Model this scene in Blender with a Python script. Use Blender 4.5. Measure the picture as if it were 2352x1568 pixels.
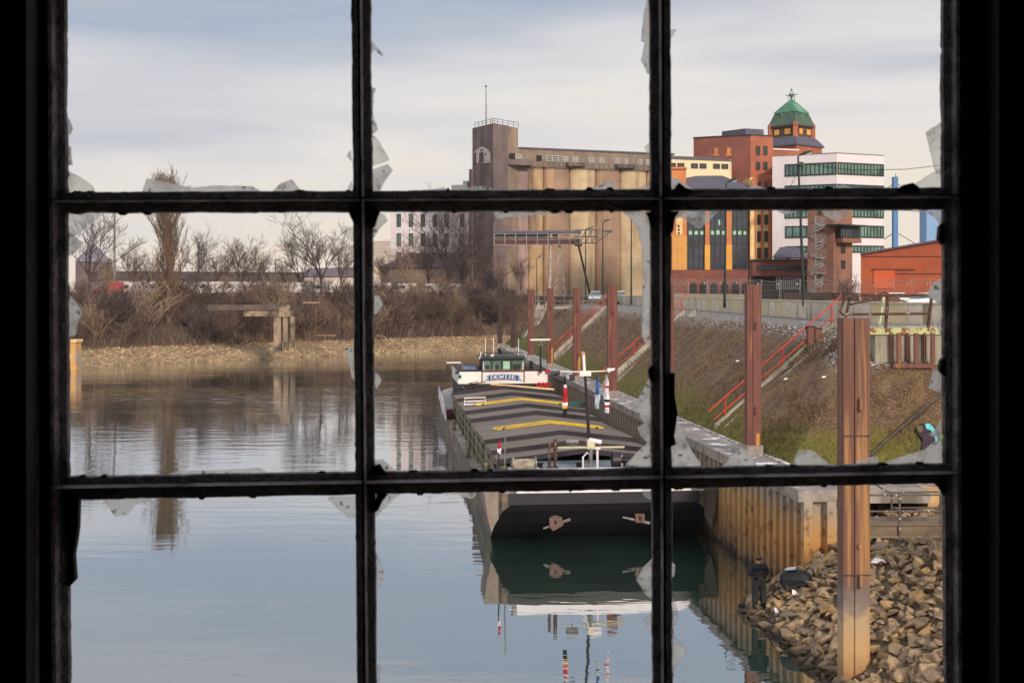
import bpy, bmesh, math, random
from mathutils import Vector, Matrix, noise
R = math.radians
for o in list(bpy.data.objects): bpy.data.objects.remove(o)
scene = bpy.context.scene
COL = scene.collection
random.seed(7)

# ---------------------------------------------------------------- camera
EYE = 12.0                     # eye height over the water, metres
F = 2800.0                     # focal length for a picture 2352 units wide
CX, HY = 1176.0, 667.0
cam = bpy.data.cameras.new("camera"); cam_ob = bpy.data.objects.new("camera", cam); COL.objects.link(cam_ob)
cam.sensor_width = 36; cam.lens = 36 * F / 2352
cam.shift_y = -(784 - HY) / 2352
cam.clip_start = 0.05; cam.clip_end = 9000
cam.dof.use_dof = True; cam.dof.focus_distance = 90; cam.dof.aperture_fstop = 20
cam_ob.location = (0, 0, EYE); cam_ob.rotation_euler = (R(90), 0, 0)
scene.camera = cam_ob

def wx(px, d): return (px - CX) * d / F
def wz(py, d): return EYE - (py - HY) * d / F
def P(px, py, d): return Vector((wx(px, d), d, wz(py, d)))
def s2l(v):
    v /= 255.0
    return v / 12.92 if v <= .04045 else ((v + .055) / 1.055) ** 2.4
def c(r, g, b, k=1.0): return (s2l(r) * k, s2l(g) * k, s2l(b) * k, 1)

# ---------------------------------------------------------------- sky and sun
SUN_EL, SUN_AZ = R(24), R(155)       # azimuth measured from +Y towards +X: behind the camera, to the right
world = bpy.data.worlds.new("World"); scene.world = world; world.use_nodes = True
nt = world.node_tree; nt.nodes.clear(); N = nt.nodes.new; Lk = nt.links.new
out = N('ShaderNodeOutputWorld')
skyt = N('ShaderNodeTexSky'); skyt.sky_type = 'NISHITA'; skyt.sun_disc = False
skyt.sun_elevation = SUN_EL; skyt.sun_rotation = SUN_AZ; skyt.air_density = 1.5; skyt.dust_density = 3
bg1 = N('ShaderNodeBackground'); bg1.inputs[1].default_value = 0.08; Lk(skyt.outputs[0], bg1.inputs[0])
tc = N('ShaderNodeTexCoord'); sep = N('ShaderNodeSeparateXYZ'); Lk(tc.outputs['Generated'], sep.inputs[0])
mp = N('ShaderNodeMapping'); mp.inputs['Scale'].default_value = (1.3, 1.3, 13); mp.inputs['Rotation'].default_value = (0, R(-5), 0); Lk(tc.outputs['Generated'], mp.inputs[0])
nz = N('ShaderNodeTexNoise'); nz.inputs['Scale'].default_value = 1.7; nz.inputs['Detail'].default_value = 5; nz.inputs['Roughness'].default_value = .45; nz.inputs['Distortion'].default_value = .5; Lk(mp.outputs[0], nz.inputs[0])
m1 = N('ShaderNodeMath'); m1.operation = 'MULTIPLY_ADD'; m1.inputs[1].default_value = .26; Lk(nz.outputs[0], m1.inputs[0])
mx_ = N('ShaderNodeMath'); mx_.operation = 'MULTIPLY_ADD'; mx_.inputs[1].default_value = -.10; mx_.inputs[2].default_value = -.125; Lk(sep.outputs[0], mx_.inputs[0])
Lk(mx_.outputs[0], m1.inputs[2])
m2 = N('ShaderNodeMath'); m2.operation = 'ADD'; Lk(m1.outputs[0], m2.inputs[0]); Lk(sep.outputs[2], m2.inputs[1])
rp = N('ShaderNodeValToRGB'); Lk(m2.outputs[0], rp.inputs[0])
stops = [(0.0, c(255, 240, 222)), (.07, c(248, 237, 222)), (.12, c(236, 231, 229)), (.165, c(216, 214, 220)), (.20, c(196, 200, 212)),
         (.25, c(170, 182, 202)), (.32, c(196, 196, 204)), (.45, c(205, 209, 216)), (.7, c(236, 238, 242)), (1.0, c(244, 246, 250))]
e = rp.color_ramp.elements
e[0].position, e[0].color = stops[0]; e[1].position, e[1].color = stops[-1]
for p, col in stops[1:-1]:
    n_ = e.new(p); n_.color = col
bg2 = N('ShaderNodeBackground'); bg2.inputs[1].default_value = 1.0; Lk(rp.outputs[0], bg2.inputs[0])
mxs = N('ShaderNodeMixShader'); mxs.inputs[0].default_value = .88
Lk(bg1.outputs[0], mxs.inputs[1]); Lk(bg2.outputs[0], mxs.inputs[2]); Lk(mxs.outputs[0], out.inputs[0])

sl = bpy.data.lights.new("sun", 'SUN'); sl.energy = 2.9; sl.angle = R(9); sl.color = (1, .88, .72)
so = bpy.data.objects.new("sun", sl); COL.objects.link(so)
sd = Vector((math.sin(SUN_AZ) * math.cos(SUN_EL), math.cos(SUN_AZ) * math.cos(SUN_EL), math.sin(SUN_EL)))
so.rotation_euler = sd.to_track_quat('Z', 'Y').to_euler()
scene.view_settings.view_transform = 'Standard'; scene.view_settings.look = 'None'
scene.view_settings.exposure = 0.07; scene.view_settings.gamma = 1
scene.render.engine = 'CYCLES'
scene.cycles.max_bounces = 6; scene.cycles.transparent_max_bounces = 8

# ---------------------------------------------------------------- materials
def M(name, c1, c2=None, scale=3.0, rough=.8, detail=5, stretch=(1, 1, 1), c3=None, scale3=.5, stretch3=(1, 1, 1), lo3=.5, hi3=.65,
      bump=0.0, bscale=None, metal=0.0, lo=.35, hi=.65, spec=.4, rot=(0, 0, 0), uv=False):
    m = bpy.data.materials.new(name); m.use_nodes = True
    t = m.node_tree; b = t.nodes['Principled BSDF']
    b.inputs['Roughness'].default_value = rough; b.inputs['Metallic'].default_value = metal
    b.inputs['Specular IOR Level'].default_value = spec
    b.inputs['Base Color'].default_value = c1
    if c2 is None and not bump: return m
    tcn = t.nodes.new('ShaderNodeTexCoord'); src = tcn.outputs['UV' if uv else 'Object']
    def nse(sc, st, det):
        mpn = t.nodes.new('ShaderNodeMapping'); mpn.inputs['Scale'].default_value = st; mpn.inputs['Rotation'].default_value = rot
        t.links.new(src, mpn.inputs[0])
        n = t.nodes.new('ShaderNodeTexNoise'); n.inputs['Scale'].default_value = sc; n.inputs['Detail'].default_value = det
        n.inputs['Roughness'].default_value = .6
        t.links.new(mpn.outputs[0], n.inputs[0]); return n.outputs[0]
    n1 = nse(scale, stretch, detail)
    colr = None
    if c2 is not None:
        r = t.nodes.new('ShaderNodeValToRGB'); r.color_ramp.elements[0].position = lo; r.color_ramp.elements[1].position = hi
        r.color_ramp.elements[0].color = c1; r.color_ramp.elements[1].color = c2
        t.links.new(n1, r.inputs[0]); colr = r.outputs[0]
        if c3 is not None:
            n3 = nse(scale3, stretch3, 4)
            mr = t.nodes.new('ShaderNodeMapRange'); mr.inputs[1].default_value = lo3; mr.inputs[2].default_value = hi3
            t.links.new(n3, mr.inputs[0])
            mx = t.nodes.new('ShaderNodeMix'); mx.data_type = 'RGBA'; mx.inputs['B'].default_value = c3
            t.links.new(mr.outputs[0], mx.inputs['Factor']); t.links.new(colr, mx.inputs['A']); colr = mx.outputs['Result']
        t.links.new(colr, b.inputs['Base Color'])
    if bump:
        bn = nse(bscale or scale * 2, stretch, 6)
        bp = t.nodes.new('ShaderNodeBump'); bp.inputs['Strength'].default_value = bump; bp.inputs['Distance'].default_value = .05
        t.links.new(bn, bp.inputs['Height']); t.links.new(bp.outputs[0], b.inputs['Normal'])
    return m

def courses(m, axis='Z', freq=4.0, dark=.8):
    """thin horizontal joints in the real surface (brick courses, board joints)"""
    t = m.node_tree; b = t.nodes['Principled BSDF']
    link = b.inputs['Base Color'].links[0] if b.inputs['Base Color'].links else None
    tcn = t.nodes.new('ShaderNodeTexCoord'); s = t.nodes.new('ShaderNodeSeparateXYZ'); t.links.new(tcn.outputs['Object'], s.inputs[0])
    mu = t.nodes.new('ShaderNodeMath'); mu.operation = 'MULTIPLY'; mu.inputs[1].default_value = freq; t.links.new(s.outputs['XYZ'.index(axis)], mu.inputs[0])
    fr = t.nodes.new('ShaderNodeMath'); fr.operation = 'FRACT'; t.links.new(mu.outputs[0], fr.inputs[0])
    lt = t.nodes.new('ShaderNodeMath'); lt.operation = 'LESS_THAN'; lt.inputs[1].default_value = .14; t.links.new(fr.outputs[0], lt.inputs[0])
    mx = t.nodes.new('ShaderNodeMix'); mx.data_type = 'RGBA'; mx.blend_type = 'MULTIPLY'; mx.inputs['B'].default_value = (dark, dark, dark, 1)
    t.links.new(lt.outputs[0], mx.inputs['Factor'])
    if link: t.links.new(link.from_socket, mx.inputs['A'])
    else: mx.inputs['A'].default_value = b.inputs['Base Color'].default_value
    t.links.new(mx.outputs['Result'], b.inputs['Base Color'])
    return m

mat = {}
mat['black'] = M('dark_plaster', c(14, 13, 14), c(20, 18, 18), 6)
mat['steel'] = M('old_window_paint', c(86, 72, 80), c(158, 142, 148), 60, rough=.5, c3=c(40, 24, 20), scale3=30, bump=.5, bscale=150, spec=.6)
mat['rib'] = M('worn_lit_rib_paint', c(120, 104, 112), c(190, 174, 180), 50, rough=.5, c3=c(66, 48, 44), scale3=25, bump=.5, bscale=150)  # lit strips along the bars painted as a paler rib colour, with worn spots
mat['putty'] = M('old_putty', c(34, 28, 28), c(78, 64, 48), 120, rough=.9, bump=.6, bscale=200)
mat['concrete'] = M('concrete', c(176, 168, 152), c(142, 136, 122), 1.2, c3=c(120, 112, 92), scale3=.9, stretch3=(1, 1, .12), bump=.3)
mat['cap'] = M('cap_concrete', c(168, 156, 148), c(132, 122, 116), 1.8, c3=c(108, 98, 88), scale3=.7, bump=.3)
mat['captop'] = M('cap_top', c(150, 142, 142), c(118, 110, 108), 1.2, c3=c(235, 236, 240), scale3=.9, lo3=.56, hi3=.62)
mat['rust'] = M('rust_paint', c(122, 76, 66), c(98, 60, 56), 2.0, rough=.7, stretch=(4, 4, .35), c3=c(150, 104, 62), scale3=1.3, stretch3=(3, 3, .15), lo3=.60, hi3=.68, bump=.2)
mat['rustdark'] = M('dark_rust', c(70, 50, 46), c(52, 40, 40), 2.0, rough=.7, stretch=(4, 4, .3))
mat['redrail'] = M('red_paint', c(205, 58, 36), c(165, 44, 32), 3, rough=.5)
mat['rustrail'] = M('rusted_rail', c(96, 62, 48), c(60, 40, 36), 6, rough=.8, c3=c(150, 140, 120), scale3=5, lo3=.6, hi3=.64)
mat['galv'] = M('galvanised', c(140, 138, 136), c(110, 108, 108), 3, rough=.5, metal=.3)
mat['lampgreen'] = M('dark_green_paint', c(40, 52, 44), c(30, 38, 36), 2, rough=.5)
mat['lampglass'] = M('lamp_glass', c(190, 190, 186), rough=.3)
mat['white'] = M('white_paint', c(236, 228, 226), c(214, 206, 204), 1.2, rough=.4, c3=c(170, 150, 135), scale3=1.2, stretch3=(2, 2, .2), lo3=.66, hi3=.8)
mat['glassdark'] = M('dark_glass', c(40, 46, 52), c(66, 72, 76), .6, rough=.12, spec=.8)
mat['glassgreen'] = M('green_glass', c(62, 98, 88), c(120, 156, 140), .22, rough=.15, spec=.8, detail=2, c3=c(20, 60, 70), scale3=.12, lo3=.55, hi3=.62)
mat['palegreen'] = M('pale_green_pane', c(160, 206, 176), rough=.2)
mat['glassblue'] = M('blue_glass', c(36, 42, 58), c(62, 68, 86), .25, rough=.15, spec=.7, detail=3)
mat['frame'] = M('dark_frame', c(44, 46, 46), rough=.5)
mat['whiteframe'] = M('pale_frame', c(205, 200, 196), rough=.6)
mat['roofslate'] = M('slate', c(94, 92, 108), c(74, 72, 88), .8, rough=.6, stretch=(3, 3, .5))
mat['asphalt'] = M('asphalt', c(78, 74, 70), c(62, 58, 56), 2, bump=.1)
mat['earth'] = M('earth', c(104, 80, 62), c(76, 58, 48), .25, detail=8, c3=c(120, 100, 70), scale3=.08, bump=.5)
mat['dirt'] = M('brown_dirt', c(98, 68, 52), c(70, 48, 40), .8, detail=8, bump=.8)

# ---------------------------------------------------------------- mesh builder
class MB:
    def __init__(s): s.v = []; s.f = []; s.mi = []; s.cur = 0; s.uv = None
    def vs(s, pts):
        i = len(s.v); s.v += [tuple(p) for p in pts]; return list(range(i, i + len(pts)))
    def face(s, pts): s.f.append(s.vs(pts)); s.mi.append(s.cur)
    def fi(s, idx): s.f.append(list(idx)); s.mi.append(s.cur)
    def hexa(s, p):     # 8 corners: bottom 4 ccw, top 4 ccw
        i = s.vs(p)
        for q in ((3, 2, 1, 0), (4, 5, 6, 7), (0, 1, 5, 4), (1, 2, 6, 5), (2, 3, 7, 6), (3, 0, 4, 7)): s.fi([i[k] for k in q])
        return s
    def box(s, x0, x1, y0, y1, z0, z1):
        if x0 > x1: x0, x1 = x1, x0
        if y0 > y1: y0, y1 = y1, y0
        if z0 > z1: z0, z1 = z1, z0
        return s.hexa([(x0, y0, z0), (x1, y0, z0), (x1, y1, z0), (x0, y1, z0), (x0, y0, z1), (x1, y0, z1), (x1, y1, z1), (x0, y1, z1)])
    def prism(s, poly, z0, z1):       # footprint polygon, flat top
        n = len(poly); a = s.vs([(p[0], p[1], z0) for p in poly]); b = s.vs([(p[0], p[1], z1) for p in poly])
        s.fi(a[::-1]); s.fi(b)
        for k in range(n): s.fi([a[k], a[(k + 1) % n], b[(k + 1) % n], b[k]])
        return s
    def slab(s, pts, off):             # planar polygon pts (3D) thickened by the vector off
        off = Vector(off); n = len(pts); a = s.vs(pts); b = s.vs([Vector(p) + off for p in pts])
        s.fi(a); s.fi(b[::-1])
        for k in range(n): s.fi([a[(k + 1) % n], a[k], b[k], b[(k + 1) % n]])
        return s
    def loft(s, rings, close=True, caps=True):
        idx = [s.vs(r) for r in rings]; n = len(rings[0])
        for a, b in zip(idx, idx[1:]):
            for k in range(n if close else n - 1): s.fi([a[k], a[(k + 1) % n], b[(k + 1) % n], b[k]])
        if caps and close: s.fi(idx[0][::-1]); s.fi(idx[-1])
        return s
    def tube(s, pts, r, n=6, caps=True):
        pts = [Vector(p) for p in pts]; rs = r if isinstance(r, (list, tuple)) else [r] * len(pts)
        rings = []
        for k, p in enumerate(pts):
            t = (pts[min(k + 1, len(pts) - 1)] - pts[max(k - 1, 0)])
            t = t.normalized() if t.length > 1e-9 else Vector((0, 0, 1))
            u = t.cross(Vector((0, 0, 1)) if abs(t.z) < .9 else Vector((0, 1, 0))).normalized(); w = t.cross(u)
            rings.append([p + (u * math.cos(2 * math.pi * j / n) + w * math.sin(2 * math.pi * j / n)) * rs[k] for j in range(n)])
        return s.loft(rings, True, caps)
    def lathe(s, cx, cy, prof, n=16, a0=0):
        rings = [[(cx + r * math.cos(a0 + 2 * math.pi * j / n), cy + r * math.sin(a0 + 2 * math.pi * j / n), z) for j in range(n)] for r, z in prof]
        return s.loft(rings)
    def build(s, name, mats, parent=None, smooth=False, world=False, fix=True):
        me = bpy.data.meshes.new(name)
        off = Vector((0, 0, 0))
        if world and parent is not None:
            p = parent
            while p is not None: off += Vector(p.location); p = p.parent
        me.from_pydata([(v[0] - off.x, v[1] - off.y, v[2] - off.z) for v in s.v], [], s.f)
        if not isinstance(mats, (list, tuple)): mats = [mats]
        for m in mats: me.materials.append(m)
        if len(mats) > 1: me.polygons.foreach_set('material_index', s.mi)
        if smooth: me.polygons.foreach_set('use_smooth', [True] * len(me.polygons))
        if s.uv:
            ul = me.uv_layers.new(name='UVMap')
            for poly in me.polygons:
                for li in poly.loop_indices: ul.data[li].uv = s.uv[me.loops[li].vertex_index]
        if fix:
            bm = bmesh.new(); bm.from_mesh(me); bmesh.ops.recalc_face_normals(bm, faces=bm.faces); bm.to_mesh(me); bm.free()
        me.update()
        o = bpy.data.objects.new(name, me); COL.objects.link(o)
        if parent is not None: o.parent = parent
        return o

def tag(o, label=None, cat=None, group=None, kind=None):
    if label: o['label'] = label
    if cat: o['category'] = cat
    if group: o['group'] = group
    if kind: o['kind'] = kind
    return o
def thing(name, label, cat, loc=(0, 0, 0), rz=0, group=None):
    o = bpy.data.objects.new(name, None); COL.objects.link(o); o.location = loc; o.rotation_euler = (0, 0, rz)
    o.empty_display_size = .2
    return tag(o, label, cat, group)
KIDS = {}
def copy_tree(o, parent=None):
    n = o.copy(); COL.objects.link(n); n.parent = parent
    for ch in list(o.children): copy_tree(ch, n)
    return n
def clone(o, loc, rz=0, label=None, scale=None):
    n = copy_tree(o); n.location = loc; n.rotation_euler = (0, 0, rz)
    if label: n['label'] = label
    if scale: n.scale = scale if isinstance(scale, (tuple, list)) else (scale,) * 3
    return n
def struct(o): o['kind'] = 'structure'; return o

# ---------------------------------------------------------------- walls placed by real position, measured along the wall
class Wall:
    def __init__(s, A, B):
        s.A = Vector(A); s.B = Vector(B); s.t = (s.B - s.A).normalized(); s.n = Vector((s.t.y, -s.t.x))
        if s.n.dot(-s.A) < 0: s.n = -s.n
    def u(s, px):
        k = (px - CX) / F                      # A.x + t.x u = k (A.y + t.y u)
        return (k * s.A.y - s.A.x) / (s.t.x - k * s.t.y)
    def uz(s, px, py):
        u = s.u(px); y = s.A.y + s.t.y * u
        return u, wz(py, y)
    def p(s, u, z, o=0.0):
        q = s.A + s.t * u + s.n * o; return Vector((q.x, q.y, z))
    def at(s, px, py, o=0.0): u, z = s.uz(px, py); return s.p(u, z, o)
    def rect(s, px0, px1, py0, py1):
        u0, u1 = s.u(px0), s.u(px1); _, z1 = s.uz((px0 + px1) / 2, py0); _, z0 = s.uz((px0 + px1) / 2, py1)
        return u0, u1, z0, z1
    def bx(s, mb, u0, u1, z0, z1, o0, o1):
        return mb.hexa([s.p(u0, z0, o1), s.p(u1, z0, o1), s.p(u1, z0, o0), s.p(u0, z0, o0), s.p(u0, z1, o1), s.p(u1, z1, o1), s.p(u1, z1, o0), s.p(u0, z1, o0)])
    def pbox(s, mb, px0, px1, py0, py1, o0, o1):
        return s.bx(mb, *s.rect(px0, px1, py0, py1), o0, o1)
def W2(px0, d0, px1, d1): return Wall((wx(px0, d0), d0), (wx(px1, d1), d1))

def window(parent, w, px0, px1, py0, py1, nx=2, ny=2, gm='glassdark', fm='frame', t=.12, o=.03, name='window'):
    u0, u1, z0, z1 = w.rect(px0, px1, py0, py1)
    fr = MB()
    w.bx(fr, u0, u1, z0, z0 + t, o, o + .12); w.bx(fr, u0, u1, z1 - t, z1, o, o + .12)
    w.bx(fr, u0, u0 + t, z0 + t, z1 - t, o, o + .12); w.bx(fr, u1 - t, u1, z0 + t, z1 - t, o, o + .12)
    for i in range(1, nx):
        u = u0 + (u1 - u0) * i / nx; w.bx(fr, u - t * .4, u + t * .4, z0 + t, z1 - t, o, o + .10)
    for j in range(1, ny):
        z = z0 + (z1 - z0) * j / ny; w.bx(fr, u0 + t, u1 - t, z - t * .4, z + t * .4, o, o + .08)
    f = fr.build(name, mat[fm], parent, world=True)
    g = MB(); w.bx(g, u0 + t * .5, u1 - t * .5, z0 + t * .5, z1 - t * .5, o - .04, o + .03)
    g.build('pane', mat[gm], f, world=True)
    return f

# ================================================================ the dark room the picture is taken from
WD = 1.5
XL, XR = wx(105, WD), wx(2250, WD); ZT, ZB = wz(-268, WD), wz(1800, WD)
rm = MB()
rm.box(-3, XL, WD - .06, WD + .05, 10.4, 13.4); rm.box(XR, 3, WD - .06, WD + .05, 10.4, 13.4)
rm.box(XL, XR, WD - .06, WD + .05, ZT, 13.4); rm.box(XL, XR, WD - .06, WD + .05, 10.4, ZB)
rm.box(-3.1, -3, -3.5, WD + .05, 10.3, 13.5); rm.box(3, 3.1, -3.5, WD + .05, 10.3, 13.5)
rm.box(-3, 3, -3.6, -3.5, 10.4, 13.4); rm.box(-3, 3, -3.5, WD, 10.3, 10.398); rm.box(-3, 3, -3.5, WD, 13.402, 13.5)
struct(rm.build('room', mat['black']))

win = thing('steel_window', 'black iron factory window with its panes smashed out, jagged glass left in the putty', 'window', (0, WD, EYE))
rng = random.Random(3)
def jit(n, amp, corr=3):
    """ragged edge: slow wander plus short chips"""
    a = [rng.uniform(-1, 1) for _ in range(n)]
    b = [sum(a[max(0, i - corr):i + corr + 1]) / (2 * corr + 1) for i in range(n)]
    return [(b[i] * 1.3 + (rng.uniform(-.7, .7) if rng.random() < .3 else 0)) * amp for i in range(n)]
def bar(name, ax, e0, e1, lo_, hi_, rib=(.36, .66), ragged=1.7):
    """ax 'v': e0,e1 = x at top/bottom for both edges ((x0t,x0b),(x1t,x1b)); lo_,hi_ = y range; 'h' the same turned"""
    n = 170; j0, j1 = jit(n, ragged), jit(n, ragged)
    fl, web = MB(), MB(); rf, rw = [], []
    for i in range(n):
        t = i / (n - 1); q = lo_ + (hi_ - lo_) * t
        a = e0[0] + (e0[1] - e0[0]) * t; b = e1[0] + (e1[1] - e1[0]) * t; w = b - a
        aj, bj = a + j0[i], b + j1[i]
        def pt(s, Y):
            px, py = (s, q) if ax == 'v' else (q, s)
            return Vector((wx(px, WD), Y, wz(py, WD)))
        rf.append([pt(aj, WD + .004), pt(aj + w * .05, WD - .001), pt(a + w * rib[0], WD - .004), pt(a + w * rib[1], WD - .004), pt(bj - w * .05, WD - .001), pt(bj, WD + .004)])
        r0, r1 = rib[0] + .03, rib[1] - .03
        rw.append([pt(a + w * r0, WD - .0035), pt(a + w * (r0 + .06), WD - .022), pt(a + w * (r1 - .06), WD - .022), pt(a + w * r1, WD - .0035)])
    fl.loft(rf); web.loft(rw)
    o = fl.build(name, mat['steel'], win, world=True); web.build('rib', mat['rib'], o, world=True)
    return o
bar('mullion', 'v', (803, 821), (850, 867), -240, 1770)
bar('mullion', 'v', (1490, 1499), (1541, 1546), -240, 1770)
YT, YB = -240, 1770
for (l0, r0, l1, r1) in ((441, 429, 490, 482), (1093, 1062, 1150, 1110), (-228, -236, -180, -186), (1745, 1716, 1795, 1766)):
    bar('glazing_bar', 'h', (l0, r0), (l1, r1), 120, 2240, rib=(.30, .55))
# outer frame: stepped steel section
for (a, b, s) in (((100, 112), (150, 164), 1), ((2161, 2169), (2256, 2256), 1)):
    n = 170; j = jit(n, 3.0); rf = []
    for i in range(n):
        t = i / (n - 1); q = YT - 40 + (YB - YT + 80) * t; x0 = a[0] + (a[1] - a[0]) * t; x1 = b[0] + (b[1] - b[0]) * t
        xin = x1 if x0 < 1176 else x0; xo = x0 if x0 < 1176 else x1; sg = 1 if x0 < 1176 else -1
        pts = [(xin + j[i], WD + .004), (xin - sg * 3 + j[i] * .5, WD - .002), (xin - sg * 18, WD - .006), (xin - sg * 20, WD - .020), (xin - sg * 27, WD - .022), (xin - sg * 30, WD - .007), (xo + sg * 6, WD - .010), (xo - sg * 6, WD - .034), (xo - sg * 12, WD - .034), (xo - sg * 12, WD + .02), (xin - sg * 20, WD + .02)]
        rf.append([Vector((wx(px, WD), Y, wz(q, WD))) for px, Y in pts])
    mb = MB(); mb.loft(rf); mb.build('frame', mat['steel'], win, world=True)
for (y0, y1) in ((-268, -228), (1760, 1800)):
    mb = MB(); mb.box(XL + .03, XR - .03, WD - .012, WD + .018, wz(y1, WD), wz(y0, WD)); mb.build('frame', mat['steel'], win, world=True)

# dirty glass left in the frame
gl = bpy.data.materials.new('dirty_glass'); gl.use_nodes = True; t = gl.node_tree; t.nodes.clear()
o_ = t.nodes.new('ShaderNodeOutputMaterial'); tr = t.nodes.new('ShaderNodeBsdfTransparent'); tl = t.nodes.new('ShaderNodeBsdfTranslucent'); gs = t.nodes.new('ShaderNodeBsdfGlossy')
df = t.nodes.new('ShaderNodeBsdfDiffuse'); df.inputs[0].default_value = c(120, 112, 100)
tl.inputs[0].default_value = c(246, 242, 238); gs.inputs['Roughness'].default_value = .25; tr.inputs[0].default_value = (.92, .93, .92, 1)
tcn = t.nodes.new('ShaderNodeTexCoord'); n1 = t.nodes.new('ShaderNodeTexNoise'); n1.inputs['Scale'].default_value = 45; n1.inputs['Detail'].default_value = 8
t.links.new(tcn.outputs['Object'], n1.inputs[0])
cr = t.nodes.new('ShaderNodeValToRGB'); cr.color_ramp.elements[0].position = .33; cr.color_ramp.elements[0].color = (.22, .22, .22, 1); cr.color_ramp.elements[1].position = .68; cr.color_ramp.elements[1].color = (.92, .92, .92, 1)
oi = t.nodes.new('ShaderNodeObjectInfo'); ad_ = t.nodes.new('ShaderNodeMath'); ad_.operation = 'MULTIPLY_ADD'; ad_.inputs[1].default_value = .34; t.links.new(oi.outputs['Random'], ad_.inputs[0])
sb_ = t.nodes.new('ShaderNodeMath'); sb_.operation = 'SUBTRACT'; sb_.inputs[1].default_value = .20; t.links.new(n1.outputs[0], sb_.inputs[0]); t.links.new(sb_.outputs[0], ad_.inputs[2]); t.links.new(ad_.outputs[0], cr.inputs[0])
n2 = t.nodes.new('ShaderNodeTexNoise'); n2.inputs['Scale'].default_value = 130; n2.inputs['Detail'].default_value = 3; t.links.new(tcn.outputs['Object'], n2.inputs[0])
cr2 = t.nodes.new('ShaderNodeValToRGB'); cr2.color_ramp.elements[0].position = .60; cr2.color_ramp.elements[1].position = .68; t.links.new(n2.outputs[0], cr2.inputs[0])
ma = t.nodes.new('ShaderNodeMixShader'); t.links.new(cr2.outputs[0], ma.inputs[0]); t.links.new(tl.outputs[0], ma.inputs[1]); t.links.new(df.outputs[0], ma.inputs[2])
mb_ = t.nodes.new('ShaderNodeMixShader'); t.links.new(cr.outputs[0], mb_.inputs[0]); t.links.new(tr.outputs[0], mb_.inputs[1]); t.links.new(ma.outputs[0], mb_.inputs[2])
mc = t.nodes.new('ShaderNodeMixShader'); mc.inputs[0].default_value = .06; t.links.new(mb_.outputs[0], mc.inputs[1]); t.links.new(gs.outputs[0], mc.inputs[2]); t.links.new(mc.outputs[0], o_.inputs[0])
mat['dirtyglass'] = gl; mat['glassedge'] = M('glass_broken_edge', c(214, 226, 222), rough=.15, spec=1.0); mat['glassedge'].node_tree.nodes['Principled BSDF'].inputs['Transmission Weight'].default_value = .6
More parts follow.
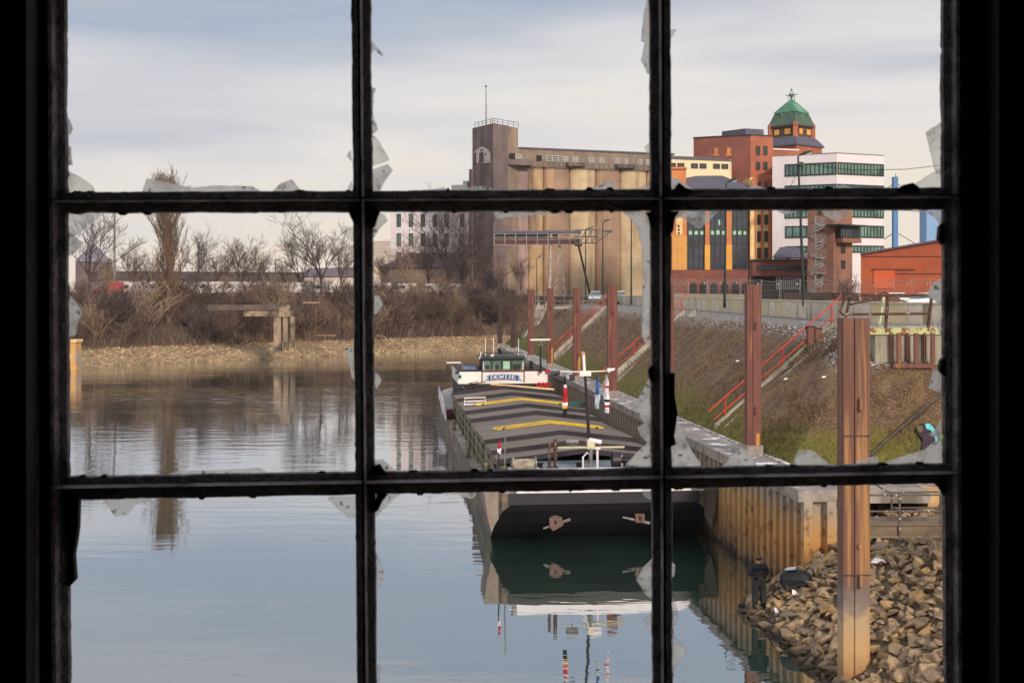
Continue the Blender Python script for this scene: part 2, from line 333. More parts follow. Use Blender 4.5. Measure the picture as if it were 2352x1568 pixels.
SH = [  # outlines measured on the window plane
 [(262, 771 - 331), (324, 441), (334, 412), (345, 409), (390, 420), (440, 430), (470, 427), (500, 425), (575, 426), (598, 441), (560, 446), (330, 446)],
 [(622, 441), (641, 421), (668, 411), (692, 441), (690, 446), (622, 446)],
 [(146, 388), (170, 400), (205, 424), (214, 441), (212, 447), (146, 447)],
 [(146, 262), (154, 272), (162, 293), (157, 306), (146, 312)],
 [(146, 330), (158, 336), (162, 378), (146, 378)],
 [(804, 342), (795, 356), (799, 363), (809, 371)],
 [(806, 414), (797, 430), (800, 441), (810, 443)],
 [(850, 87), (879, 124), (873, 126), (858, 112), (850, 120)],
 [(850, 196), (861, 202), (856, 215), (856, 262), (866, 297), (856, 306), (850, 306)],
 [(850, 305), (870, 322), (893, 366), (874, 374), (858, 378), (850, 378)],
 [(850, 390), (872, 382), (890, 376), (901, 390), (880, 418), (868, 440), (850, 444)],
 [(1494, -5), (1486, 0), (1479, 30), (1474, 92), (1482, 94), (1474, 135), (1482, 150), (1488, 165), (1494, 168)],
 [(1494, 325), (1482, 335), (1488, 352), (1494, 352)],
 [(1538, 66), (1556, 66), (1542, 88), (1538, 88)],
 [(958, 438), (990, 434), (1018, 429), (1034, 438), (1030, 446), (960, 446)],
 [(1036, 438), (1070, 431), (1105, 427), (1128, 430), (1133, 438), (1130, 446), (1036, 446)],
 [(1284, 440), (1300, 428), (1309, 430), (1310, 440), (1305, 446), (1288, 446)],
 [(1346, 436), (1376, 424), (1402, 413), (1418, 434), (1416, 444), (1348, 444)],
 [(1462, 436), (1480, 424), (1494, 414), (1494, 444), (1464, 444)],
 [(1538, 404), (1560, 412), (1583, 426), (1590, 432), (1588, 440), (1538, 440)],
 [(2166, 279), (2131, 302), (2141, 345), (2152, 385), (2158, 398), (2166, 398)],
 [(2166, 384), (2152, 392), (2110, 418), (2090, 432), (2092, 440), (2166, 440)],
 [(1720, 432), (1737, 424), (1756, 430), (1754, 438), (1720, 438)], [(1920, 433), (1940, 423), (1962, 430), (1960, 438), (1920, 438)],
 # middle row
 [(150, 484), (236, 486), (206, 508), (170, 540), (150, 545)],
 [(150, 528), (163, 540), (184, 556), (165, 580), (150, 590)],
 [(150, 676), (158, 684), (176, 706), (182, 724), (174, 742), (170, 768), (158, 776), (150, 768)],
 [(808, 520), (795, 524), (783, 534), (796, 546), (808, 554)], [(808, 560), (798, 568), (808, 580)],
 [(810, 798), (791, 797), (796, 820), (802, 846), (806, 868), (812, 876)],
 [(855, 484), (882, 492), (889, 506), (872, 522), (858, 545), (855, 545)],
 [(858, 678), (870, 680), (878, 700), (868, 716), (862, 722), (858, 722)],
 [(860, 855), (868, 862), (875, 874), (866, 892), (860, 892)],
 [(860, 1058), (878, 1056), (895, 1072), (912, 1086), (912, 1092), (860, 1092)],
 [(380, 1090), (450, 1082), (560, 1078), (592, 1076), (612, 1088), (612, 1096), (380, 1096)],
 [(985, 1081), (1010, 1072), (1024, 1078), (1024, 1088), (985, 1088)],
 [(1430, 486), (1494, 486), (1494, 790), (1488, 792), (1476, 770), (1479, 640), (1474, 560), (1460, 515)],
 [(966, 486), (990, 500), (1002, 486)], [(1134, 486), (1140, 502), (1180, 498), (1230, 492), (1300, 490), (1350, 486)],
 [(1494, 868), (1480, 895), (1459, 930), (1463, 948), (1484, 975), (1494, 980)],
 [(1494, 970), (1480, 975), (1466, 984), (1474, 1004), (1489, 1018), (1494, 1018)],
 [(1494, 1014), (1465, 1040), (1440, 1068), (1440, 1076), (1496, 1076)],
 [(1540, 484), (1610, 524), (1650, 486), (1640, 482)], [(1540, 484), (1576, 486), (1550, 508), (1540, 512)],
 [(1890, 484), (1902, 496), (1925, 508), (1958, 486)], [(1790, 484), (1806, 492), (1838, 484)],
 [(2068, 482), (2098, 484), (2130, 486), (2155, 500), (2166, 520), (2166, 484)],
 [(2166, 640), (2150, 650), (2135, 676), (2150, 690), (2166, 700)], [(2166, 730), (2155, 745), (2166, 770)],
 [(2166, 848), (2150, 850), (2138, 892), (2166, 902)],
 [(2166, 965), (2156, 985), (2140, 1000), (2166, 1010)],
 [(2166, 1006), (2130, 1034), (2090, 1046), (2060, 1056), (2040, 1062), (2170, 1068)],
 [(1974, 1062), (2005, 1052), (2020, 1050), (2024, 1064), (2024, 1070), (1974, 1072)],
 [(1824, 1070), (1838, 1036), (1868, 1034), (1890, 1052), (1905, 1062), (1905, 1072), (1824, 1076)],
 [(1664, 1074), (1690, 1044), (1712, 1029), (1728, 1048), (1742, 1070), (1740, 1078), (1664, 1080)],
 [(1542, 895), (1549, 905), (1550, 925), (1544, 945), (1540, 945)],
 [(1542, 955), (1562, 975), (1590, 1035), (1612, 1064), (1610, 1078), (1542, 1078)],
 # bottom row
 [(232, 1146), (262, 1188), (290, 1184), (305, 1162), (345, 1150), (340, 1144)],
 [(750, 1148), (775, 1170), (802, 1194), (822, 1190), (822, 1140), (755, 1142)],
 [(860, 1136), (925, 1132), (900, 1152), (872, 1178), (862, 1190)], [(1050, 1130), (1060, 1142), (1085, 1148), (1100, 1126)],
 [(864, 1272), (872, 1290), (882, 1320), (874, 1345), (866, 1352)], [(866, 1526), (876, 1540), (870, 1570), (866, 1570)],
 [(1474, 1120), (1480, 1140), (1492, 1148), (1500, 1148), (1500, 1120)],
 [(1500, 1285), (1480, 1305), (1463, 1335), (1482, 1365), (1500, 1380)],
 [(1500, 1408), (1477, 1425), (1492, 1450), (1500, 1458)],
 [(1544, 1370), (1556, 1395), (1561, 1418), (1552, 1440), (1544, 1446)],
 [(1544, 1455), (1560, 1472), (1579, 1494), (1562, 1520), (1550, 1545), (1544, 1550)], [(1544, 1290), (1552, 1300), (1550, 1325), (1544, 1330)],
]
SH[0] = SH[0][1:]
for i, poly in enumerate(SH):
    mb = MB(); r2 = random.Random(i); Y = WD + .0055 + r2.uniform(0, .0012); tx, tz = r2.uniform(-.05, .05), r2.uniform(-.04, .04)
    x0 = sum(p[0] for p in poly) / len(poly); y0 = sum(p[1] for p in poly) / len(poly)
    # add small conchoidal nicks along the free edges
    pts = []
    for a, b in zip(poly, poly[1:] + poly[:1]):
        L = math.hypot(b[0] - a[0], b[1] - a[1]); k = max(1, int(L / 12))
        for j in range(k):
            s = j / k; w = 0 if j == 0 else r2.uniform(-1.1, 1.1)
            nx, ny = (b[1] - a[1]) / max(L, 1), -(b[0] - a[0]) / max(L, 1)
            pts.append((a[0] + (b[0] - a[0]) * s + nx * w, a[1] + (b[1] - a[1]) * s + ny * w))
    P3 = [Vector((wx(px, WD), Y + (px - x0) * .0005 * tx * 2 + (py - y0) * .0005 * tz * 2, wz(py, WD))) for px, py in pts]
    mb.slab(P3, (0, .003, 0)); mb.mi = [0, 0] + [1] * (len(mb.f) - 2); mb.build('glass_shard', [mat['dirtyglass'], mat['glassedge']], win, world=True)

# lumps of old putty and dirt along the bars
PU = [[(160, 1146), (182, 1150), (180, 1210), (176, 1240), (170, 1275), (174, 1330), (160, 1345), (150, 1340), (150, 1146)],
      [(1538, 855), (1550, 857), (1549, 905), (1556, 950), (1548, 1000), (1552, 1020), (1538, 1026)],
      [(1496, 840), (1489, 850), (1492, 870), (1498, 880)], [(2172, 505), (2158, 520), (2155, 550), (2164, 562), (2172, 560)],
      [(2172, 815), (2160, 830), (2158, 850), (2172, 870)], [(2060, 436), (2078, 424), (2096, 420), (2110, 430), (2110, 440), (2060, 440)],
      [(1548, 436), (1560, 420), (1575, 432), (1590, 436)], [(846, 486), (872, 486), (866, 500), (860, 520), (846, 530)],
      [(820, 486), (800, 486), (806, 500), (811, 510), (820, 520)], [(846, 1098), (856, 1070), (872, 1066), (880, 1080), (905, 1098)],
      [(866, 1134), (890, 1136), (878, 1150), (868, 1172), (856, 1176)], [(1500, 486), (1484, 488), (1490, 500), (1494, 520), (1500, 525)],
      [(1536, 486), (1560, 486), (1550, 500), (1546, 530), (1536, 545)], [(2170, 1110), (2150, 1112), (2160, 1122), (2166, 1135), (2172, 1140)]]
for i, poly in enumerate(PU):
    mb = MB(); mb.slab([Vector((wx(px, WD), WD + .008, wz(py, WD))) for px, py in poly], (0, -.010, 0)); mb.build('putty', mat['putty'], win, world=True)
for k in range(40):      # crumbs hanging under and standing on the bars
    yb = rng.choice([(440, 429, -1), (491, 484, 1), (1093, 1063, -1), (1151, 1111, 1)]); px = rng.uniform(170, 2140)
    if 1488 < px < 1545 or 800 < px < 856: continue
    y = yb[0] + (yb[1] - yb[0]) * (px - 150) / 2010; w = rng.uniform(4, 15); h = rng.uniform(1.5, 4.5) * yb[2]
    poly = [(px - w, y - h * .6), (px - w * .4, y + h * rng.uniform(.5, 1)), (px + w * .1, y + h * rng.uniform(.3, 1)), (px + w * .5, y + h * .6), (px + w, y - h * .6)]
    mb = MB(); mb.slab([Vector((wx(a, WD), WD + .007, wz(b, WD))) for a, b in poly], (0, -.007, 0)); mb.build('putty', mat['putty'], win, world=True)

# ================================================================ water
wm = bpy.data.materials.new('harbour_water'); wm.use_nodes = True; t = wm.node_tree; t.nodes.clear()
o_ = t.nodes.new('ShaderNodeOutputMaterial'); body = t.nodes.new('ShaderNodeBsdfDiffuse'); body.inputs[0].default_value = (.022, .050, .036, 1)
gs = t.nodes.new('ShaderNodeBsdfGlossy'); gs.inputs['Roughness'].default_value = .02; gs.inputs[0].default_value = (.97, .98, 1, 1)
fr = t.nodes.new('ShaderNodeFresnel'); fr.inputs[0].default_value = 1.333
pw = t.nodes.new('ShaderNodeMath'); pw.operation = 'POWER'; pw.inputs[1].default_value = .28; t.links.new(fr.outputs[0], pw.inputs[0])
tcn = t.nodes.new('ShaderNodeTexCoord')
def wn(sx, sy, sc, det):
    m_ = t.nodes.new('ShaderNodeMapping'); m_.inputs['Scale'].default_value = (sx, sy, 1); t.links.new(tcn.outputs['Object'], m_.inputs[0])
    n_ = t.nodes.new('ShaderNodeTexNoise'); n_.inputs['Scale'].default_value = sc; n_.inputs['Detail'].default_value = det; n_.inputs['Roughness'].default_value = .5
    t.links.new(m_.outputs[0], n_.inputs[0]); return n_.outputs[0]
a = wn(.45, 1.5, .55, 3); b = wn(.03, .10, .5, 2)          # ripples, and calm / ruffled patches
mr = t.nodes.new('ShaderNodeMapRange'); mr.inputs[1].default_value = .38; mr.inputs[2].default_value = .62; mr.inputs[3].default_value = .25; mr.inputs[4].default_value = 1; t.links.new(b, mr.inputs[0])
mu0 = t.nodes.new('ShaderNodeMath'); mu0.operation = 'MULTIPLY'; t.links.new(a, mu0.inputs[0]); t.links.new(mr.outputs[0], mu0.inputs[1])
sy_ = t.nodes.new('ShaderNodeSeparateXYZ'); t.links.new(tcn.outputs['Object'], sy_.inputs[0]); my_ = t.nodes.new('ShaderNodeMapRange'); my_.inputs[1].default_value = 60; my_.inputs[2].default_value = 170; my_.inputs[3].default_value = .8; my_.inputs[4].default_value = 3.0; t.links.new(sy_.outputs[1], my_.inputs[0])
mu = t.nodes.new('ShaderNodeMath'); mu.operation = 'MULTIPLY'; t.links.new(mu0.outputs[0], mu.inputs[0]); t.links.new(my_.outputs[0], mu.inputs[1])
bp = t.nodes.new('ShaderNodeBump'); bp.inputs['Strength'].default_value = 1.0; bp.inputs['Distance'].default_value = .026; t.links.new(mu.outputs[0], bp.inputs['Height'])
t.links.new(bp.outputs[0], gs.inputs['Normal'])
mx = t.nodes.new('ShaderNodeMixShader'); t.links.new(pw.outputs[0], mx.inputs[0]); t.links.new(body.outputs[0], mx.inputs[1]); t.links.new(gs.outputs[0], mx.inputs[2]); t.links.new(mx.outputs[0], o_.inputs[0])
mb = MB(); mb.face([(-400, 6, 0), (60, 6, 0), (60, 300, 0), (-400, 300, 0)]); struct(mb.build('water', wm))

# ================================================================ ground and banks
def wallx(Y): return 16.0 - .10536 * Y            # outer face of the sheet piling
def line(Y, off): return wallx(Y) + off
C_ = [(line(Y, 1.5), Y) for Y in (176, 166, 150, 136, 120, 104, 88, 76, 66, 59, 55.5)] + [(12.2, 53.6), (15.2, 53.6), (19.0, 55.0), (26, 55), (40, 50)]
S_ = [(line(Y, 8.5), Y) for Y in (176, 166, 150, 136, 120, 104, 88, 77, 69, 65, 63.5)] + [(18.6, 62.8), (20.4, 62.2), (22.4, 61.8), (28, 60.5), (42, 56)]
T_ = [(14.6, 195), (15.6, 178), (17.2, 158), (18.5, 140), (19.4, 122), (20.3, 104), (20.9, 90), (21.5, 81), (22.6, 76.5), (24.0, 74), (25.4, 72.2), (27.5, 70), (30, 68), (33, 66.5), (38, 64.5), (50, 60)]
SLZ = [4.38] * 16
def lerp(a, b, t): return tuple(a[i] + (b[i] - a[i]) * t for i in range(len(a)))
def dens(P_, k=6):
    o = []
    for a, b in zip(P_, P_[1:]): o += [lerp(a, b, j / k) for j in range(k)]
    return o + [P_[-1]]
def strip(name, m, L0, L1, z0, z1, nv=18, k=6, rough=.05, seed=0):
    A = dens(L0, k); B = dens(L1, k); mb = MB(); mb.uv = []; rows = []; u = 0
    for i, (a, b) in enumerate(zip(A, B)):
        if i: u += math.hypot(a[0] - A[i - 1][0], a[1] - A[i - 1][1]) * .5 + math.hypot(b[0] - B[i - 1][0], b[1] - B[i - 1][1]) * .5
        W_ = math.hypot(b[0] - a[0], b[1] - a[1]); row = []
        for j in range(nv + 1):
            v = j / nv; x, y = lerp(a, b, v)
            zz = z0 + (z1 - z0) * v + noise.noise(Vector((x * .3, y * .3, seed))) * rough * min(1, 6 * v * (1 - v) + .0)
            row.append((x, y, zz)); mb.uv.append((u, v * math.hypot(W_, z1 - z0)))
        rows.append(mb.vs(row))
    for r0, r1 in zip(rows, rows[1:]):
        for j in range(nv): mb.fi([r0[j], r1[j], r1[j + 1], r0[j + 1]])
    return struct(mb.build(name, m, fix=False))

# paved slope: stone setts with dry grass, moss at the foot, frost at the top
def paving():
    m = bpy.data.materials.new('sett_slope'); m.use_nodes = True; t = m.node_tree; b = t.nodes['Principled BSDF']; b.inputs['Roughness'].default_value = .9
    tcn = t.nodes.new('ShaderNodeTexCoord'); L = t.links.new
    def nz_(sc, st=(1, 1, 1), det=5, rz=0, src='UV'):
        a = t.nodes.new('ShaderNodeMapping'); a.inputs['Scale'].default_value = st; a.inputs['Rotation'].default_value = (0, 0, rz); L(tcn.outputs[src], a.inputs[0])
        n = t.nodes.new('ShaderNodeTexNoise'); n.inputs['Scale'].default_value = sc; n.inputs['Detail'].default_value = det; L(a.outputs[0], n.inputs[0]); return n.outputs[0]
    def mr_(x, a, b_, c0=0, c1=1):
        n = t.nodes.new('ShaderNodeMapRange'); n.inputs[1].default_value = a; n.inputs[2].default_value = b_; n.inputs[3].default_value = c0; n.inputs[4].default_value = c1; L(x, n.inputs[0]); return n.outputs[0]
    def mt(op, x, y):
        n = t.nodes.new('ShaderNodeMath'); n.operation = op
        for i, q in enumerate((x, y)):
            if hasattr(q, 'links'): L(q, n.inputs[i])
            else: n.inputs[i].default_value = q
        return n.outputs[0]
    def mix(f, A, B, mode='MIX'):
        n = t.nodes.new('ShaderNodeMix'); n.data_type = 'RGBA'; n.blend_type = mode; L(f, n.inputs['Factor']) if hasattr(f, 'links') else setattr(n.inputs['Factor'], 'default_value', f)
        for s_, q in (('A', A), ('B', B)):
            if hasattr(q, 'links'): L(q, n.inputs[s_])
            else: n.inputs[s_].default_value = q
        return n.outputs['Result']
    br = t.nodes.new('ShaderNodeTexBrick'); br.inputs['Scale'].default_value = 1.7; br.inputs['Mortar Size'].default_value = .04; br.inputs['Mortar Smooth'].default_value = .3
    br.inputs['Color1'].default_value = c(146, 110, 84); br.inputs['Color2'].default_value = c(108, 80, 62); br.inputs['Mortar'].default_value = c(58, 46, 36)
    L(tcn.outputs['UV'], br.inputs['Vector'])
    sv = t.nodes.new('ShaderNodeSeparateXYZ'); L(tcn.outputs['UV'], sv.inputs[0]); v = sv.outputs[1]
    g1 = mr_(nz_(1.0, (1, .5, 1), 8, .5), .46, .58)
    col = mix(mt('MULTIPLY', g1, .75), br.outputs['Color'], c(138, 112, 76))
    g2 = mr_(nz_(5.0, (1, 1, 1), 9), .50, .62)
    col = mix(mt('MULTIPLY', g2, .6), col, c(82, 64, 46))
    moss = mt('MULTIPLY', mr_(mt('ADD', v, mt('MULTIPLY', nz_(.35, (1, 1, 1), 6), 3.4)), 3.1, 5.0, 1, 0), .95)
    mosc = mix(nz_(2.2, (1, 1, 1), 8), c(84, 86, 20), c(126, 114, 44))
    col = mix(moss, col, mosc)
    frost = mt('MULTIPLY', mr_(v, 7.6, 8.9), mr_(nz_(5.0, (.5, 1.5, 1), 8), .52, .57))
    col = mix(frost, col, c(215, 212, 218))
    sp = mr_(nz_(7.0, (.6, 1.4, 1), 3), .70, .72); col = mix(mt('MULTIPLY', sp, .7), col, c(200, 196, 186))
    L(col, b.inputs['Base Color'])
    bp = t.nodes.new('ShaderNodeBump'); bp.inputs['Strength'].default_value = .9; bp.inputs['Distance'].default_value = .12
    h = mt('ADD', mt('MULTIPLY', br.outputs['Fac'], -1.6), mt('MULTIPLY', nz_(6.0, (1, 1, 1), 8), 1.4)); L(h, bp.inputs['Height']); L(bp.outputs[0], b.inputs['Normal'])
    return m
mat['paving'] = paving()
strip('embankment', mat['paving'], C_, S_, 4.38, 9.85, nv=20, rough=.22)
mat['shoulder'] = M('shoulder_stone', c(120, 112, 106), c(84, 78, 76), 1.5, c3=c(206, 204, 208), scale3=5, lo3=.56, hi3=.62, bump=.8, bscale=9)
strip('path', mat['shoulder'], S_, T_, 9.85, 9.98, nv=4, rough=.05)
# quay apron between capping beam and the foot of the slope
ap = MB(); ap.face([(line(46.4, 0) + 1.2, 46.4 + 1.3, 4.36), (40, 47.7, 4.36), (40, 50.2, 4.376), (26, 55.2, 4.376), (19, 55.2, 4.376), (15.2, 53.8, 4.376), (12.2, 53.8, 4.376), (line(55.5, 1.5) + .1, 55.5, 4.376), (line(55.5, 1.2), 55.5, 4.376)])
struct(ap.build('quay_apron', mat['captop'], fix=False))

# natural bank at the basin's end and far side: profile across (offset, height)
FB = [(-230, 36), (-150, 111.7), (-110, 149.7), (-68.6, 189), (-50, 207.6), (-29.7, 227), (-14, 243), (-5, 250.5), (0.5, 250), (2.0, 240), (1.5, 215), (0.2, 190), (-1.0, 174), (-.2, 166)]
def offs(P_, d):
    o = []
    for i, p in enumerate(P_):
        a = Vector(P_[max(0, i - 1)]); b = Vector(P_[min(len(P_) - 1, i + 1)]); t_ = (b - a).normalized(); n_ = Vector((-t_.y, t_.x)); q = Vector(p) + n_ * d
        o.append((q.x, q.y))
    return o
# corner on the right: keep the offset lines from folding
FB_o = {0: FB}
def far_off(d):
    q = offs(FB, d); k = 7
    q[7] = (FB[7][0] - d * .45 + d * .3, FB[7][1] + d * .95); q[8] = (FB[8][0] + d * .75, FB[8][1] + d * .75)
    for i in range(9, 14): q[i] = (FB[i][0] + d * (.6 if d > 0 else 1), FB[i][1])
    return q
mat['riprapbed'] = M('rubble_bed', c(160, 138, 110), c(112, 94, 76), 1.6, detail=9, bump=1.0)
mat['brushbed'] = M('leaf_litter', c(88, 70, 58), c(66, 52, 46), .8, detail=9, c3=c(104, 84, 58), scale3=.15, bump=.8)
strip('bank_foot', mat['riprapbed'], far_off(-1.5), far_off(8), -.8, 3.2, nv=4, k=8, rough=.2)
strip('bank_slope', mat['brushbed'], far_off(8), far_off(24), 3.2, 10.8, nv=8, k=8, rough=1.2, seed=3)
# ground sheets out to the horizon
g = MB(); q24 = far_off(24)
left = q24[:9]
g.f.append(g.vs([(x, y, 10.8) for x, y in left] + [(60, 1380, 10.8), (-1000, 1380, 10.8), (-1000, 36, 10.8)])); g.mi.append(0)
struct(g.build('ground', mat['earth'], fix=False))
mat['road'] = M('road', c(112, 106, 100), c(90, 86, 82), 1.5, bump=.2)
g = MB(); tt = [(x, y, 10.38) for x, y in T_]
g.f.append(g.vs([(q24[9][0], 262, 10.38), (q24[9][0], 240, 10.38), (q24[12][0] , 174, 10.38)] + [(x - .0, y, 10.38) for x, y in T_[1:]] + [(1000, 60, 10.38), (1000, 1380, 10.38), (60, 1380, 10.38)])); g.mi.append(0)
struct(g.build('road', mat['road'], fix=False))

# ================================================================ quay wall of steel sheet piles with a concrete capping beam
def sheet_mat():
    m = bpy.data.materials.new('rusty_sheet_pile'); m.use_nodes = True; t = m.node_tree; b = t.nodes['Principled BSDF']; b.inputs['Roughness'].default_value = .85
    L = t.links.new; tcn = t.nodes.new('ShaderNodeTexCoord'); s_ = t.nodes.new('ShaderNodeSeparateXYZ'); L(tcn.outputs['Object'], s_.inputs[0])
    n = t.nodes.new('ShaderNodeTexNoise'); n.inputs['Scale'].default_value = .8; n.inputs['Detail'].default_value = 8; L(tcn.outputs['Object'], n.inputs[0])
    ad = t.nodes.new('ShaderNodeMath'); ad.operation = 'MULTIPLY_ADD'; ad.inputs[1].default_value = 1.6; L(n.outputs[0], ad.inputs[0]); L(s_.outputs[2], ad.inputs[2])
    mr = t.nodes.new('ShaderNodeMapRange'); mr.inputs[1].default_value = .6; mr.inputs[2].default_value = 5.2; L(ad.outputs[0], mr.inputs[0])
    r = t.nodes.new('ShaderNodeValToRGB'); e = r.color_ramp.elements
    e[0].position = 0; e[0].color = c(52, 44, 38); e[1].position = 1; e[1].color = c(182, 168, 152)
    for p, q in ((.07, c(78, 62, 50)), (.14, c(142, 108, 76)), (.32, c(172, 126, 78)), (.55, c(188, 140, 82)), (.72, c(176, 142, 104)), (.85, c(160, 146, 130))): x = e.new(p); x.color = q
    L(mr.outputs[0], r.inputs[0])
    n2 = t.nodes.new('ShaderNodeTexNoise'); n2.inputs['Scale'].default_value = 2.2; n2.inputs['Detail'].default_value = 10; L(tcn.outputs['Object'], n2.inputs[0])
    r2 = t.nodes.new('ShaderNodeValToRGB'); r2.color_ramp.elements[0].position = .36; r2.color_ramp.elements[0].color = (.55, .48, .42, 1); r2.color_ramp.elements[1].position = .46; r2.color_ramp.elements[1].color = (1, 1, 1, 1); L(n2.outputs[0], r2.inputs[0])
    mx = t.nodes.new('ShaderNodeMix'); mx.data_type = 'RGBA'; mx.blend_type = 'MULTIPLY'; mx.inputs['Factor'].default_value = 1; L(r.outputs[0], mx.inputs['A']); L(r2.outputs[0], mx.inputs['B'])
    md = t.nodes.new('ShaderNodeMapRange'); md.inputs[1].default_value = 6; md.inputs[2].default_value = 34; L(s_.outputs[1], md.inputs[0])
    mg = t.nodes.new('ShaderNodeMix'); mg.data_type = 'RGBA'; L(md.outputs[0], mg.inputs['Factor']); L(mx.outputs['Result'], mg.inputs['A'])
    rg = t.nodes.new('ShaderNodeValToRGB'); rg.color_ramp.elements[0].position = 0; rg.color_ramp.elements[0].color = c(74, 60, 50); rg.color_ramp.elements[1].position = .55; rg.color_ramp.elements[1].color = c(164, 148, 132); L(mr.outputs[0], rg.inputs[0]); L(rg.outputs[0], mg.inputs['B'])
    L(mg.outputs['Result'], b.inputs['Base Color'])
    bp = t.nodes.new('ShaderNodeBump'); bp.inputs['Strength'].default_value = .5; bp.inputs['Distance'].default_value = .05; L(n2.outputs[0], bp.inputs['Height']); L(bp.outputs[0], b.inputs['Normal'])
    return m
mat['sheet'] = sheet_mat()
quay = thing('quay_wall', 'long rusty corrugated sheet pile quay wall with concrete capping beside the barge', 'quay wall', (line(46.4, 0), 46.4, 0))
wd = Vector((-.10478, .9945)); wn_ = Vector((.9945, .10478))      # along the wall (away), and into the land
base = Vector((line(46.4, 0), 46.4)); LEN = 120.3
pitch = .84; sh = MB(); prof = []
k = 0
while k * pitch < LEN:
    for s_, o_f in ((.0, .0), (.36, .0), (.44, .44), (.76, .44)):
        prof.append((k * pitch + s_, o_f))
    k += 1
lo = []; hi = []
for s_, o_f in prof:
    q = base + wd * s_ + wn_ * o_f; lo.append((q.x, q.y, -2.5)); hi.append((q.x, q.y, 3.96))
sh.loft([lo, hi], close=False, caps=False); sh.build('sheet_piling', mat['sheet'], quay, world=True, fix=False)
# return wall at the near end, running right
sh = MB(); lo = []; hi = []; x = 0
while x < 1.9:
    for s_, o_f in ((0, 0), (.34, 0), (.44, .36), (.80, .36)):
        lo.append((base.x + x + s_, 46.4 + .02 + o_f, -.5)); hi.append((base.x + x + s_, 46.42 + o_f, 3.96))
    x += .9
sh.loft([lo, hi], close=False, caps=False); sh.build('sheet_piling', mat['sheet'], quay, world=True, fix=False)
def capseg(s0, s1):
    mb = MB(); o0, o1 = -.22, 1.5
    p = [base + wd * s0 + wn_ * o0, base + wd * s0 + wn_ * o1, base + wd * s1 + wn_ * o1, base + wd * s1 + wn_ * o0]
    mb.hexa([(q.x, q.y, 3.95) for q in (p[0], p[1], p[2], p[3])] + [(q.x, q.y, 4.40) for q in p])
    return mb
s0 = .0; r3 = random.Random(5)
while s0 < LEN:
    s1 = min(s0 + 7.8, LEN); capseg(s0 + (.0 if s0 == 0 else .03), s1).build('capping_beam', [mat['cap']], quay, world=True); s0 = s1
mb = MB(); mb.box(base.x + .02 + 0 * 1, 15.85, 46.15, 47.7, 3.952, 4.398); 
mb2 = MB(); mb2.box(base.x - .20 + 1.74, 15.85, 46.18, 47.7, 3.95, 4.399); mb2.build('capping_beam', mat['cap'], quay, world=True)
tp = MB(); q0 = base + wd * 0 + wn_ * (-.16); 
tp.face([(q.x, q.y, 4.404) for q in (base + wd * .05 - wn_ * .16, base + wd * .05 + wn_ * 1.46, base + wd * LEN + wn_ * 1.46, base + wd * LEN - wn_ * .16)])
tp.build('cap_surface', mat['captop'], quay, world=True, fix=False)
edge = MB()       # pale kerb line along the back of the beam
p = [base + wd * 0 + wn_ * 1.50, base + wd * 0 + wn_ * 1.72, base + wd * LEN + wn_ * 1.72, base + wd * LEN + wn_ * 1.50]
edge.hexa([(q.x, q.y, 4.2) for q in p] + [(q.x, q.y, 4.47) for q in p]); edge.build('kerb', M('kerb_frost', c(225, 224, 228), c(150, 144, 140), 2.0, lo=.45, hi=.6), quay, world=True)
# dark hollow behind the return wall under the cap
mat['void'] = M('hollow_shade_concrete', c(38, 30, 30), c(52, 40, 40), 1.0)  # shade of the hollow put into the wall's near-black colour
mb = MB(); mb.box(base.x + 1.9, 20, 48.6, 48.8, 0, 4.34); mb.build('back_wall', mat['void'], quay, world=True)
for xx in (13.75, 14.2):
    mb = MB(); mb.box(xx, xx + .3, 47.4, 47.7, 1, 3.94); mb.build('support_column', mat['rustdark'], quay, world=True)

# parapet of concrete panels along the top of the slope
par = thing('parapet', 'long pale concrete flood parapet of weathered panels along the top of the slope', 'wall', (T_[7][0], T_[7][1], 9.9))
mat['panel_a'] = M('parapet_pale', c(226, 214, 196), c(204, 190, 168), 1.2, c3=c(128, 122, 84), scale3=1.1, stretch3=(1, 1, .1), lo3=.55, hi3=.72, bump=.2)
mat['panel_b'] = M('parapet_grey', c(208, 200, 186), c(186, 176, 160), 1.2, c3=c(110, 104, 70), scale3=1.3, stretch3=(1, 1, .1), lo3=.55, hi3=.7, bump=.2)
mat['panel_c'] = M('parapet_cream', c(222, 204, 168), c(204, 188, 150), 1.2, bump=.1)
Td = T_; dist = 0; pts = []
for a, b in zip(Td[::-1], Td[::-1][1:]):
    n = max(1, round(math.hypot(a[0] - b[0], a[1] - b[1]) / 3.0))
    pts += [lerp(a, b, j / n) for j in range(n)]
pts.append(Td[0]); r4 = random.Random(11)
for i, (a, b) in enumerate(zip(pts, pts[1:])):
    w = Wall(a, b); L = (Vector(b) - Vector(a)).length; mb = MB()
    w.bx(mb, .012, L - .0, 9.7, 11.20, 0, -.30)
    mb.build('wall_panel', mat[r4.choice(['panel_a', 'panel_a', 'panel_b', 'panel_b', 'panel_c'])], par, world=True)
mb = MB(); ring = []
for i, p_ in enumerate(pts):
    a = Vector(pts[max(0, i - 1)]); b = Vector(pts[min(len(pts) - 1, i + 1)]); t_ = (b - a).normalized(); n_ = Vector((-t_.y, t_.x))
    if n_.dot(-Vector(p_)) < 0: n_ = -n_
    q0 = Vector(p_) + n_ * .05; q1 = Vector(p_) - n_ * .36; z = 11.2 + r4.uniform(-.01, .01)
    ring.append([(q0.x, q0.y, z), (q0.x, q0.y, z + .09), (q1.x, q1.y, z + .09), (q1.x, q1.y, z)])
mb.loft(ring); mb.build('coping', M('coping', c(220, 204, 184), c(190, 176, 156), 5), par, world=True)
lw = Wall((wx(1530, 150), 150), (wx(1742, 118), 118)); mb = MB(); lw.bx(mb, 0, (lw.B - lw.A).length, 10.3, 11.62, 0, -.3)
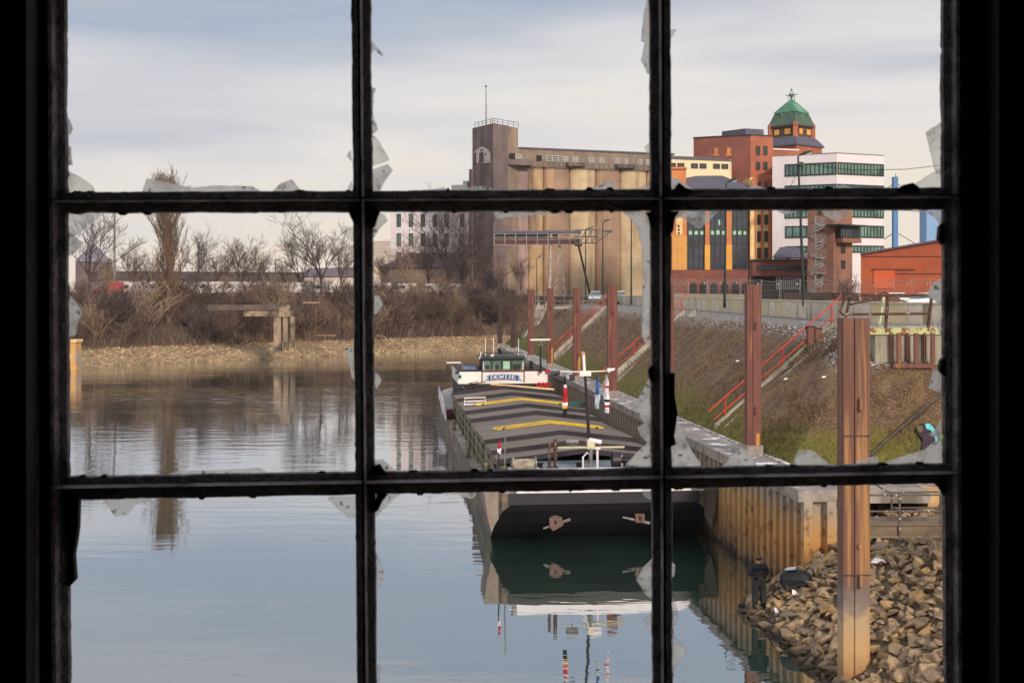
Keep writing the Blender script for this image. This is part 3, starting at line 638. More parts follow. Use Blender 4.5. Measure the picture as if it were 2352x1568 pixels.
tag(mb.build('wall', mat['panel_c']), 'low pale cream wall behind the parapet below the glass-fronted brick building', 'wall')

# ================================================================ grain silo
mat['silo_dark'] = M('soot_grey_concrete', c(120, 104, 104), c(94, 82, 84), .22, detail=9, c3=c(142, 120, 114), scale3=.2, stretch3=(1, 1, .2), bump=.2)
mat['silo_lilac'] = M('stained_grey_concrete', c(158, 134, 130), c(128, 106, 106), .2, detail=9, c3=c(180, 152, 140), scale3=.25, stretch3=(1, 1, .12), bump=.2)
mat['silo_tan'] = M('tan_concrete', c(192, 162, 124), c(164, 134, 102), .22, detail=9, c3=c(128, 104, 88), scale3=.3, stretch3=(1, 1, .12), bump=.2)
mat['silo_pale'] = M('pale_tan_concrete', c(206, 184, 150), c(180, 154, 122), .25, detail=9, c3=c(150, 124, 100), scale3=.28, stretch3=(1, 1, .1), bump=.2)
mat['silo_brown'] = M('brown_concrete', c(166, 136, 114), c(138, 112, 96), .22, detail=9, c3=c(184, 150, 118), scale3=.3, stretch3=(1, 1, .12), bump=.2)
mat['gallery'] = M('gallery_render', c(142, 124, 108), c(116, 102, 92), .3, detail=9, c3=c(158, 138, 116), scale3=.2, stretch3=(1, 1, .3), bump=.2)
for k_ in ('silo_dark', 'silo_lilac', 'silo_tan', 'silo_pale', 'silo_brown', 'gallery'): courses(mat[k_], 'Z', .42, .93)
sw = W2(1153, 291, 1541, 306)
silo = thing('grain_silo', 'huge grey and tan concrete grain silo with round cells and a tall dark end tower', 'silo', (wx(1153, 291), 291, 10))
zt = wz(287, 286)
def footp(w, pairs):   # (px, out) -> xy
    r_ = []
    for px, o in pairs:
        q = w.p(w.u(px), 0, o); r_.append((q.x, q.y))
    return r_
tw = W2(1085, 292, 1133, 283); tw2 = W2(1133, 283, 1196, 291)
mb = MB(); A = tw.p(0, 0, 0); B = tw.p((tw.B - tw.A).length, 0, 0); Cc = tw2.p(tw2.u(1166), 0, 0)
mb.prism([(A.x, A.y), (B.x, B.y), (Cc.x, Cc.y), (Cc.x, 316), (A.x * .9 + 1, 316)], 0, zt); mb.build('tower', mat['silo_dark'], silo, world=True)
mb = MB(); D_ = tw2.at(1166.5, 400, -.5); E_ = tw2.at(1196, 400, -.8); mb.prism([(D_.x, D_.y), (E_.x, E_.y), (E_.x * 1.08, 316), (D_.x, 316)], 0, wz(291, 289)); mb.build('tower', mat['gallery'], silo, world=True)
mb = MB(); tw.pbox(mb, 1081.5, 1087, 389, 680, .0, .5); mb.build('downpipe', mat['silo_dark'], silo, world=True)
# peeled white field with its dark window slots
mb = MB(); pts2 = [tw.at(px, py, .10) for px, py in ((1090, 376), (1089, 350), (1097, 342), (1108, 336.5), (1120, 342), (1127, 352), (1127.5, 374))]
mb.slab(pts2, (0, -.02, 0)); mb.build('render_patch', M('peeling_white', c(214, 202, 202), c(176, 160, 160), .5), silo, world=True)
mat['slot'] = M('slot_grey', c(96, 82, 86), c(80, 68, 72), .5)
for (a, b, c0_, d) in ((1102, 1112, 350, 374), (1105, 1109, 343, 348), (1090.5, 1095, 351, 376), (1114.5, 1117.5, 352, 357), (1104, 1113, 377, 440), (1104.5, 1113, 488, 500), (1096, 1106, 520, 538)):
    mb = MB(); tw.pbox(mb, a, b, c0_, d, .06, .16); mb.build('window_slot', mat['slot'], silo, world=True)
# tower railing
mb = MB()
for w_, a, b in ((tw, 1087, 1132), (tw2, 1134, 1194)):
    zr = zt if w_ is tw else wz(290, 288)
    for k in range(6):
        px = a + (b - a) * k / 5; u = w_.u(px); mb.tube([w_.p(u, zt, -.4), w_.p(u, zt + 1.2, -.4)], .06, 4)
    mb.tube([w_.p(w_.u(a), zt + 1.2, -.4), w_.p(w_.u(b), zt + 1.2, -.4)], .07, 4); mb.tube([w_.p(w_.u(a), zt + .6, -.4), w_.p(w_.u(b), zt + .6, -.4)], .04, 4)
mb.build('railing', mat['galv'], silo, world=True)
tag(MB().tube([P(1116.6, 288, 288), P(1116.6, 240, 288), P(1116.2, 196, 288)], [.13, .11, .07], 5).tube([P(1116.2, 200, 288), P(1116.2, 197, 288)], [.3, .25], 5).build('antenna_mast', mat['frame']), 'thin dark antenna mast standing on the silo tower roof', 'antenna')
# cells
def ztop_at(w, px, py): return w.uz(px, py)[1]
cellm = ['silo_lilac', 'silo_lilac', 'silo_tan', 'silo_brown', 'silo_pale', 'silo_brown', 'silo_pale', 'silo_tan']
edges = [1149, 1182, 1213, 1247, 1307, 1366.5, 1423, 1483, 1541]
zc = wz(384, 291)
for i in range(8):
    u0, u1 = sw.u(edges[i]), sw.u(edges[i + 1]); mb = MB(); lo, hi = [], []; cu = (u0 + u1) / 2; hw = (u1 - u0) / 2
    for k in range(15):
        a = math.pi * k / 14; q = sw.p(cu - hw * math.cos(a), 0, math.sin(a) * min(2.2, hw * .5)); lo.append((q.x, q.y, 0)); hi.append((q.x, q.y, zc))
    q0, q1 = sw.p(u1, 0, -6), sw.p(u0, 0, -6)
    lo += [(q0.x, q0.y, 0), (q1.x, q1.y, 0)]; hi += [(q0.x, q0.y, zc), (q1.x, q1.y, zc)]
    mb.loft([lo, hi]); mb.build('silo_cell', mat[cellm[i]], silo, world=True)
    mb = MB(); lo = [(p[0], p[1], zc) for p in lo]; mid = sw.n * .25
    lo2 = [(p[0] + mid.x, p[1] + mid.y, zc) for p in lo]; hi2 = [(p[0], p[1], zc + .3) for p in lo2]
    mb.loft([lo2, hi2]); mb.build('ledge', mat['silo_dark'], silo, world=True)
zg = wz(341, 291); uE = sw.u(1541)
mb = MB(); sw.bx(mb, sw.u(1166), uE, zc + .3, zg, -8, 1.2); mb.build('gallery', mat['gallery'], silo, world=True)
mb = MB(); sw.bx(mb, sw.u(1190), uE + .3, zg, zg + .35, -8.3, 1.5); mb.build('roof', mat['roofslate'], silo, world=True)
mb = MB(); sw.bx(mb, sw.u(1153), sw.u(1212), zc + .3, zc + 1.7, 1.2, 3.6); mb.build('parapet', mat['silo_dark'], silo, world=True)
for a, b in ((1296, 1335), (1408, 1450)):
    mb = MB(); sw.bx(mb, sw.u(a), sw.u(b), zc + .6, zc + 1.6, 1.2, 2.6); mb.build('parapet', mat['silo_dark'], silo, world=True)
mb = MB(); sw.bx(mb, sw.u(1213), uE, zc + 1.35, zc + 1.42, 3.1, 3.2); sw.bx(mb, sw.u(1213), uE, zc + .85, zc + .9, 3.1, 3.2)
for k in range(30):
    u = sw.u(1213) + (uE - sw.u(1213)) * k / 29; sw.bx(mb, u, u + .08, zc + .3, zc + 1.4, 3.1, 3.2)
mb.build('railing', mat['rustdark'], silo, world=True)
mat['openblack'] = M('dark_opening', c(34, 28, 32))
zq = zc + 3.6
for (a, b, kind) in ((1159, 1171, 0), (1182.5, 1194.5, 1), (1227.6, 1240, 0), (1251, 1291, 1), (1288.5, 1300, 1), (1311, 1322.5, 1), (1348.5, 1360, 1), (1370.5, 1382, 1), (1408, 1418.5, 1), (1431, 1437, 2), (1461.5, 1470, 2), (1479, 1485, 2)):
    u0, u1 = sw.u(a), sw.u(b); o = 1.22; 
    if a < 1166: o = 3.62
    f = MB()
    z0, z1 = zc + 1.75, zc + 3.0
    if kind == 0: sw.bx(f, u0, u1, z0 - .2, z1, o - .1, o + .03); f.build('window', mat['openblack'], silo, world=True)
    else:
        n = 3 if kind == 1 else 2; t_ = .1
        for k in range(n + 1): u = u0 + (u1 - u0) * k / n; sw.bx(f, u - t_ / 2, u + t_ / 2, z0, z1, o, o + .1)
        for k in range(4): z = z0 + (z1 - z0) * k / 3; sw.bx(f, u0, u1, z - t_ / 2, z + t_ / 2, o + .02, o + .12)
        w_ = f.build('window', mat['whiteframe'], silo, world=True); g = MB(); sw.bx(g, u0, u1, z0, z1, o - .1, o + .02); g.build('pane', mat['glassdark'] if a % 2 else mat['openblack'], w_, world=True)

# ---------------------------------------------------------------- loading gantry in front of the silo
mat['gantrypaint'] = M('old_white_steel', c(196, 184, 178), c(150, 132, 124), 1.0)
gan = thing('loading_gantry', 'white steel conveyor bridge with brown panelling on legs in front of the silo', 'conveyor', (wx(1266, 262), 262, 10))
gw = W2(1135, 264, 1410, 262); zb, zt2 = wz(562, 263), wz(536, 263)
mb = MB(); u0, u1 = gw.u(1136), gw.u(1334); gw.bx(mb, u0, u1, zb, zb + 1.3, -1.2, 1.0); mb.build('side_panel', M('brown_sheet', c(96, 64, 66), c(78, 54, 58), 1.5), gan, world=True)
mb = MB(); gw.bx(mb, u0, u1 - 5, zb + 1.1, zt2, -1.2, -1.1); mb.build('glazing', mat['glassdark'], gan, world=True)
mb = MB(); pf = [(0, 0), (0, .45), (1.5, .8), (3.0, .45), (3, 0)]
gw.bx(mb, u0 - .1, u1 + .1, zt2, zt2 + .18, -1.4, 1.2); rr = [[gw.p(u, zt2 + .18 + h, 1.2 - o * .87) for o, h in ((0, 0), (1.5, .45), (3, 0))] for u in (u0 - .1, u1 + .1)]
mb.loft(rr); mb.build('roof', mat['roofslate'], gan, world=True)
mb = MB()
for k in range(9): u = u0 + (u1 - u0) * k / 8; gw.bx(mb, u - .06, u + .06, zb, zt2, 1.0, 1.15)
for z in (zb, zb + 1.1, zb + 1.55, zt2 - .1): gw.bx(mb, u0, u1, z - .06, z + .03, 1.02, 1.14)
for k in range(8): u = u0 + (u1 - u0) * k / 8; mb.tube([gw.p(u, zb + 1.6, -1), gw.p(u + (u1 - u0) / 8, zt2, -1)], .05, 4)
mb.build('frame', mat['gantrypaint'], gan, world=True)
mb = MB(); ua, ub = gw.u(1320), gw.u(1372); z0, z1 = wz(558, 262), wz(528, 262)
for o in (-1.1, 1.1):
    for z in (z0, z1, (z0 + z1) / 2): mb.tube([gw.p(ua, z, o), gw.p(ub, z, o)], .08, 4)
    for k in range(5):
        u = ua + (ub - ua) * k / 4; mb.tube([gw.p(u, z0, o), gw.p(u, z1, o)], .07, 4)
        if k < 4: mb.tube([gw.p(u, z0, o), gw.p(u + (ub - ua) / 4, z1, o)], .06, 4)
for (x0, y0, x1, y1) in ((1366, 529, 1405, 527), (1372, 555, 1405, 530), (1360, 528, 1362, 518)): mb.tube([gw.at(x0, y0), gw.at(x1, y1)], .1, 4)
mb.tube([gw.at(1385, 529), gw.at(1407, 531)], .28, 5); mb.build('boom', mat['galv'], gan, world=True)
mb = MB(); mb.tube([gw.at(1266, 536, .6), gw.at(1262, 680, .6)], .36, 6); mb.build('leg', mat['gantrypaint'], gan, world=True)
mb = MB(); Lg = [[(1284, 564), (1272, 680)], [(1287, 564), (1299, 680)]]
for a, b in Lg: mb.tube([gw.at(*a), gw.at(*b)], .14, 4)
for k in range(6):
    t0, t1 = k / 6, (k + 1) / 6
    la = lerp(Lg[0][0], Lg[0][1], t0); rb = lerp(Lg[1][0], Lg[1][1], t1); ra = lerp(Lg[1][0], Lg[1][1], t0); lb = lerp(Lg[0][0], Lg[0][1], t1)
    mb.tube([gw.at(*la), gw.at(*rb)], .07, 4); mb.tube([gw.at(*ra), gw.at(*lb)], .07, 4); mb.tube([gw.at(*lb), gw.at(*rb)], .07, 4)
mb.build('leg', mat['gantrypaint'], gan, world=True)
mb = MB(); mb.tube([gw.at(1328, 560), gw.at(1356, 680)], .22, 6); mb.tube([gw.at(1320, 562), gw.at(1337, 562)], .4, 6); mb.build('strut', mat['rustdark'], gan, world=True)

# ================================================================ brick mill with glazed front and everything stacked round it
mat['brick_red'] = courses(M('red_brown_brick', c(138, 84, 72), c(118, 70, 62), .5, c3=c(168, 104, 80), scale3=.12, lo3=.55, hi3=.75, bump=.1), 'Z', 1.6, .93)
mat['brick_warm'] = courses(M('warm_brick', c(168, 98, 72), c(150, 86, 66), .5, c3=c(188, 116, 80), scale3=.1, bump=.1), 'Z', 1.6, .93)
mat['brick_orange'] = courses(M('orange_brick', c(204, 130, 86), c(186, 114, 76), .5, c3=c(224, 146, 88), scale3=.12, bump=.1), 'Z', 1.6, .93)
mat['ochre'] = M('ochre_render', c(232, 172, 78), c(216, 154, 70), .3)
mat['sandstone'] = M('sandstone', c(236, 204, 150), c(214, 172, 112), .5, c3=c(180, 140, 96), scale3=.5, bump=.3)
mat['cream'] = M('cream_cladding', c(232, 212, 176), c(224, 204, 168), .2)
D0 = 224
mill = thing('brick_mill', 'orange and ochre brick mill with tall dark blue glazed bays above an arched brick base', 'building', (wx(1640, D0), D0, 10))
fw = W2(1532, D0 + 1, 1718, D0); rw = W2(1718, D0, 1780, D0 + 2)
zr = wz(431, D0)
mb = MB(); a = fw.p(0, 0); b = fw.p((fw.B - fw.A).length, 0); mb.prism([(a.x, a.y), (b.x, b.y), (b.x, 244), (a.x, 244)], 9, zr); mb.build('wall', mat['brick_orange'], mill, world=True)
mb = MB(); fw.pbox(mb, 1532, 1717.6, 619.6, 700, 0, .5); mb.build('base', mat['brick_red'], mill, world=True)
mb = MB(); fw.pbox(mb, 1543, 1578, 542, 619.6, .0, .25); mb.build('corrugated_panel', courses(M('ochre_sheet', c(222, 162, 92), c(206, 146, 80), .4), 'X', 1.2, .82), mill, world=True)
mb = MB(); fw.pbox(mb, 1552, 1567, 440, 540, .0, .2); mb.build('stone_panel', mat['sandstone'], mill, world=True)
for y in (517, 525, 533): mb = MB(); fw.pbox(mb, 1557, 1561, y, y + 5, .18, .26); mb.build('window_slot', mat['openblack'], mill, world=True)
for (a, b) in ((1578.5, 1619), (1629.5, 1668), (1680, 1717.4)):
    f = window(mill, fw, a, b, 440, 619, 3, 6, 'glassblue', 'frame', .28, .02, 'glazed_bay')
    f['label'] = 'tall dark blue glazed bay with a row of pale green panes'
    u0, u1, z0, z1 = fw.rect(a, b, 529, 539)
    for k in range(3): g = MB(); du = (u1 - u0) / 3; fw.bx(g, u0 + du * (k + .22), u0 + du * (k + .82), z0, z1, .03, .10); g.build('tinted_pane', mat['palegreen'], f, world=True)
g = MB(); fw.pbox(g, 1650, 1657, 505, 517, .03, .1); g.build('tinted_pane', mat['palegreen'], mill, world=True)
for (a, b) in ((1619, 1629.5), (1668, 1680)):
    mb = MB(); fw.pbox(mb, a, b, 431, 563, 0, .55); mb.build('pier', mat['brick_orange'], mill, world=True)
    mb = MB(); fw.pbox(mb, a - .8, b + .8, 563, 619.6, 0, .62); mb.build('pier', mat['ochre'], mill, world=True)
for px in (1592, 1613.6, 1639, 1664, 1688, 1711):
    mb = MB(); u = fw.u(px); ztp = wz(651, D0); pts2 = [fw.p(u - .65, 9.9, .52), fw.p(u - .65, ztp - .5, .52)] + [fw.p(u - .65 * math.cos(math.pi * k / 8), ztp - .5 + .65 * math.sin(math.pi * k / 8), .52) for k in range(9)] + [fw.p(u + .65, 9.9, .52)]
    mb.slab(pts2, fw.n.to_3d() * .05); mb.build('arched_opening', mat['openblack'], mill, world=True)
# hipped slate roof
mb = MB(); L0 = (fw.B - fw.A).length; h0, h1 = zr, wz(402, D0 + 4)
p = [fw.p(-1, h0, .8), fw.p(L0 + .9, h0, .8), fw.p(L0 - 4.2, h1, -5), fw.p(-1, h1, -5)]; q = [fw.p(-1, h0, -19), fw.p(L0 + .9, h0, -19)]
mb.face(p); mb.face([q[1], q[0], p[3], p[2]]); mb.face([p[1], q[1], p[2]]); mb.slab([p[0], p[1], q[1], q[0]], (0, 0, -.4)); mb.build('roof', mat['roofslate'], mill, world=True)
mb = MB(); fw.pbox(mb, 1541, 1573, 391, 430, 1.0, 3.0); fw.pbox(mb, 1540, 1575, 388, 392, 0.8, 3.4); mb.build('gable', mat['brick_orange'], mill, world=True)
# right bay with narrow windows
mb = MB(); a = rw.p(0, 0, .8); b = rw.p((rw.B - rw.A).length, 0, .8); mb.prism([(a.x, a.y), (b.x, b.y), (b.x, 244), (a.x, 244)], 9, wz(408, D0)); mb.build('wall', mat['sandstone'], mill, world=True)
mb = MB(); rw.pbox(mb, 1728, 1771, 404, 600, .8, 1.1); mb.build('brick_bay', mat['brick_orange'], mill, world=True)
rwo = Wall((rw.p(0, 0, 1.1).x, rw.p(0, 0, 1.1).y), (rw.p(1, 0, 1.1).x, rw.p(1, 0, 1.1).y))
for (a, b) in ((1738, 1746), (1754.5, 1763)):
    mb = MB(); rwo.pbox(mb, a - 1, b + 1, 470, 597, 0, .08); mb.build('stone_panel', mat['sandstone'], mill, world=True)
    for (y0, y1) in ((493, 516), (531, 555.5), (569, 593.7)): window(mill, rwo, a, b, y0, y1, 1, 2, 'glassdark', 'frame', .12, .08)
mb = MB(); u = rwo.u(1750); zb2 = wz(432, D0); pts2 = [rwo.p(u - 2.5, zb2, .1), rwo.p(u + 2.5, zb2, .1)] + [rwo.p(u + 2.5 * math.cos(math.pi * k / 12), zb2 + .3 + 2.3 * math.sin(math.pi * k / 12), .1) for k in range(13)]
mb.slab(pts2, rwo.n.to_3d() * .2); mb.build('arch', mat['brick_warm'], mill, world=True)
for px in (1739, 1743.5, 1756, 1760.5):
    mb = MB(); rwo.pbox(mb, px - 1, px + 1, 414 + abs(px - 1750) * .5, 432, .3, .38); mb.build('lancet_window', mat['openblack'], mill, world=True)

# long cream top storey behind the mill
cw = W2(1526, 227.3, 1680, 232)
cr_ = thing('cream_annex', 'long cream clad storey with paired square windows in front of the red brick block', 'building', (wx(1610, 230), 230, 30))
mb = MB(); cw.bx(mb, 0, (cw.B - cw.A).length, 28, wz(362.5, 227), -3, 0); mb.build('wall', mat['cream'], cr_, world=True)
mb = MB(); cw.bx(mb, -.3, (cw.B - cw.A).length - 1.8, wz(362.5, 227), wz(356.5, 227), -3, -.3); cw.bx(mb, -.3, (cw.B - cw.A).length + .1, wz(362.5, 227) - .1, wz(361.5, 227) , -3, .25); mb.build('roof', mat['roofslate'], cr_, world=True)
mb = MB(); cw.pbox(mb, 1676.3, 1677.5, 366, 402, .0, .15); mb.build('downpipe', mat['whiteframe'], cr_, world=True)
for (a, b) in ((1541, 1552), (1555.6, 1571.4), (1587, 1602.5), (1606.8, 1622), (1637.7, 1653), (1656.8, 1672)):
    window(cr_, cw, a, b, 374.5 + (a - 1540) * .02, 386 + (a - 1540) * .018, 1, 1, 'glassdark', 'frame', .18, .02)

# red brick block
bl = W2(1593, 237.5, 1724, 233); bm_ = W2(1724, 233, 1775.5, 234.5); zb_ = wz(311.5, 233)
blk = thing('brick_block', 'windowless dark red brick block with a slate-clad plant box on its roof', 'building', (wx(1724, 233), 233, 20))
A, B, Cc = bl.p(0, 0), bm_.p(0, 0), bm_.p((bm_.B - bm_.A).length, 0)
mb = MB(); mb.prism([(A.x, A.y), (B.x, B.y), (Cc.x, Cc.y), (Cc.x, 250), (A.x * 1.06, 250)], 12, zb_); ob = mb.build('wall', [mat['brick_red'], mat['brick_warm']], blk, world=True)
ob.data.polygons[3].material_index = 1  # right face in lighter brick: sunlight put into its colour
mb = MB(); x0, x1 = wx(1664, 238), wx(1754, 238); mb.prism([(x0, 241), (wx(1713, 236), 236.5), (x1, 238), (x1, 247), (x0 + 1.2, 247)], zb_, wz(297.5, 238)); mb.build('plant_box', mat['roofslate'], blk, world=True)
mb = MB(); bl.bx(mb, -.1, (bl.B - bl.A).length, zb_, zb_ + .25, -.4, .12); bm_.bx(mb, 0, (bm_.B - bm_.A).length + .05, zb_, zb_ + .25, -.4, .12); mb.build('coping', mat['frame'], blk, world=True)
for (a, b) in ((1736, 1745.3), (1753, 1762.3)):
    for (y0, y1) in ((335.6, 356.9), (371.6, 390.7)): window(blk, bm_, a, b, y0, y1, 2, 1, 'glassdark', 'frame', .14, .02)
for (px, dy) in ((1645, 0), (1674, -1)):
    mb = MB(); pts2 = [bl.at(x, y, .03) for x, y in ((px - 4, 340 + dy), (px + 4, 340 + dy), (px + 4, 352), (px + 9, 358), (px - 8, 358), (px - 4, 352))]; mb.slab(pts2, bl.n.to_3d() * .05); mb.build('brick_patch', mat['brick_orange'], blk, world=True)

# ================================================================ copper-roofed tower
tow = thing('copper_roof_tower', 'square brick tower with a green copper bell roof and yellow blinded windows', 'tower', (wx(1820, 262), 262, 10), 0)
tc_ = Vector((wx(1818, 266), 266))
def sq(r_, z, rot=R(-3), ch=.0):
    # square seen corner-on, chamfered when ch>0
    o = []
    for k in range(4):
        a = rot - math.pi / 2 + k * math.pi / 2
        for s in ((-1, 1) if ch else (0,)):
            q = Vector((math.cos(a), math.sin(a))) * r_; tng = Vector((-math.sin(a), math.cos(a))); q = q * (1 - ch) + tng * s * r_ * ch
            o.append((tc_.x + q.x, tc_.y + q.y, z))
    return o
K = 262 / F
def tz(py): return EYE - (py - HY) * K
mat['copper'] = M('verdigris_copper', c(86, 138, 112), c(64, 112, 92), .5, c3=c(126, 170, 140), scale3=.35, lo3=.5, hi3=.7, rough=.6, bump=.2)
mat['copperdark'] = M('dark_verdigris', c(76, 98, 84), c(64, 84, 74), .5, c3=c(86, 112, 96), scale3=.4, stretch3=(1, 1, .2), rough=.6)
mb = MB(); mb.loft([sq(6.6, tz(500)), sq(6.6, tz(334))]); mb.build('shaft', mat['brick_warm'], tow, world=True)
mb = MB(); mb.loft([sq(7.1, tz(336)), sq(7.1, tz(332.5)), sq(6.1, tz(322)), sq(5.0, tz(312))]); mb.build('skirt_roof', mat['roofslate'], tow, world=True)
mb = MB(); mb.loft([sq(4.75, tz(320)), sq(4.75, tz(284))]); mb.build('lantern_wall', M('brown_timber', c(96, 66, 62), c(80, 56, 54), 1), tow, world=True)
for k in range(4):
    a = R(-3) - math.pi / 2 + k * math.pi / 2; q = tc_ + Vector((math.cos(a), math.sin(a))) * 4.55; mb = MB(); s_ = .58
    rr = [[(q.x + s_ * math.cos(a + math.pi / 4 + j * math.pi / 2) * 1.2, q.y + s_ * math.sin(a + math.pi / 4 + j * math.pi / 2) * 1.2, z) for j in range(4)] for z in (tz(322), tz(281))]
    mb.loft(rr); mb.build('corner_pier', mat['brick_warm'], tow, world=True)
sqA = sq(4.75, 0)
for k in range(4):
    a, b = sqA[k], sqA[(k + 1) % 4]; w = Wall((a[0], a[1]), (b[0], b[1])); L_ = (w.B - w.A).length
    w.n = Vector((w.t.y, -w.t.x)); 
    if w.n.dot((w.A + w.B) / 2 - tc_) < 0: w.n = -w.n
    for f0, f1 in ((.18, .40), (.58, .84)):
        f = MB(); w.bx(f, L_ * f0, L_ * f1, tz(307.5), tz(294), -.05, .06); o = f.build('window', mat['frame'], tow, world=True)
        g = MB(); w.bx(g, L_ * f0 + .12, L_ * f1 - .12, tz(307), tz(294.5), .02, .10); g.build('blind', mat['ochre'], o, world=True)
mb = MB(); mb.loft([sq(5.1, tz(287.5)), sq(5.1, tz(285)), sq(4.9, tz(280)), sq(4.55, tz(274)), sq(4.2, tz(266)), sq(3.62, tz(254.5))]); mb.build('bell_roof', mat['copperdark'], tow, world=True)
mb = MB(); mb.loft([sq(5.2, tz(290)), sq(5.2, tz(286.5))]); mb.build('eaves', mat['rustdark'], tow, world=True)
mb = MB(); mb.loft([sq(3.85, tz(255)), sq(3.78, tz(253)), sq(1.9, tz(236)), sq(.35, tz(222.5))]); mb.build('cap_roof', mat['copper'], tow, world=True)
sqB = sq(3.95, 0)
for k in range(4):
    a, b = sqB[k], sqB[(k + 1) % 4]
    for f_ in (.33, .72):
        x, y = a[0] + (b[0] - a[0]) * f_, a[1] + (b[1] - a[1]) * f_; dv = (Vector((x, y)) - tc_).normalized() * .35
        mb = MB(); z = tz(259.5); mb.tube([(x - dv.x, y - dv.y, z), (x + dv.x * .4, y + dv.y * .4, z)], .42, 8); o = mb.build('dormer', mat['copper'], tow, world=True)
        mb = MB(); mb.tube([(x + dv.x * .3, y + dv.y * .3, z), (x + dv.x * .5, y + dv.y * .5, z)], .25, 8); mb.build('pane', mat['openblack'], o, world=True)
for k in (0,):
    mb = MB(); cx_, cy_ = tc_.x, tc_.y; z0 = tz(223)
    mb.lathe(cx_, cy_, [(.3, z0), (.2, z0 + .5), (.42, z0 + .8), (.5, z0 + 1.1), (.35, z0 + 1.3)], 8)
    for s in (-1, 1):
        mb.tube([(cx_ + s * .62, cy_, z0 - .1), (cx_ + s * .68, cy_, z0 + .5), (cx_ + s * .52, cy_, z0 + 1.15), (cx_ + s * .12, cy_, z0 + 1.85)], .07, 5)
        mb.tube([(cx_, cy_, z0 + 1.0 + .1 * s), (cx_ + s * 1.4, cy_, z0 + 1.12 + .1 * s)], [.12, .07], 5)
    r0_ = .22; mb.lathe(cx_, cy_, [(.01, z0 + 1.95), (.2, z0 + 2.02), (.24, z0 + 2.18), (.2, z0 + 2.35), (.01, z0 + 2.42)], 8); mb.build('finial', mat['copperdark'], tow, world=True)
mb = MB(); w = W2(1776, 250, 1834, 252); w.pbox(mb, 1775, 1834, 344, 380, -6, 0); mb.build('lower_wing', mat['brick_warm'], tow, world=True)
mb = MB(); w.pbox(mb, 1775, 1834.5, 342, 345, -6, .15); mb.build('coping', mat['white'], tow, world=True)

# ================================================================ white office block
wl = W2(1774, 219, 1922.5, 214); wr = W2(1922.5, 214, 2029.5, 218); zwt = wz(352, 214)
off_ = thing('office_block', 'white rendered modern office block with green tinted ribbon windows', 'building', (wx(1922, 214), 214, 10))
A, B, Cc = wl.p(0, 0), wr.p(0, 0), wr.p((wr.B - wr.A).length, 0)
mat['wallwhite'] = M('white_render', c(226, 216, 220), c(214, 204, 208), .15, c3=c(196, 186, 188), scale3=.2, stretch3=(1, 1, .15), lo3=.6, hi3=.8)
mb = MB(); mb.prism([(A.x, A.y), (B.x, B.y), (Cc.x, Cc.y), (Cc.x, 238), (A.x * 1.10, 238)], 9, zwt); mb.build('wall', mat['wallwhite'], off_, world=True)
mb = MB(); wl.bx(mb, 0, (wl.B - wl.A).length, zwt, zwt + .12, -.4, .1); wr.bx(mb, 0, (wr.B - wr.A).length, zwt, zwt + .12, -.4, .1); mb.build('coping', mat['galv'], off_, world=True)
for (zy0, zy1) in ((372.5, 401), (422, 451), (469, 498), (515, 544), (561, 578.5)):
    full = zy0 < 500
    window(off_, wl, 1803 if full else 1804, 1922 if zy0 < 500 else 1855, zy0 + (2.5 if full else 4), zy1 + 2.5, 12 if full else 3, 1, 'glassgreen', 'frame', .22, .02, 'ribbon_window')
    window(off_, wr, 1923.2, 2029.3, zy0 + 2.5, zy1 + 2.0, 14, 1, 'glassgreen', 'frame', .22, .02, 'ribbon_window')
# slate-roofed gatehouse before the office
gh = thing('gatehouse', 'small slate hipped house between the brick mill and the white office block', 'building', (wx(1812, 205), 205, 10))
w = W2(1778, 206, 1850, 204); zE = wz(592, 205); L_ = (w.B - w.A).length
mb = MB(); w.bx(mb, 0, L_, 9, zE, -8, 0); mb.build('wall', mat['brick_warm'], gh, world=True)
mb = MB(); p = [w.p(-.3, zE, .4), w.p(L_ + .3, zE, .4), w.p(L_ + .3, zE, -8.4), w.p(-.3, zE, -8.4)]; r0_, r1_ = w.p(.3, wz(565, 205), -4), w.p(L_ * .55, wz(565, 205), -4)
mb.face([p[0], p[1], r1_, r0_]); mb.face([p[1], p[2], r1_]); mb.face([p[2], p[3], r0_, r1_]); mb.face([p[3], p[0], r0_]); mb.face(p); mb.build('roof', mat['roofslate'], gh, world=True)
for a in (1783, 1814): window(gh, w, a, a + 22, 594, 602, 4, 1, 'glassdark', 'whiteframe', .15, .02)
# low brick annex
an = thing('low_annex', 'low brown brick annex with a long window strip under a flat roof before the mill', 'building', (wx(1795, 198), 198, 10))
w = W2(1728, 199, 1857, 198)
mb = MB(); w.pbox(mb, 1729, 1857, 598, 634, -8, 0); mb.build('upper_wall', mat['brick_red'], an, world=True)
mb = MB(); w.pbox(mb, 1727, 1858, 595.5, 598.6, -8.3, .4); mb.build('roof', mat['frame'], an, world=True)
mb = MB(); w.pbox(mb, 1733, 1857, 634, 700, -8, -1.6); mb.build('lower_wall', mat['rustdark'], an, world=True)
window(an, w, 1738, 1850, 610, 620.5, 22, 2, 'glassdark', 'frame', .12, .02, 'window_strip')
for a in (1782, 1798, 1812, 1826): window(an, Wall((w.p(0, 0, -1.6).x, w.p(0, 0, -1.6).y), (w.p(5, 0, -1.6).x, w.p(5, 0, -1.6).y)), a, a + 12, 636, 664, 2, 2, 'glassdark', 'whiteframe', .16, .03)

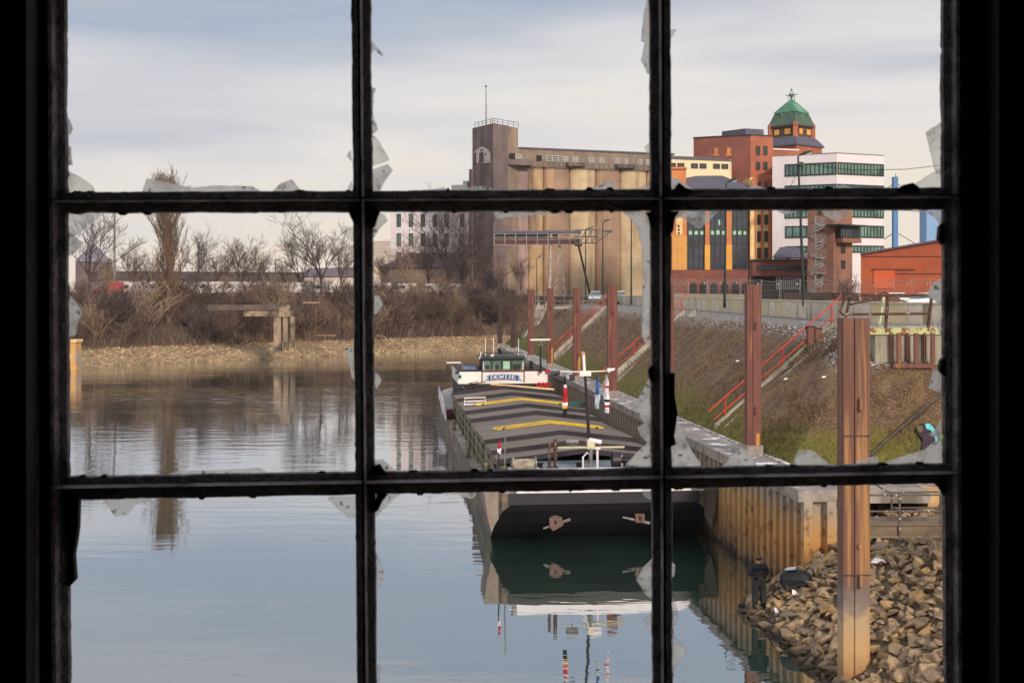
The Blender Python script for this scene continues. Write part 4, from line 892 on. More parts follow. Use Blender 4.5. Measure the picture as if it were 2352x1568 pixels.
# stair tower with spiral stair and control cabin
st = thing('control_tower', 'brown brick stair tower with a glazed control cabin and an outside spiral stair', 'tower', (wx(1900, 186), 186, 10))
w0 = W2(1855, 187, 1914, 184); w1 = W2(1914, 184, 1957.5, 187)
mat['brick_brown'] = courses(M('brown_brick', c(146, 102, 86), c(126, 88, 76), .6, c3=c(166, 118, 92), scale3=.15, bump=.1), 'Z', 1.8, .92)
A, B, Cc = w0.p(0, 0), w1.p(0, 0), w1.p((w1.B - w1.A).length, 0)
mb = MB(); mb.prism([(A.x, A.y), (B.x, B.y), (Cc.x, Cc.y), (Cc.x, 194), (A.x * 1.045, 194)], 9, wz(468, 185)); mb.build('wall', mat['brick_brown'], st, world=True)
for (y0, y1) in ((561.6, 581.5), (598, 616.6)): window(st, w1, 1931.6, 1940, y0, y1, 2, 1, 'glassdark', 'frame', .1, .02)
for y in (490, 528, 566, 603, 638): window(st, w0, 1882, 1890, y - 12, y + 2, 1, 1, 'glassdark', 'frame', .1, .02, 'door')
mb = MB(); w1.pbox(mb, 1919, 1961, 548, 558, 0, 1.4); mb.build('cabin_floor', mat['brick_brown'], st, world=True)
wc = Wall((w1.p(w1.u(1919), 0, 1.35).x, w1.p(0, 0, 1.35).y), (w1.p(w1.u(1961), 0, 1.35).x, w1.p(w1.u(1961), 0, 1.35).y))
mb = MB(); w1.pbox(mb, 1921, 1960, 520, 548, 0, 1.2); mb.build('cabin', mat['frame'], st, world=True)
window(st, Wall((w1.p(0, 0, 1.2).x, w1.p(0, 0, 1.2).y), (w1.p(5, 0, 1.2).x, w1.p(5, 0, 1.2).y)), 1930, 1959, 526, 545, 5, 1, 'glassblue', 'frame', .1, .01, 'cabin_window')
mb = MB(); w1.pbox(mb, 1903, 1963, 517, 520.5, -1, 2.2); mb.build('cabin_roof', mat['frame'], st, world=True)
sp = MB(); cxs, dys = wx(1872.5, 181.5), 181.5; z0, z1 = 10.4, wz(507, 181.5); sp.tube([(cxs, dys, z0), (cxs, dys, z1 + .6)], .1, 6)
nst = 78; 
for k in range(nst):
    a = k / nst * 2 * math.pi * 4.3; z = z0 + (z1 - z0) * k / nst; q = Vector((math.cos(a), math.sin(a))); tg = Vector((-q.y, q.x)); 
    pp = [(cxs, dys, z), (cxs + q.x * 1.15 - tg.x * .18, dys + q.y * 1.15 - tg.y * .18, z), (cxs + q.x * 1.15 + tg.x * .18, dys + q.y * 1.15 + tg.y * .18, z)]
    sp.slab(pp, (0, 0, .06)); sp.tube([(cxs + q.x * 1.15, dys + q.y * 1.15, z), (cxs + q.x * 1.15, dys + q.y * 1.15, z + 1)], .018, 3)
for h in (0, .5, 1.0): sp.tube([(cxs + math.cos(k / nst * 8.6 * math.pi) * 1.16, dys + math.sin(k / nst * 8.6 * math.pi) * 1.16, z0 + (z1 - z0) * k / nst + h) for k in range(nst)], .045, 4)
mat['stairgrey'] = M('stair_galvanised', c(158, 152, 154), c(130, 126, 128), 2, rough=.5)
sp.build('spiral_stair', mat['stairgrey'], st, world=True)
for y in (517, 555.5, 591, 626.6):
    mb = MB(); x0, x1 = wx(1874, 181.5), wx(1894, 181.5); z = wz(y, 181.5); mb.box(x0, x1, 181.0, 183.0, z - .12, z)
    for xx in (x0, (x0 + x1) / 2, x1): mb.tube([(xx, 181.0, z), (xx, 181.0, z + 1.05)], .03, 4)
    for h in (.35, .7, 1.05): mb.tube([(x0, 181, z + h), (x1, 181, z + h), (x1, 183, z + h)], .03, 4)
    mb.build('landing', mat['stairgrey'], st, world=True)

# orange warehouse
wh = thing('warehouse', 'orange brick warehouse with a sloping gable and a bright orange sliding door', 'building', (wx(2100, 150), 150, 10))
w = W2(1977, 151, 2330, 149)
mat['wh'] = courses(M('orange_red_brick', c(170, 84, 52), c(152, 74, 48), .5, c3=c(120, 60, 46), scale3=.12, stretch3=(1, 1, .6), lo3=.5, hi3=.75, bump=.1), 'Z', 2.2, .95)
pts2 = [w.at(1977, 700), w.at(1977, 584), w.at(2165, 553), w.at(2330, 528), w.at(2330, 700)]
mb = MB(); mb.slab(pts2, (4.4, 14, 0)); mb.build('wall', mat['wh'], wh, world=True)
mb = MB(); rr = [w.at(1974, 584.5, .5), w.at(2165, 552.5, .5), w.at(2332, 526.5, .5)]; rb = [v + Vector((4.6, 15, 0)) for v in rr]
mb.slab([rr[0], rr[1], rr[2], rb[2], rb[1], rb[0]], (0, 0, .22)); mb.build('roof', mat['roofslate'], wh, world=True)
mb = MB(); w.pbox(mb, 2006, 2054.6, 620, 662, 0, .12); mb.build('sliding_door', M('orange_door', c(204, 92, 52), c(190, 84, 48), .6), wh, world=True)
mb = MB(); w.pbox(mb, 2003, 2102, 617, 619.5, .02, .25); mb.build('door_rail', mat['rust'], wh, world=True)
for y in (588, 628): mb = MB(); w.pbox(mb, 1979 if y == 588 else 2056, 2330, y, y + 1.3, 0, .1); mb.build('brick_band', mat['rustdark'], wh, world=True)

# bridge pylons far beyond
mat['pylonblue'] = M('blue_pylon', c(92, 134, 184), c(84, 126, 176), .05)
pyb = thing('bridge_pylon', 'slim blue cable-stayed bridge pylon rising behind the orange warehouse', 'pylon', (wx(2057.5, 620), 620, 0))
mb = MB(); x0, x1 = wx(2052.5, 620), wx(2063, 620); mb.box(x0, x1, 620, 623, -0, wz(406, 620)); mb.build('shaft', mat['pylonblue'], pyb, world=True)
mb = MB(); mb.tube([P(2057.5, 406, 621), P(2057.5, 399, 621)], .2, 4); mb.build('mast_tip', mat['frame'], pyb, world=True)
mb = MB()
for (xa, ya, xb, yb) in ((2057, 420, 1900, 520), (2057, 420, 2240, 525), (2057, 532, 1960, 595), (2057, 532, 2190, 614)): mb.tube([P(xa, ya, 621), P(xb, yb, 640)], .22, 4)
mb.build('stay_cable', mat['galv'], pyb, world=True)
pb2 = thing('bridge_pylon', 'pale blue broad bridge tower at the right edge above the warehouse roof', 'pylon', (wx(2145, 700), 700, 0))
mb = MB(); mb.box(wx(2128, 700), wx(2176, 700), 700, 712, 0, wz(447, 700)); mb.build('shaft', M('pale_blue_pylon', c(138, 172, 212), c(128, 162, 204), .05), pb2, world=True)

# white residential block and the low dark hall left of the silo
ho = thing('apartment_block', 'white rendered block with tall narrow windows behind the dark hipped roof', 'building', (wx(990, 320), 320, 10))
w = W2(897, 322, 1092, 316)
mb = MB(); w.pbox(mb, 897, 1092, 441, 700, -14, 0); mb.build('wall', mat['wallwhite'], ho, world=True)
mb = MB(); w.pbox(mb, 1034, 1070, 424, 441, -10, -1); mb.build('roof_storey', mat['wallwhite'], ho, world=True)
mb = MB(); w.pbox(mb, 1062, 1092, 415, 441, -9, -.5); mb.build('roof_storey', mat['wallwhite'], ho, world=True)
window(ho, w, 1072.5, 1080, 417, 430, 1, 1, 'glassdark', 'frame', .2, -.48)
for y0, y1 in ((450, 478), (491, 521), (536, 565), (579, 600)):
    for i, a in enumerate((911.5, 939.5, 967, 994, 1021, 1057)): window(ho, w, a, a + 9.5, y0, y1, 2, 1, 'glassgreen' if i < 2 else 'glassdark', 'frame', .2, .02)
mb = MB(); w.bx(mb, -.1, (w.B - w.A).length, wz(441, 320), wz(439.6, 320), -14.2, .15); mb.build('coping', mat['galv'], ho, world=True)
hl = thing('slate_roof_hall', 'low pale hall under a broad dark hipped roof behind the parked vans', 'building', (wx(980, 296), 296, 10))
w = W2(871, 309, 1110, 305); L_ = (w.B - w.A).length; zE = wz(615, 307); zR = wz(581, 313)
mb = MB(); w.bx(mb, .4, L_, 9, zE, -13, 0); mb.build('wall', M('tan_render', c(150, 130, 116), c(128, 110, 100), .4), hl, world=True)
mb = MB(); p = [w.p(-.3, zE, .6), w.p(L_, zE, .6), w.p(L_, zE, -13.6), w.p(-.3, zE, -13.6)]; r0_, r1_ = w.p(6.6, zR, -6.5), w.p(L_, zR, -6.5)
mb.face([p[0], p[1], r1_, r0_]); mb.face([p[1], p[2], r1_]); mb.face([p[2], p[3], r0_, r1_]); mb.face([p[3], p[0], r0_]); mb.face(p); mb.build('roof', M('brown_slate', c(84, 70, 72), c(70, 58, 62), .5), hl, world=True)
lv = thing('louvred_hall', 'pale building with horizontal louvres at the left of the white block', 'building', (wx(878, 420), 420, 10))
w = W2(855, 421, 899, 419)
mb = MB(); mb.slab([w.at(855, 640), w.at(855, 556), w.at(899, 547), w.at(899, 640)], (0, 10, 0)); mb.build('wall', M('beige_wall', c(214, 196, 176)), lv, world=True)
mb = MB()
for k in range(12): y = 553 + k * 5; w.pbox(mb, 855, 899, y, y + 2, 0, .5)
mb.build('louvre', mat['white'], lv, world=True)
# long low warehouse and houses across the far bank
lh = thing('storage_hall', 'long low hall with a dark flat roof band and pale walls behind the vans', 'building', (wx(470, 360), 360, 10))
w = W2(232, 345, 715, 372); L_ = (w.B - w.A).length
mb = MB(); w.bx(mb, 0, L_, 9, 15.0, -20, 0); mb.build('wall', M('pale_sheet', c(206, 196, 192), c(184, 172, 168), .3), lh, world=True)
mb = MB(); w.bx(mb, -1, L_ + 1, 15.0, 17.5, -21, .8); mb.build('roof', M('dark_fascia', c(84, 72, 78), c(72, 62, 68), .4), lh, world=True)
for k in range(11):
    a = 250 + k * 42; window(lh, w, a, a + 16, 650, 660, 3, 1, 'glassdark', 'whiteframe', .25, .02)
h2 = thing('house', 'pale gabled house with a grey roof right of the long storage hall', 'building', (wx(740, 330), 330, 10))
w = W2(700, 330, 830, 334); L_ = (w.B - w.A).length
mb = MB(); w.bx(mb, 0, L_, 9, wz(634, 330), -9, 0); mb.build('wall', M('house_render', c(214, 204, 196)), h2, world=True)
mb = MB(); p = [w.p(-.5, wz(635, 330), .6), w.p(L_, wz(635, 330), .6), w.p(L_, wz(635, 330), -9.6), w.p(-.5, wz(635, 330), -9.6)]; r0_, r1_ = w.p(1.5, wz(616, 334), -4.5), w.p(L_, wz(613, 334), -4.5)
mb.face([p[0], p[1], r1_, r0_]); mb.face([p[2], p[3], r0_, r1_]); mb.face([p[3], p[0], r0_]); mb.face([p[1], p[2], r1_]); mb.build('roof', M('house_roof', c(112, 98, 108), c(96, 84, 94), .5), h2, world=True)
ch = thing('steeple_house', 'pointed blue-grey roof with a brick body behind the leftmost bare tree', 'building', (wx(198, 420), 420, 10))
mb = MB(); cxh = wx(200, 420); mb.box(cxh - 4, cxh + 4, 420, 434, 8, wz(600, 420)); mb.build('wall', mat['silo_dark'], ch, world=True)
mb = MB(); mb.loft([[(cxh - 4.3, 419.6, wz(601, 420)), (cxh + 4.3, 419.6, wz(601, 420)), (cxh + 4.3, 434.4, wz(601, 420)), (cxh - 4.3, 434.4, wz(601, 420))], [(cxh - .6, 426, wz(560, 420)), (cxh + .6, 426, wz(560, 420)), (cxh + .6, 427, wz(560, 420)), (cxh - .6, 427, wz(560, 420))]]); mb.build('roof', M('blue_slate', c(134, 130, 144), c(118, 114, 130), .4), ch, world=True)
# tower cranes on the horizon
mat['crane'] = M('hazed_red_crane', c(226, 184, 170))  # distance haze mixed into the cranes' pale red
for (px, py, w0_, w1_, lab) in ((655, 565, 622, 672, 'taller'), (632, 577, 612, 645, 'shorter')):
    d = 1100; cr0 = thing('tower_crane', lab + ' of the two faint pink tower cranes on the horizon', 'crane', (wx(px, d), d, 0), group='tower cranes on the horizon')
    mb = MB(); mb.box(wx(px - .9, d), wx(px + .9, d), d, d + 1, 0, wz(py - 5, d)); mb.build('mast', mat['crane'], cr0, world=True)
    mb = MB(); mb.box(wx(w0_, d), wx(w1_, d), d, d + 1, wz(py + 1.2, d), wz(py - .4, d)); mb.tube([P(w0_ + 6, py, d), P(px, py - 5, d), P(w1_ - 2, py, d)], .2, 3); mb.build('jib', mat['crane'], cr0, world=True)

# ================================================================ steel piles
def pile(loc, w, h0, h1, label, group, m='rust', flip=False):
    t = thing('steel_pile', label, 'pile', loc, 0.06, group)
    a = w / 2; pf = [(-a, -.18 * w), (-a * .92, -.30 * w), (-a * .30, -.36 * w), (-a * .26, -.30 * w), (-a * .18, -.30 * w), (-a * .14, -.36 * w), (a * .62, -.36 * w), (a * .66, -.30 * w), (a * .80, -.28 * w), (a, -.20 * w),
          (a, .25 * w), (a * .6, .38 * w), (-a * .6, .38 * w), (-a, .25 * w)]
    mb = MB(); n = 10; rg = []
    for k in range(n + 1):
        z = h0 + (h1 - h0) * k / n; rg.append([(x, y, z) for x, y in pf])
    mb.loft(rg); mb.build('shaft', mat[m], t)
    for k, z in enumerate((h1 - (h1 - h0) * .2, h1 - (h1 - h0) * .62)):
        b = MB(); x0 = a * .22; y0 = -.36 * w
        b.tube([(x0 - .0, y0 + .02, z + .16 * w), (x0 - .03, y0 - .10, z + .13 * w), (x0 - .03, y0 - .12, z - .25 * w), (x0, y0 + .02, z - .3 * w)], .035 * w + .012, 6)
        b.build('mooring_hook', mat[m], t)
    return t
mat['pile_low'] = M('near_pile_rust', c(120, 82, 68), c(100, 68, 60), 1.5, rough=.75, stretch=(4, 4, .4), c3=c(162, 118, 74), scale3=1.0, stretch3=(3, 3, .12), lo3=.50, hi3=.60, bump=.25)
def band_pile_mat():
    m = mat['pile_low']; t = m.node_tree; b = t.nodes['Principled BSDF']; src = b.inputs['Base Color'].links[0].from_socket; L = t.links.new
    tcn = t.nodes.new('ShaderNodeTexCoord'); s_ = t.nodes.new('ShaderNodeSeparateXYZ'); L(tcn.outputs['Object'], s_.inputs[0])
    n = t.nodes.new('ShaderNodeTexNoise'); n.inputs['Scale'].default_value = 3; L(tcn.outputs['Object'], n.inputs[0])
    ad = t.nodes.new('ShaderNodeMath'); ad.operation = 'MULTIPLY_ADD'; ad.inputs[1].default_value = 1.3; n.inputs['Detail'].default_value = 9; L(n.outputs[0], ad.inputs[0]); L(s_.outputs[2], ad.inputs[2])
    mr = t.nodes.new('ShaderNodeMapRange'); mr.inputs[1].default_value = .6; mr.inputs[2].default_value = 4.2; L(ad.outputs[0], mr.inputs[0])
    r = t.nodes.new('ShaderNodeValToRGB'); e = r.color_ramp.elements; e[0].color = c(150, 104, 66); e[1].color = (1, 1, 1, 0); e[1].position = 1
    r2 = t.nodes.new('ShaderNodeValToRGB'); e2 = r2.color_ramp.elements; e2[0].color = (1, 1, 1, 1); e2[0].position = .78; e2[1].color = (0, 0, 0, 1); e2[1].position = .98; L(mr.outputs[0], r2.inputs[0])
    e[1].position = .9; e[1].color = c(104, 88, 84)
    for p, q in ((.35, c(186, 150, 106)), (.58, c(176, 148, 116)), (.7, c(128, 112, 104))): x = e.new(p); x.color = q
    L(mr.outputs[0], r.inputs[0])
    mx = t.nodes.new('ShaderNodeMix'); mx.data_type = 'RGBA'; L(r2.outputs[0], mx.inputs['Factor']); L(src, mx.inputs['A']); L(r.outputs[0], mx.inputs['B']); L(mx.outputs['Result'], b.inputs['Base Color'])
band_pile_mat()
pile((10.40, 37.1, 0), .88, -1.5, 11.16, 'nearest and widest rusty steel pile, standing in the rubble, bleached tan near its foot', None, 'pile_low')
np_ = bpy.data.objects['steel_pile']; b_ = MB(); q_ = P(1966, 1248, 37.1); b_.tube([(q_.x - 10.40, -.34, q_.z), (q_.x - 10.40, -.40, q_.z)], .065, 12); b_.build('bolt_head', mat['pile_low'], np_)
for zz_ in (3.4, 7.6): b_ = MB(); b_.box(-.42, .42, -.330, -.318, zz_, zz_ + .03); b_.build('weld_seam', mat['rustdark'], np_)
PL = [(1729.5, 56.6, 35, 654, 'rust', 'thick red-brown steel pile between the moss slope and the quay, second nearest'),
      (1533, 71.6, 28, 655, 'rust', 'red-brown steel pile half hidden behind the right window mullion'),
      (1406, 87.4, 23, 657, 'rust', 'red-brown steel pile just left of the right window mullion, beside the white flag'),
      (1325.5, 103, 19, 661, 'rust', 'red-brown steel pile behind the mast crossarm, with a yellow stripe at its foot'),
      (1264, 120, 15, 662, 'rust', 'red-brown steel pile behind the right end of the radar bar'),
      (1219.5, 136, 14, 664, 'rust', 'red-brown steel pile behind the left end of the radar bar'),
      (1178.5, 152, 11, 665, 'rustdark', 'dark grey-brown steel pile, second from the far end of the row'),
      (1148.5, 165, 10.5, 665, 'rustdark', 'farthest dark steel pile at the very end of the quay wall')]
for px, d, w, yt, m, lab in PL:
    t = pile((wx(px, d), d, 0), w * d / F, 3.0 if d < 160 else 0, wz(yt, d), lab, 'steel piles along the quay', m)
    if px in (1325.5, 1264, 1729.5):
        s = MB(); wv = w * d / F; s.box(wv * .12, wv * .34, -.36 * wv - .01, -.36 * wv + .01, 4.4, 6.4 if px != 1729.5 else 5.4); s.build('painted_stripe', M('ochre_stripe', c(206, 148, 66), c(180, 120, 56), 3), t)
    s = MB(); wv = w * d / F; s.prism([(-wv * .55, -.5 * wv), (wv * .55, -.5 * wv), (wv * .55, .5 * wv), (-wv * .55, .5 * wv)], 4.2, 4.85); s.build('concrete_collar', mat['cap'], t)

# ================================================================ stairs with red handrails up the slope
def stairs(px0, py0, d0, px1, py1, d1, lab, rails=True, m='redrail'):
    A = Vector((wx(px0, d0), d0, 4.42)); B = Vector((wx(px1, d1), d1, 9.95)); t = thing('stone_stairs', lab, 'stairs', A)
    dr = (B - A); h = Vector((dr.x, dr.y, 0)).normalized(); sd_ = Vector((h.y, -h.x, 0)); 
    if sd_.y > 0: sd_ = -sd_
    mb = MB(); n = 26
    for k in range(n):
        a = A + dr * (k / n); b = A + dr * ((k + 1) / n); w = .95
        mb.hexa([a - sd_ * .05 + Vector((0, 0, -.3)), a + sd_ * w + Vector((0, 0, -.3)), Vector((b.x, b.y, a.z - .3)) + sd_ * w, Vector((b.x, b.y, a.z - .3)) - sd_ * .05,
                 Vector((a.x, a.y, b.z)) - sd_ * .05, Vector((a.x, a.y, b.z)) + sd_ * w, b + sd_ * w, b - sd_ * .05])
    mb.build('steps', mat['cap'], t, world=True)
    for s0 in (-.22, w):
        mb = MB(); q = [A + sd_ * s0, A + sd_ * (s0 + .22)]; u = Vector((0, 0, .42)); dn = Vector((0, 0, -.4))
        mb.hexa([q[0] + dn, q[1] + dn, q[1] + dr + dn, q[0] + dr + dn, q[0] + u, q[1] + u, q[1] + dr + u, q[0] + dr + u]); mb.build('cheek', mat['concrete'], t, world=True)
    if rails:
        ra = thing('handrail', lab.replace('stone stairs', 'handrail').replace('steps', 'handrail') + ', rail only', 'handrail', A)
        ra['label'] = rails
        base_ = A - sd_ * .1; 
        mb = MB(); up = Vector((0, 0, 1.42)); mid = Vector((0, 0, .72)); e0 = -dr.normalized() * .5; e1 = dr.normalized() * .45 + Vector((0, 0, .1))
        mb.tube([base_ + up + e0 + Vector((0, 0, -.02)), base_ + up, base_ + dr + up, base_ + dr + up + e1], .042, 6); mb.build('top_rail', mat[m], ra, world=True)
        mb = MB(); mb.tube([base_ + mid + e0 * .2, base_ + dr + mid], .035, 6); mb.build('middle_rail', mat[m], ra, world=True)
        for f in (.08, .36, .55, .76, .97):
            mb = MB(); q = base_ + dr * f; mb.tube([q, q + Vector((0, 0, 1.42))], .045, 6); mb.build('post', mat[m], ra, world=True)
    return t
stairs(1645, 993, 65.3, 1921, 752, 67.4, 'narrow stone stairs climbing the mossy slope between the two near piles', 'long red handrail on the nearest slope stairs, between the two near piles')
stairs(1389, 890, 95.2, 1573, 724, 101.5, 'stone stairs on the slope running behind the right window mullion', 'red handrail of the stairs partly hidden behind the right mullion')
stairs(1262, 833, 128, 1392, 709, 134.5, 'distant stone stairs on the slope behind the middle piles', 'distant red handrail on the slope behind the middle steel piles')
stairs(1200, 798, 163, 1240, 700, 173, 'farthest narrow stairs at the end of the quay wall', 'grey handrail of the farthest stairs at the end of the quay', 'galv')
# two rusty bollard stumps beside the stairs
for px, py, lab in ((1862, 788, 'rusty square stump standing on the slope left of its twin, beside the red handrail'), (1877, 792, 'rusty square stump on the slope at the right, beside the stone stairs')):
    d = 66.9; q = Vector((wx(px, d), d, wz(py, d))); mb = MB(); w = .20; mb.hexa([q + Vector((x, y, -.9)) for x, y in ((-w, -w), (w, -w), (w, w), (-w, w))] + [q + Vector((x, y, .9)) for x, y in ((-w, -w), (w, -w), (w, w), (-w, w))])
    t = thing('mooring_post', lab, 'bollard', q, 0, 'rusty stumps by the near stairs'); mb.build('stump', mat['rust'], t, world=True)
    mb = MB(); mb.box(q.x - w - .04, q.x + w + .04, q.y - w - .04, q.y + w + .04, q.z + .9, q.z + .95); mb.build('cap_plate', mat['rustdark'], t, world=True)

# ---------------------------------------------------------------- platform with railing on the slope at the right
d = 60.0; mat['pier'] = M('streaked_concrete', c(174, 166, 148), c(128, 122, 108), 1.3, stretch=(2.2, 2.2, .25), c3=c(92, 88, 78), scale3=1.6, stretch3=(2, 2, .2), lo3=.5, hi3=.68, bump=.5)
pf_ = thing('loading_platform', 'concrete platform block on the slope with yellow-green edge beam and rusty railings', 'platform', (wx(2090, d), d, 9))
x0 = wx(2010, d); x1 = x0 + 12
mb = MB(); mb.hexa([(x0, d, wz(836, d)), (x1, d, wz(925, d)), (x1, d + 6.5, 6.5), (x0, d + 6.5, 7), (x0, d, wz(768, d)), (x1, d, wz(768, d)), (x1, d + 6.5, wz(768, d)), (x0, d + 6.5, wz(768, d))]); mb.build('concrete_block', mat['pier'], pf_, world=True)
mat['edgebeam'] = M('flaking_paint', c(176, 186, 138), c(196, 182, 124), .9, c3=c(122, 84, 54), scale3=1.9, lo3=.5, hi3=.58, detail=3)
mb = MB(); mb.box(wx(1992, d), x1, d - .12, d + 1.5, wz(768, d) + .004, wz(753, d)); mb.build('edge_beam', mat['edgebeam'], pf_, world=True)
mb = MB(); mb.box(wx(1992, d) + .3, x1, d + 1.5, d + 6.5, wz(768, d) + .004, wz(756, d)); mb.build('deck', mat['captop'], pf_, world=True)
for (xa, ya, xb, yb, r_) in ((1926, 727, 1936, 682, .07), (1951, 712, 1942, 683, .0)): pass
rl = MB(); r_ = .075
rl.tube([P(1938, 752, d), P(1951, 690, d), P(1953, 682, d), P(1960, 677.5, d), P(2138, 678, d), P(2141, 681, d)], r_, 6)
rl.build('top_rail', mat['rustrail'], pf_, world=True)
rl = MB(); rl.tube([P(1953, 681, d), P(1940, 683, d - .9), P(1930, 716, d - .9), P(1934, 722, d - .9), P(2136, 720, d - .0)], r_, 6); rl.build('middle_rail', mat['rustrail'], pf_, world=True)
rl = MB(); rl.tube([P(1954, 699, d - .8), P(2022, 684, d + .5)], .06, 6); rl.build('brace', mat['rustrail'], pf_, world=True)
for (xa, ya, xb, yb) in ((2033, 764, 2040, 678), (2131, 760, 2140, 680)):
    rl = MB(); rl.tube([P(xa, ya, d - .06), P(xb, yb, d - .02)], .085, 6); rl.build('railing_post', mat['rustrail'], pf_, world=True)
rl = MB(); rl.tube([P(2018, 756, d + 1), P(2030, 682, d + 1)], .08, 6); rl.build('railing_post', M('pale_green_post', c(200, 204, 170), c(170, 170, 140), 3), pf_, world=True)
fm_ = MB(); z0, z1 = wz(843, d), wz(764, d); 
fm_.box(wx(2043, d), wx(2136, d), d - .62, d - .42, z0, z0 + .2)
fm_.build('ladder_frame', mat['rust'], pf_, world=True)
for px, w in ((2045, .06), (2057, .10), (2083, .06), (2096, .10), (2122, .06), (2134, .09)):
    fm_ = MB(); fm_.box(wx(px, d) - w, wx(px, d) + w, d - .60 if w > .08 else d - .2, d - .44 if w > .08 else d - .05, z0 + .22 if w > .08 else z0 + .35, z1); fm_.build('ladder_upright', mat['rust'], pf_, world=True)

# stone kerb dividing the slope, and the sprayed figure painted on the paving beyond it
def slope_at(px, py):
    """first hit of the view ray with the embankment, from its corner grid"""
    A_, B_ = dens(C_, 6), dens(S_, 6); best = None
    k = (px - CX) / F; m_ = (py - HY) / F
    for i in range(len(A_) - 1):
        pts3 = [Vector((A_[i][0], A_[i][1], 4.38)), Vector((A_[i + 1][0], A_[i + 1][1], 4.38)), Vector((B_[i + 1][0], B_[i + 1][1], 9.85)), Vector((B_[i][0], B_[i][1], 9.85))]
        for tri in ((0, 1, 2), (0, 2, 3)):
            a, b, c_ = [pts3[j] for j in tri]; n = (b - a).cross(c_ - a); rd = Vector((k, 1, -m_)); o = Vector((0, 0, EYE)); den = n.dot(rd)
            if abs(den) < 1e-9: continue
            tt_ = n.dot(a - o) / den; p_ = o + rd * tt_
            if tt_ > 0 and all((q[1] - q[0]).cross(p_ - q[0]).dot(n) >= -1e-6 for q in ((a, b), (b, c_), (c_, a))):
                if best is None or tt_ < best[0]: best = (tt_, p_, n.normalized())
    if best is None: return None
    n = best[2]; n = n if n.z > 0 else -n
    return best[1], n
kp = [slope_at(px, py) for px, py in ((1994, 1052), (2030, 1018), (2075, 980), (2120, 945), (2165, 908))]
kp = [q for q in kp if q]
if len(kp) > 1:
    mb = MB(); rg = []
    for p_, n in kp:
        s_ = Vector((.09, 0, 0)); rg.append([p_ - s_ - n * .2, p_ - s_ + n * .22, p_ + s_ + n * .22, p_ + s_ - n * .2])
    mb.loft(rg); tag(mb.build('stone_kerb', M('dark_kerb', c(92, 80, 66), c(60, 52, 46), 2, bump=.4)), 'dark stone kerb running diagonally up the slope at the right edge', 'kerb')
def decal(name, outline, m, parent, lift=.10):
    pts3 = [slope_at(*q) for q in outline]; pts3 = [q for q in pts3 if q]
    if len(pts3) < 3: return
    mb = MB(); mb.slab([p_ + n * (lift + .02) for p_, n in pts3], -pts3[0][1] * .02); return mb.build(name, m, parent, world=True)
c0_ = slope_at(2125, 1000)
if c0_:
    gr = thing('graffiti', 'dark sprayed shape with turquoise outlines on the slope at the right edge', 'graffiti', c0_[0])
    blk_ = M('spray_dark', c(46, 30, 48), c(60, 42, 54), 2); tq = M('spray_turquoise', c(86, 178, 184), c(110, 200, 200), 2); pg = M('spray_pale', c(180, 200, 190)); pgn = M('spray_green', c(96, 140, 40))
    decal('painted_shape', [(2103, 985), (2110, 977), (2124, 975), (2140, 980), (2152, 990), (2160, 1004), (2160, 1020), (2140, 1030), (2128, 1038), (2114, 1034), (2118, 1012), (2106, 1000)], blk_, gr)
    decal('painted_outline', [(2121, 978), (2130, 977), (2138, 983), (2144, 992), (2145, 1000), (2138, 1001), (2134, 992), (2124, 989)], tq, gr, .14)
    decal('painted_outline', [(2143, 1004), (2148, 1004), (2152, 1014), (2150, 1022), (2145, 1017)], tq, gr, .14)
    decal('painted_spiral', [(2102, 990), (2106, 982), (2114, 983), (2117, 990), (2113, 998), (2106, 997)], M('spray_olive', c(84, 84, 54)), gr, .14)
    decal('painted_leaf', [(2156, 1006), (2166, 1003), (2170, 1012), (2160, 1014)], pgn, gr, .14)

# ---------------------------------------------------------------- gangway beside the near pile
d = 39.5; gg = thing('gangway', 'low brown steel footbridge with pipe railings beside the nearest pile above the rubble', 'footbridge', (wx(2080, d), d, 4))
mat['gang'] = M('weathered_beam', c(128, 112, 92), c(106, 90, 76), 1.5, stretch=(.5, 1, 3), c3=c(84, 68, 58), scale3=1.2, bump=.2)
zt_, zb_ = wz(1202, d), wz(1234, d); xa, xb = wx(1960, d), wx(2400, d)
mb = MB(); mb.box(xa, xb, d, d + .10, zb_ + .08, zt_ - .06); mb.box(xa, xb, d - .07, d + .16, zt_ - .058, zt_); mb.box(xa, xb, d - .07, d + .16, zb_, zb_ + .078); mb.box(xa, xb, d - .03, d - .002, zb_ + .14, zb_ + .17); mb.build('beam', mat['gang'], gg, world=True)
mb = MB(); mb.box(xa, xb, d + 1.15, d + 1.25, zb_, zt_); mb.build('beam', mat['gang'], gg, world=True)
mb = MB(); mb.box(xa, xb, d + .165, d + 1.145, zt_ - .09, zt_ - .03); mb.build('deck', mat['gang'], gg, world=True)
mat['pipe'] = M('pipe_rail', c(98, 88, 82), c(74, 64, 60), 5, c3=c(196, 190, 180), scale3=9, lo3=.6, hi3=.64, rough=.6)
def P2(px, py, d_): return P(px, py, d_)
for pts2, nm in (([(1990, 1136.5), (2162, 1136)], 'top_rail'), ([(1990, 1174), (2400, 1172.5)], 'middle_rail')):
    mb = MB(); mb.tube([P2(x, y, d - .06) for x, y in pts2], .034, 6); mb.build(nm, mat['pipe'], gg, world=True)
for px in (2066, 2160): mb = MB(); mb.tube([P(px, 1136, d - .06), P(px, 1206 if px > 2100 else 1234, d - .06)], .04, 6); mb.build('railing_post', mat['pipe'], gg, world=True)
d2 = d + 1.2
mb = MB(); mb.tube([P(2000, 1104, d2), P(2012, 1112, d2), P(2030, 1124, d2), P(2042, 1130, d2), P(2052, 1131, d2), P(2155, 1129, d2), P(2162, 1134, d2), P(2163, 1140, d2)], .036, 6); mb.build('top_rail', mat['pipe'], gg, world=True)
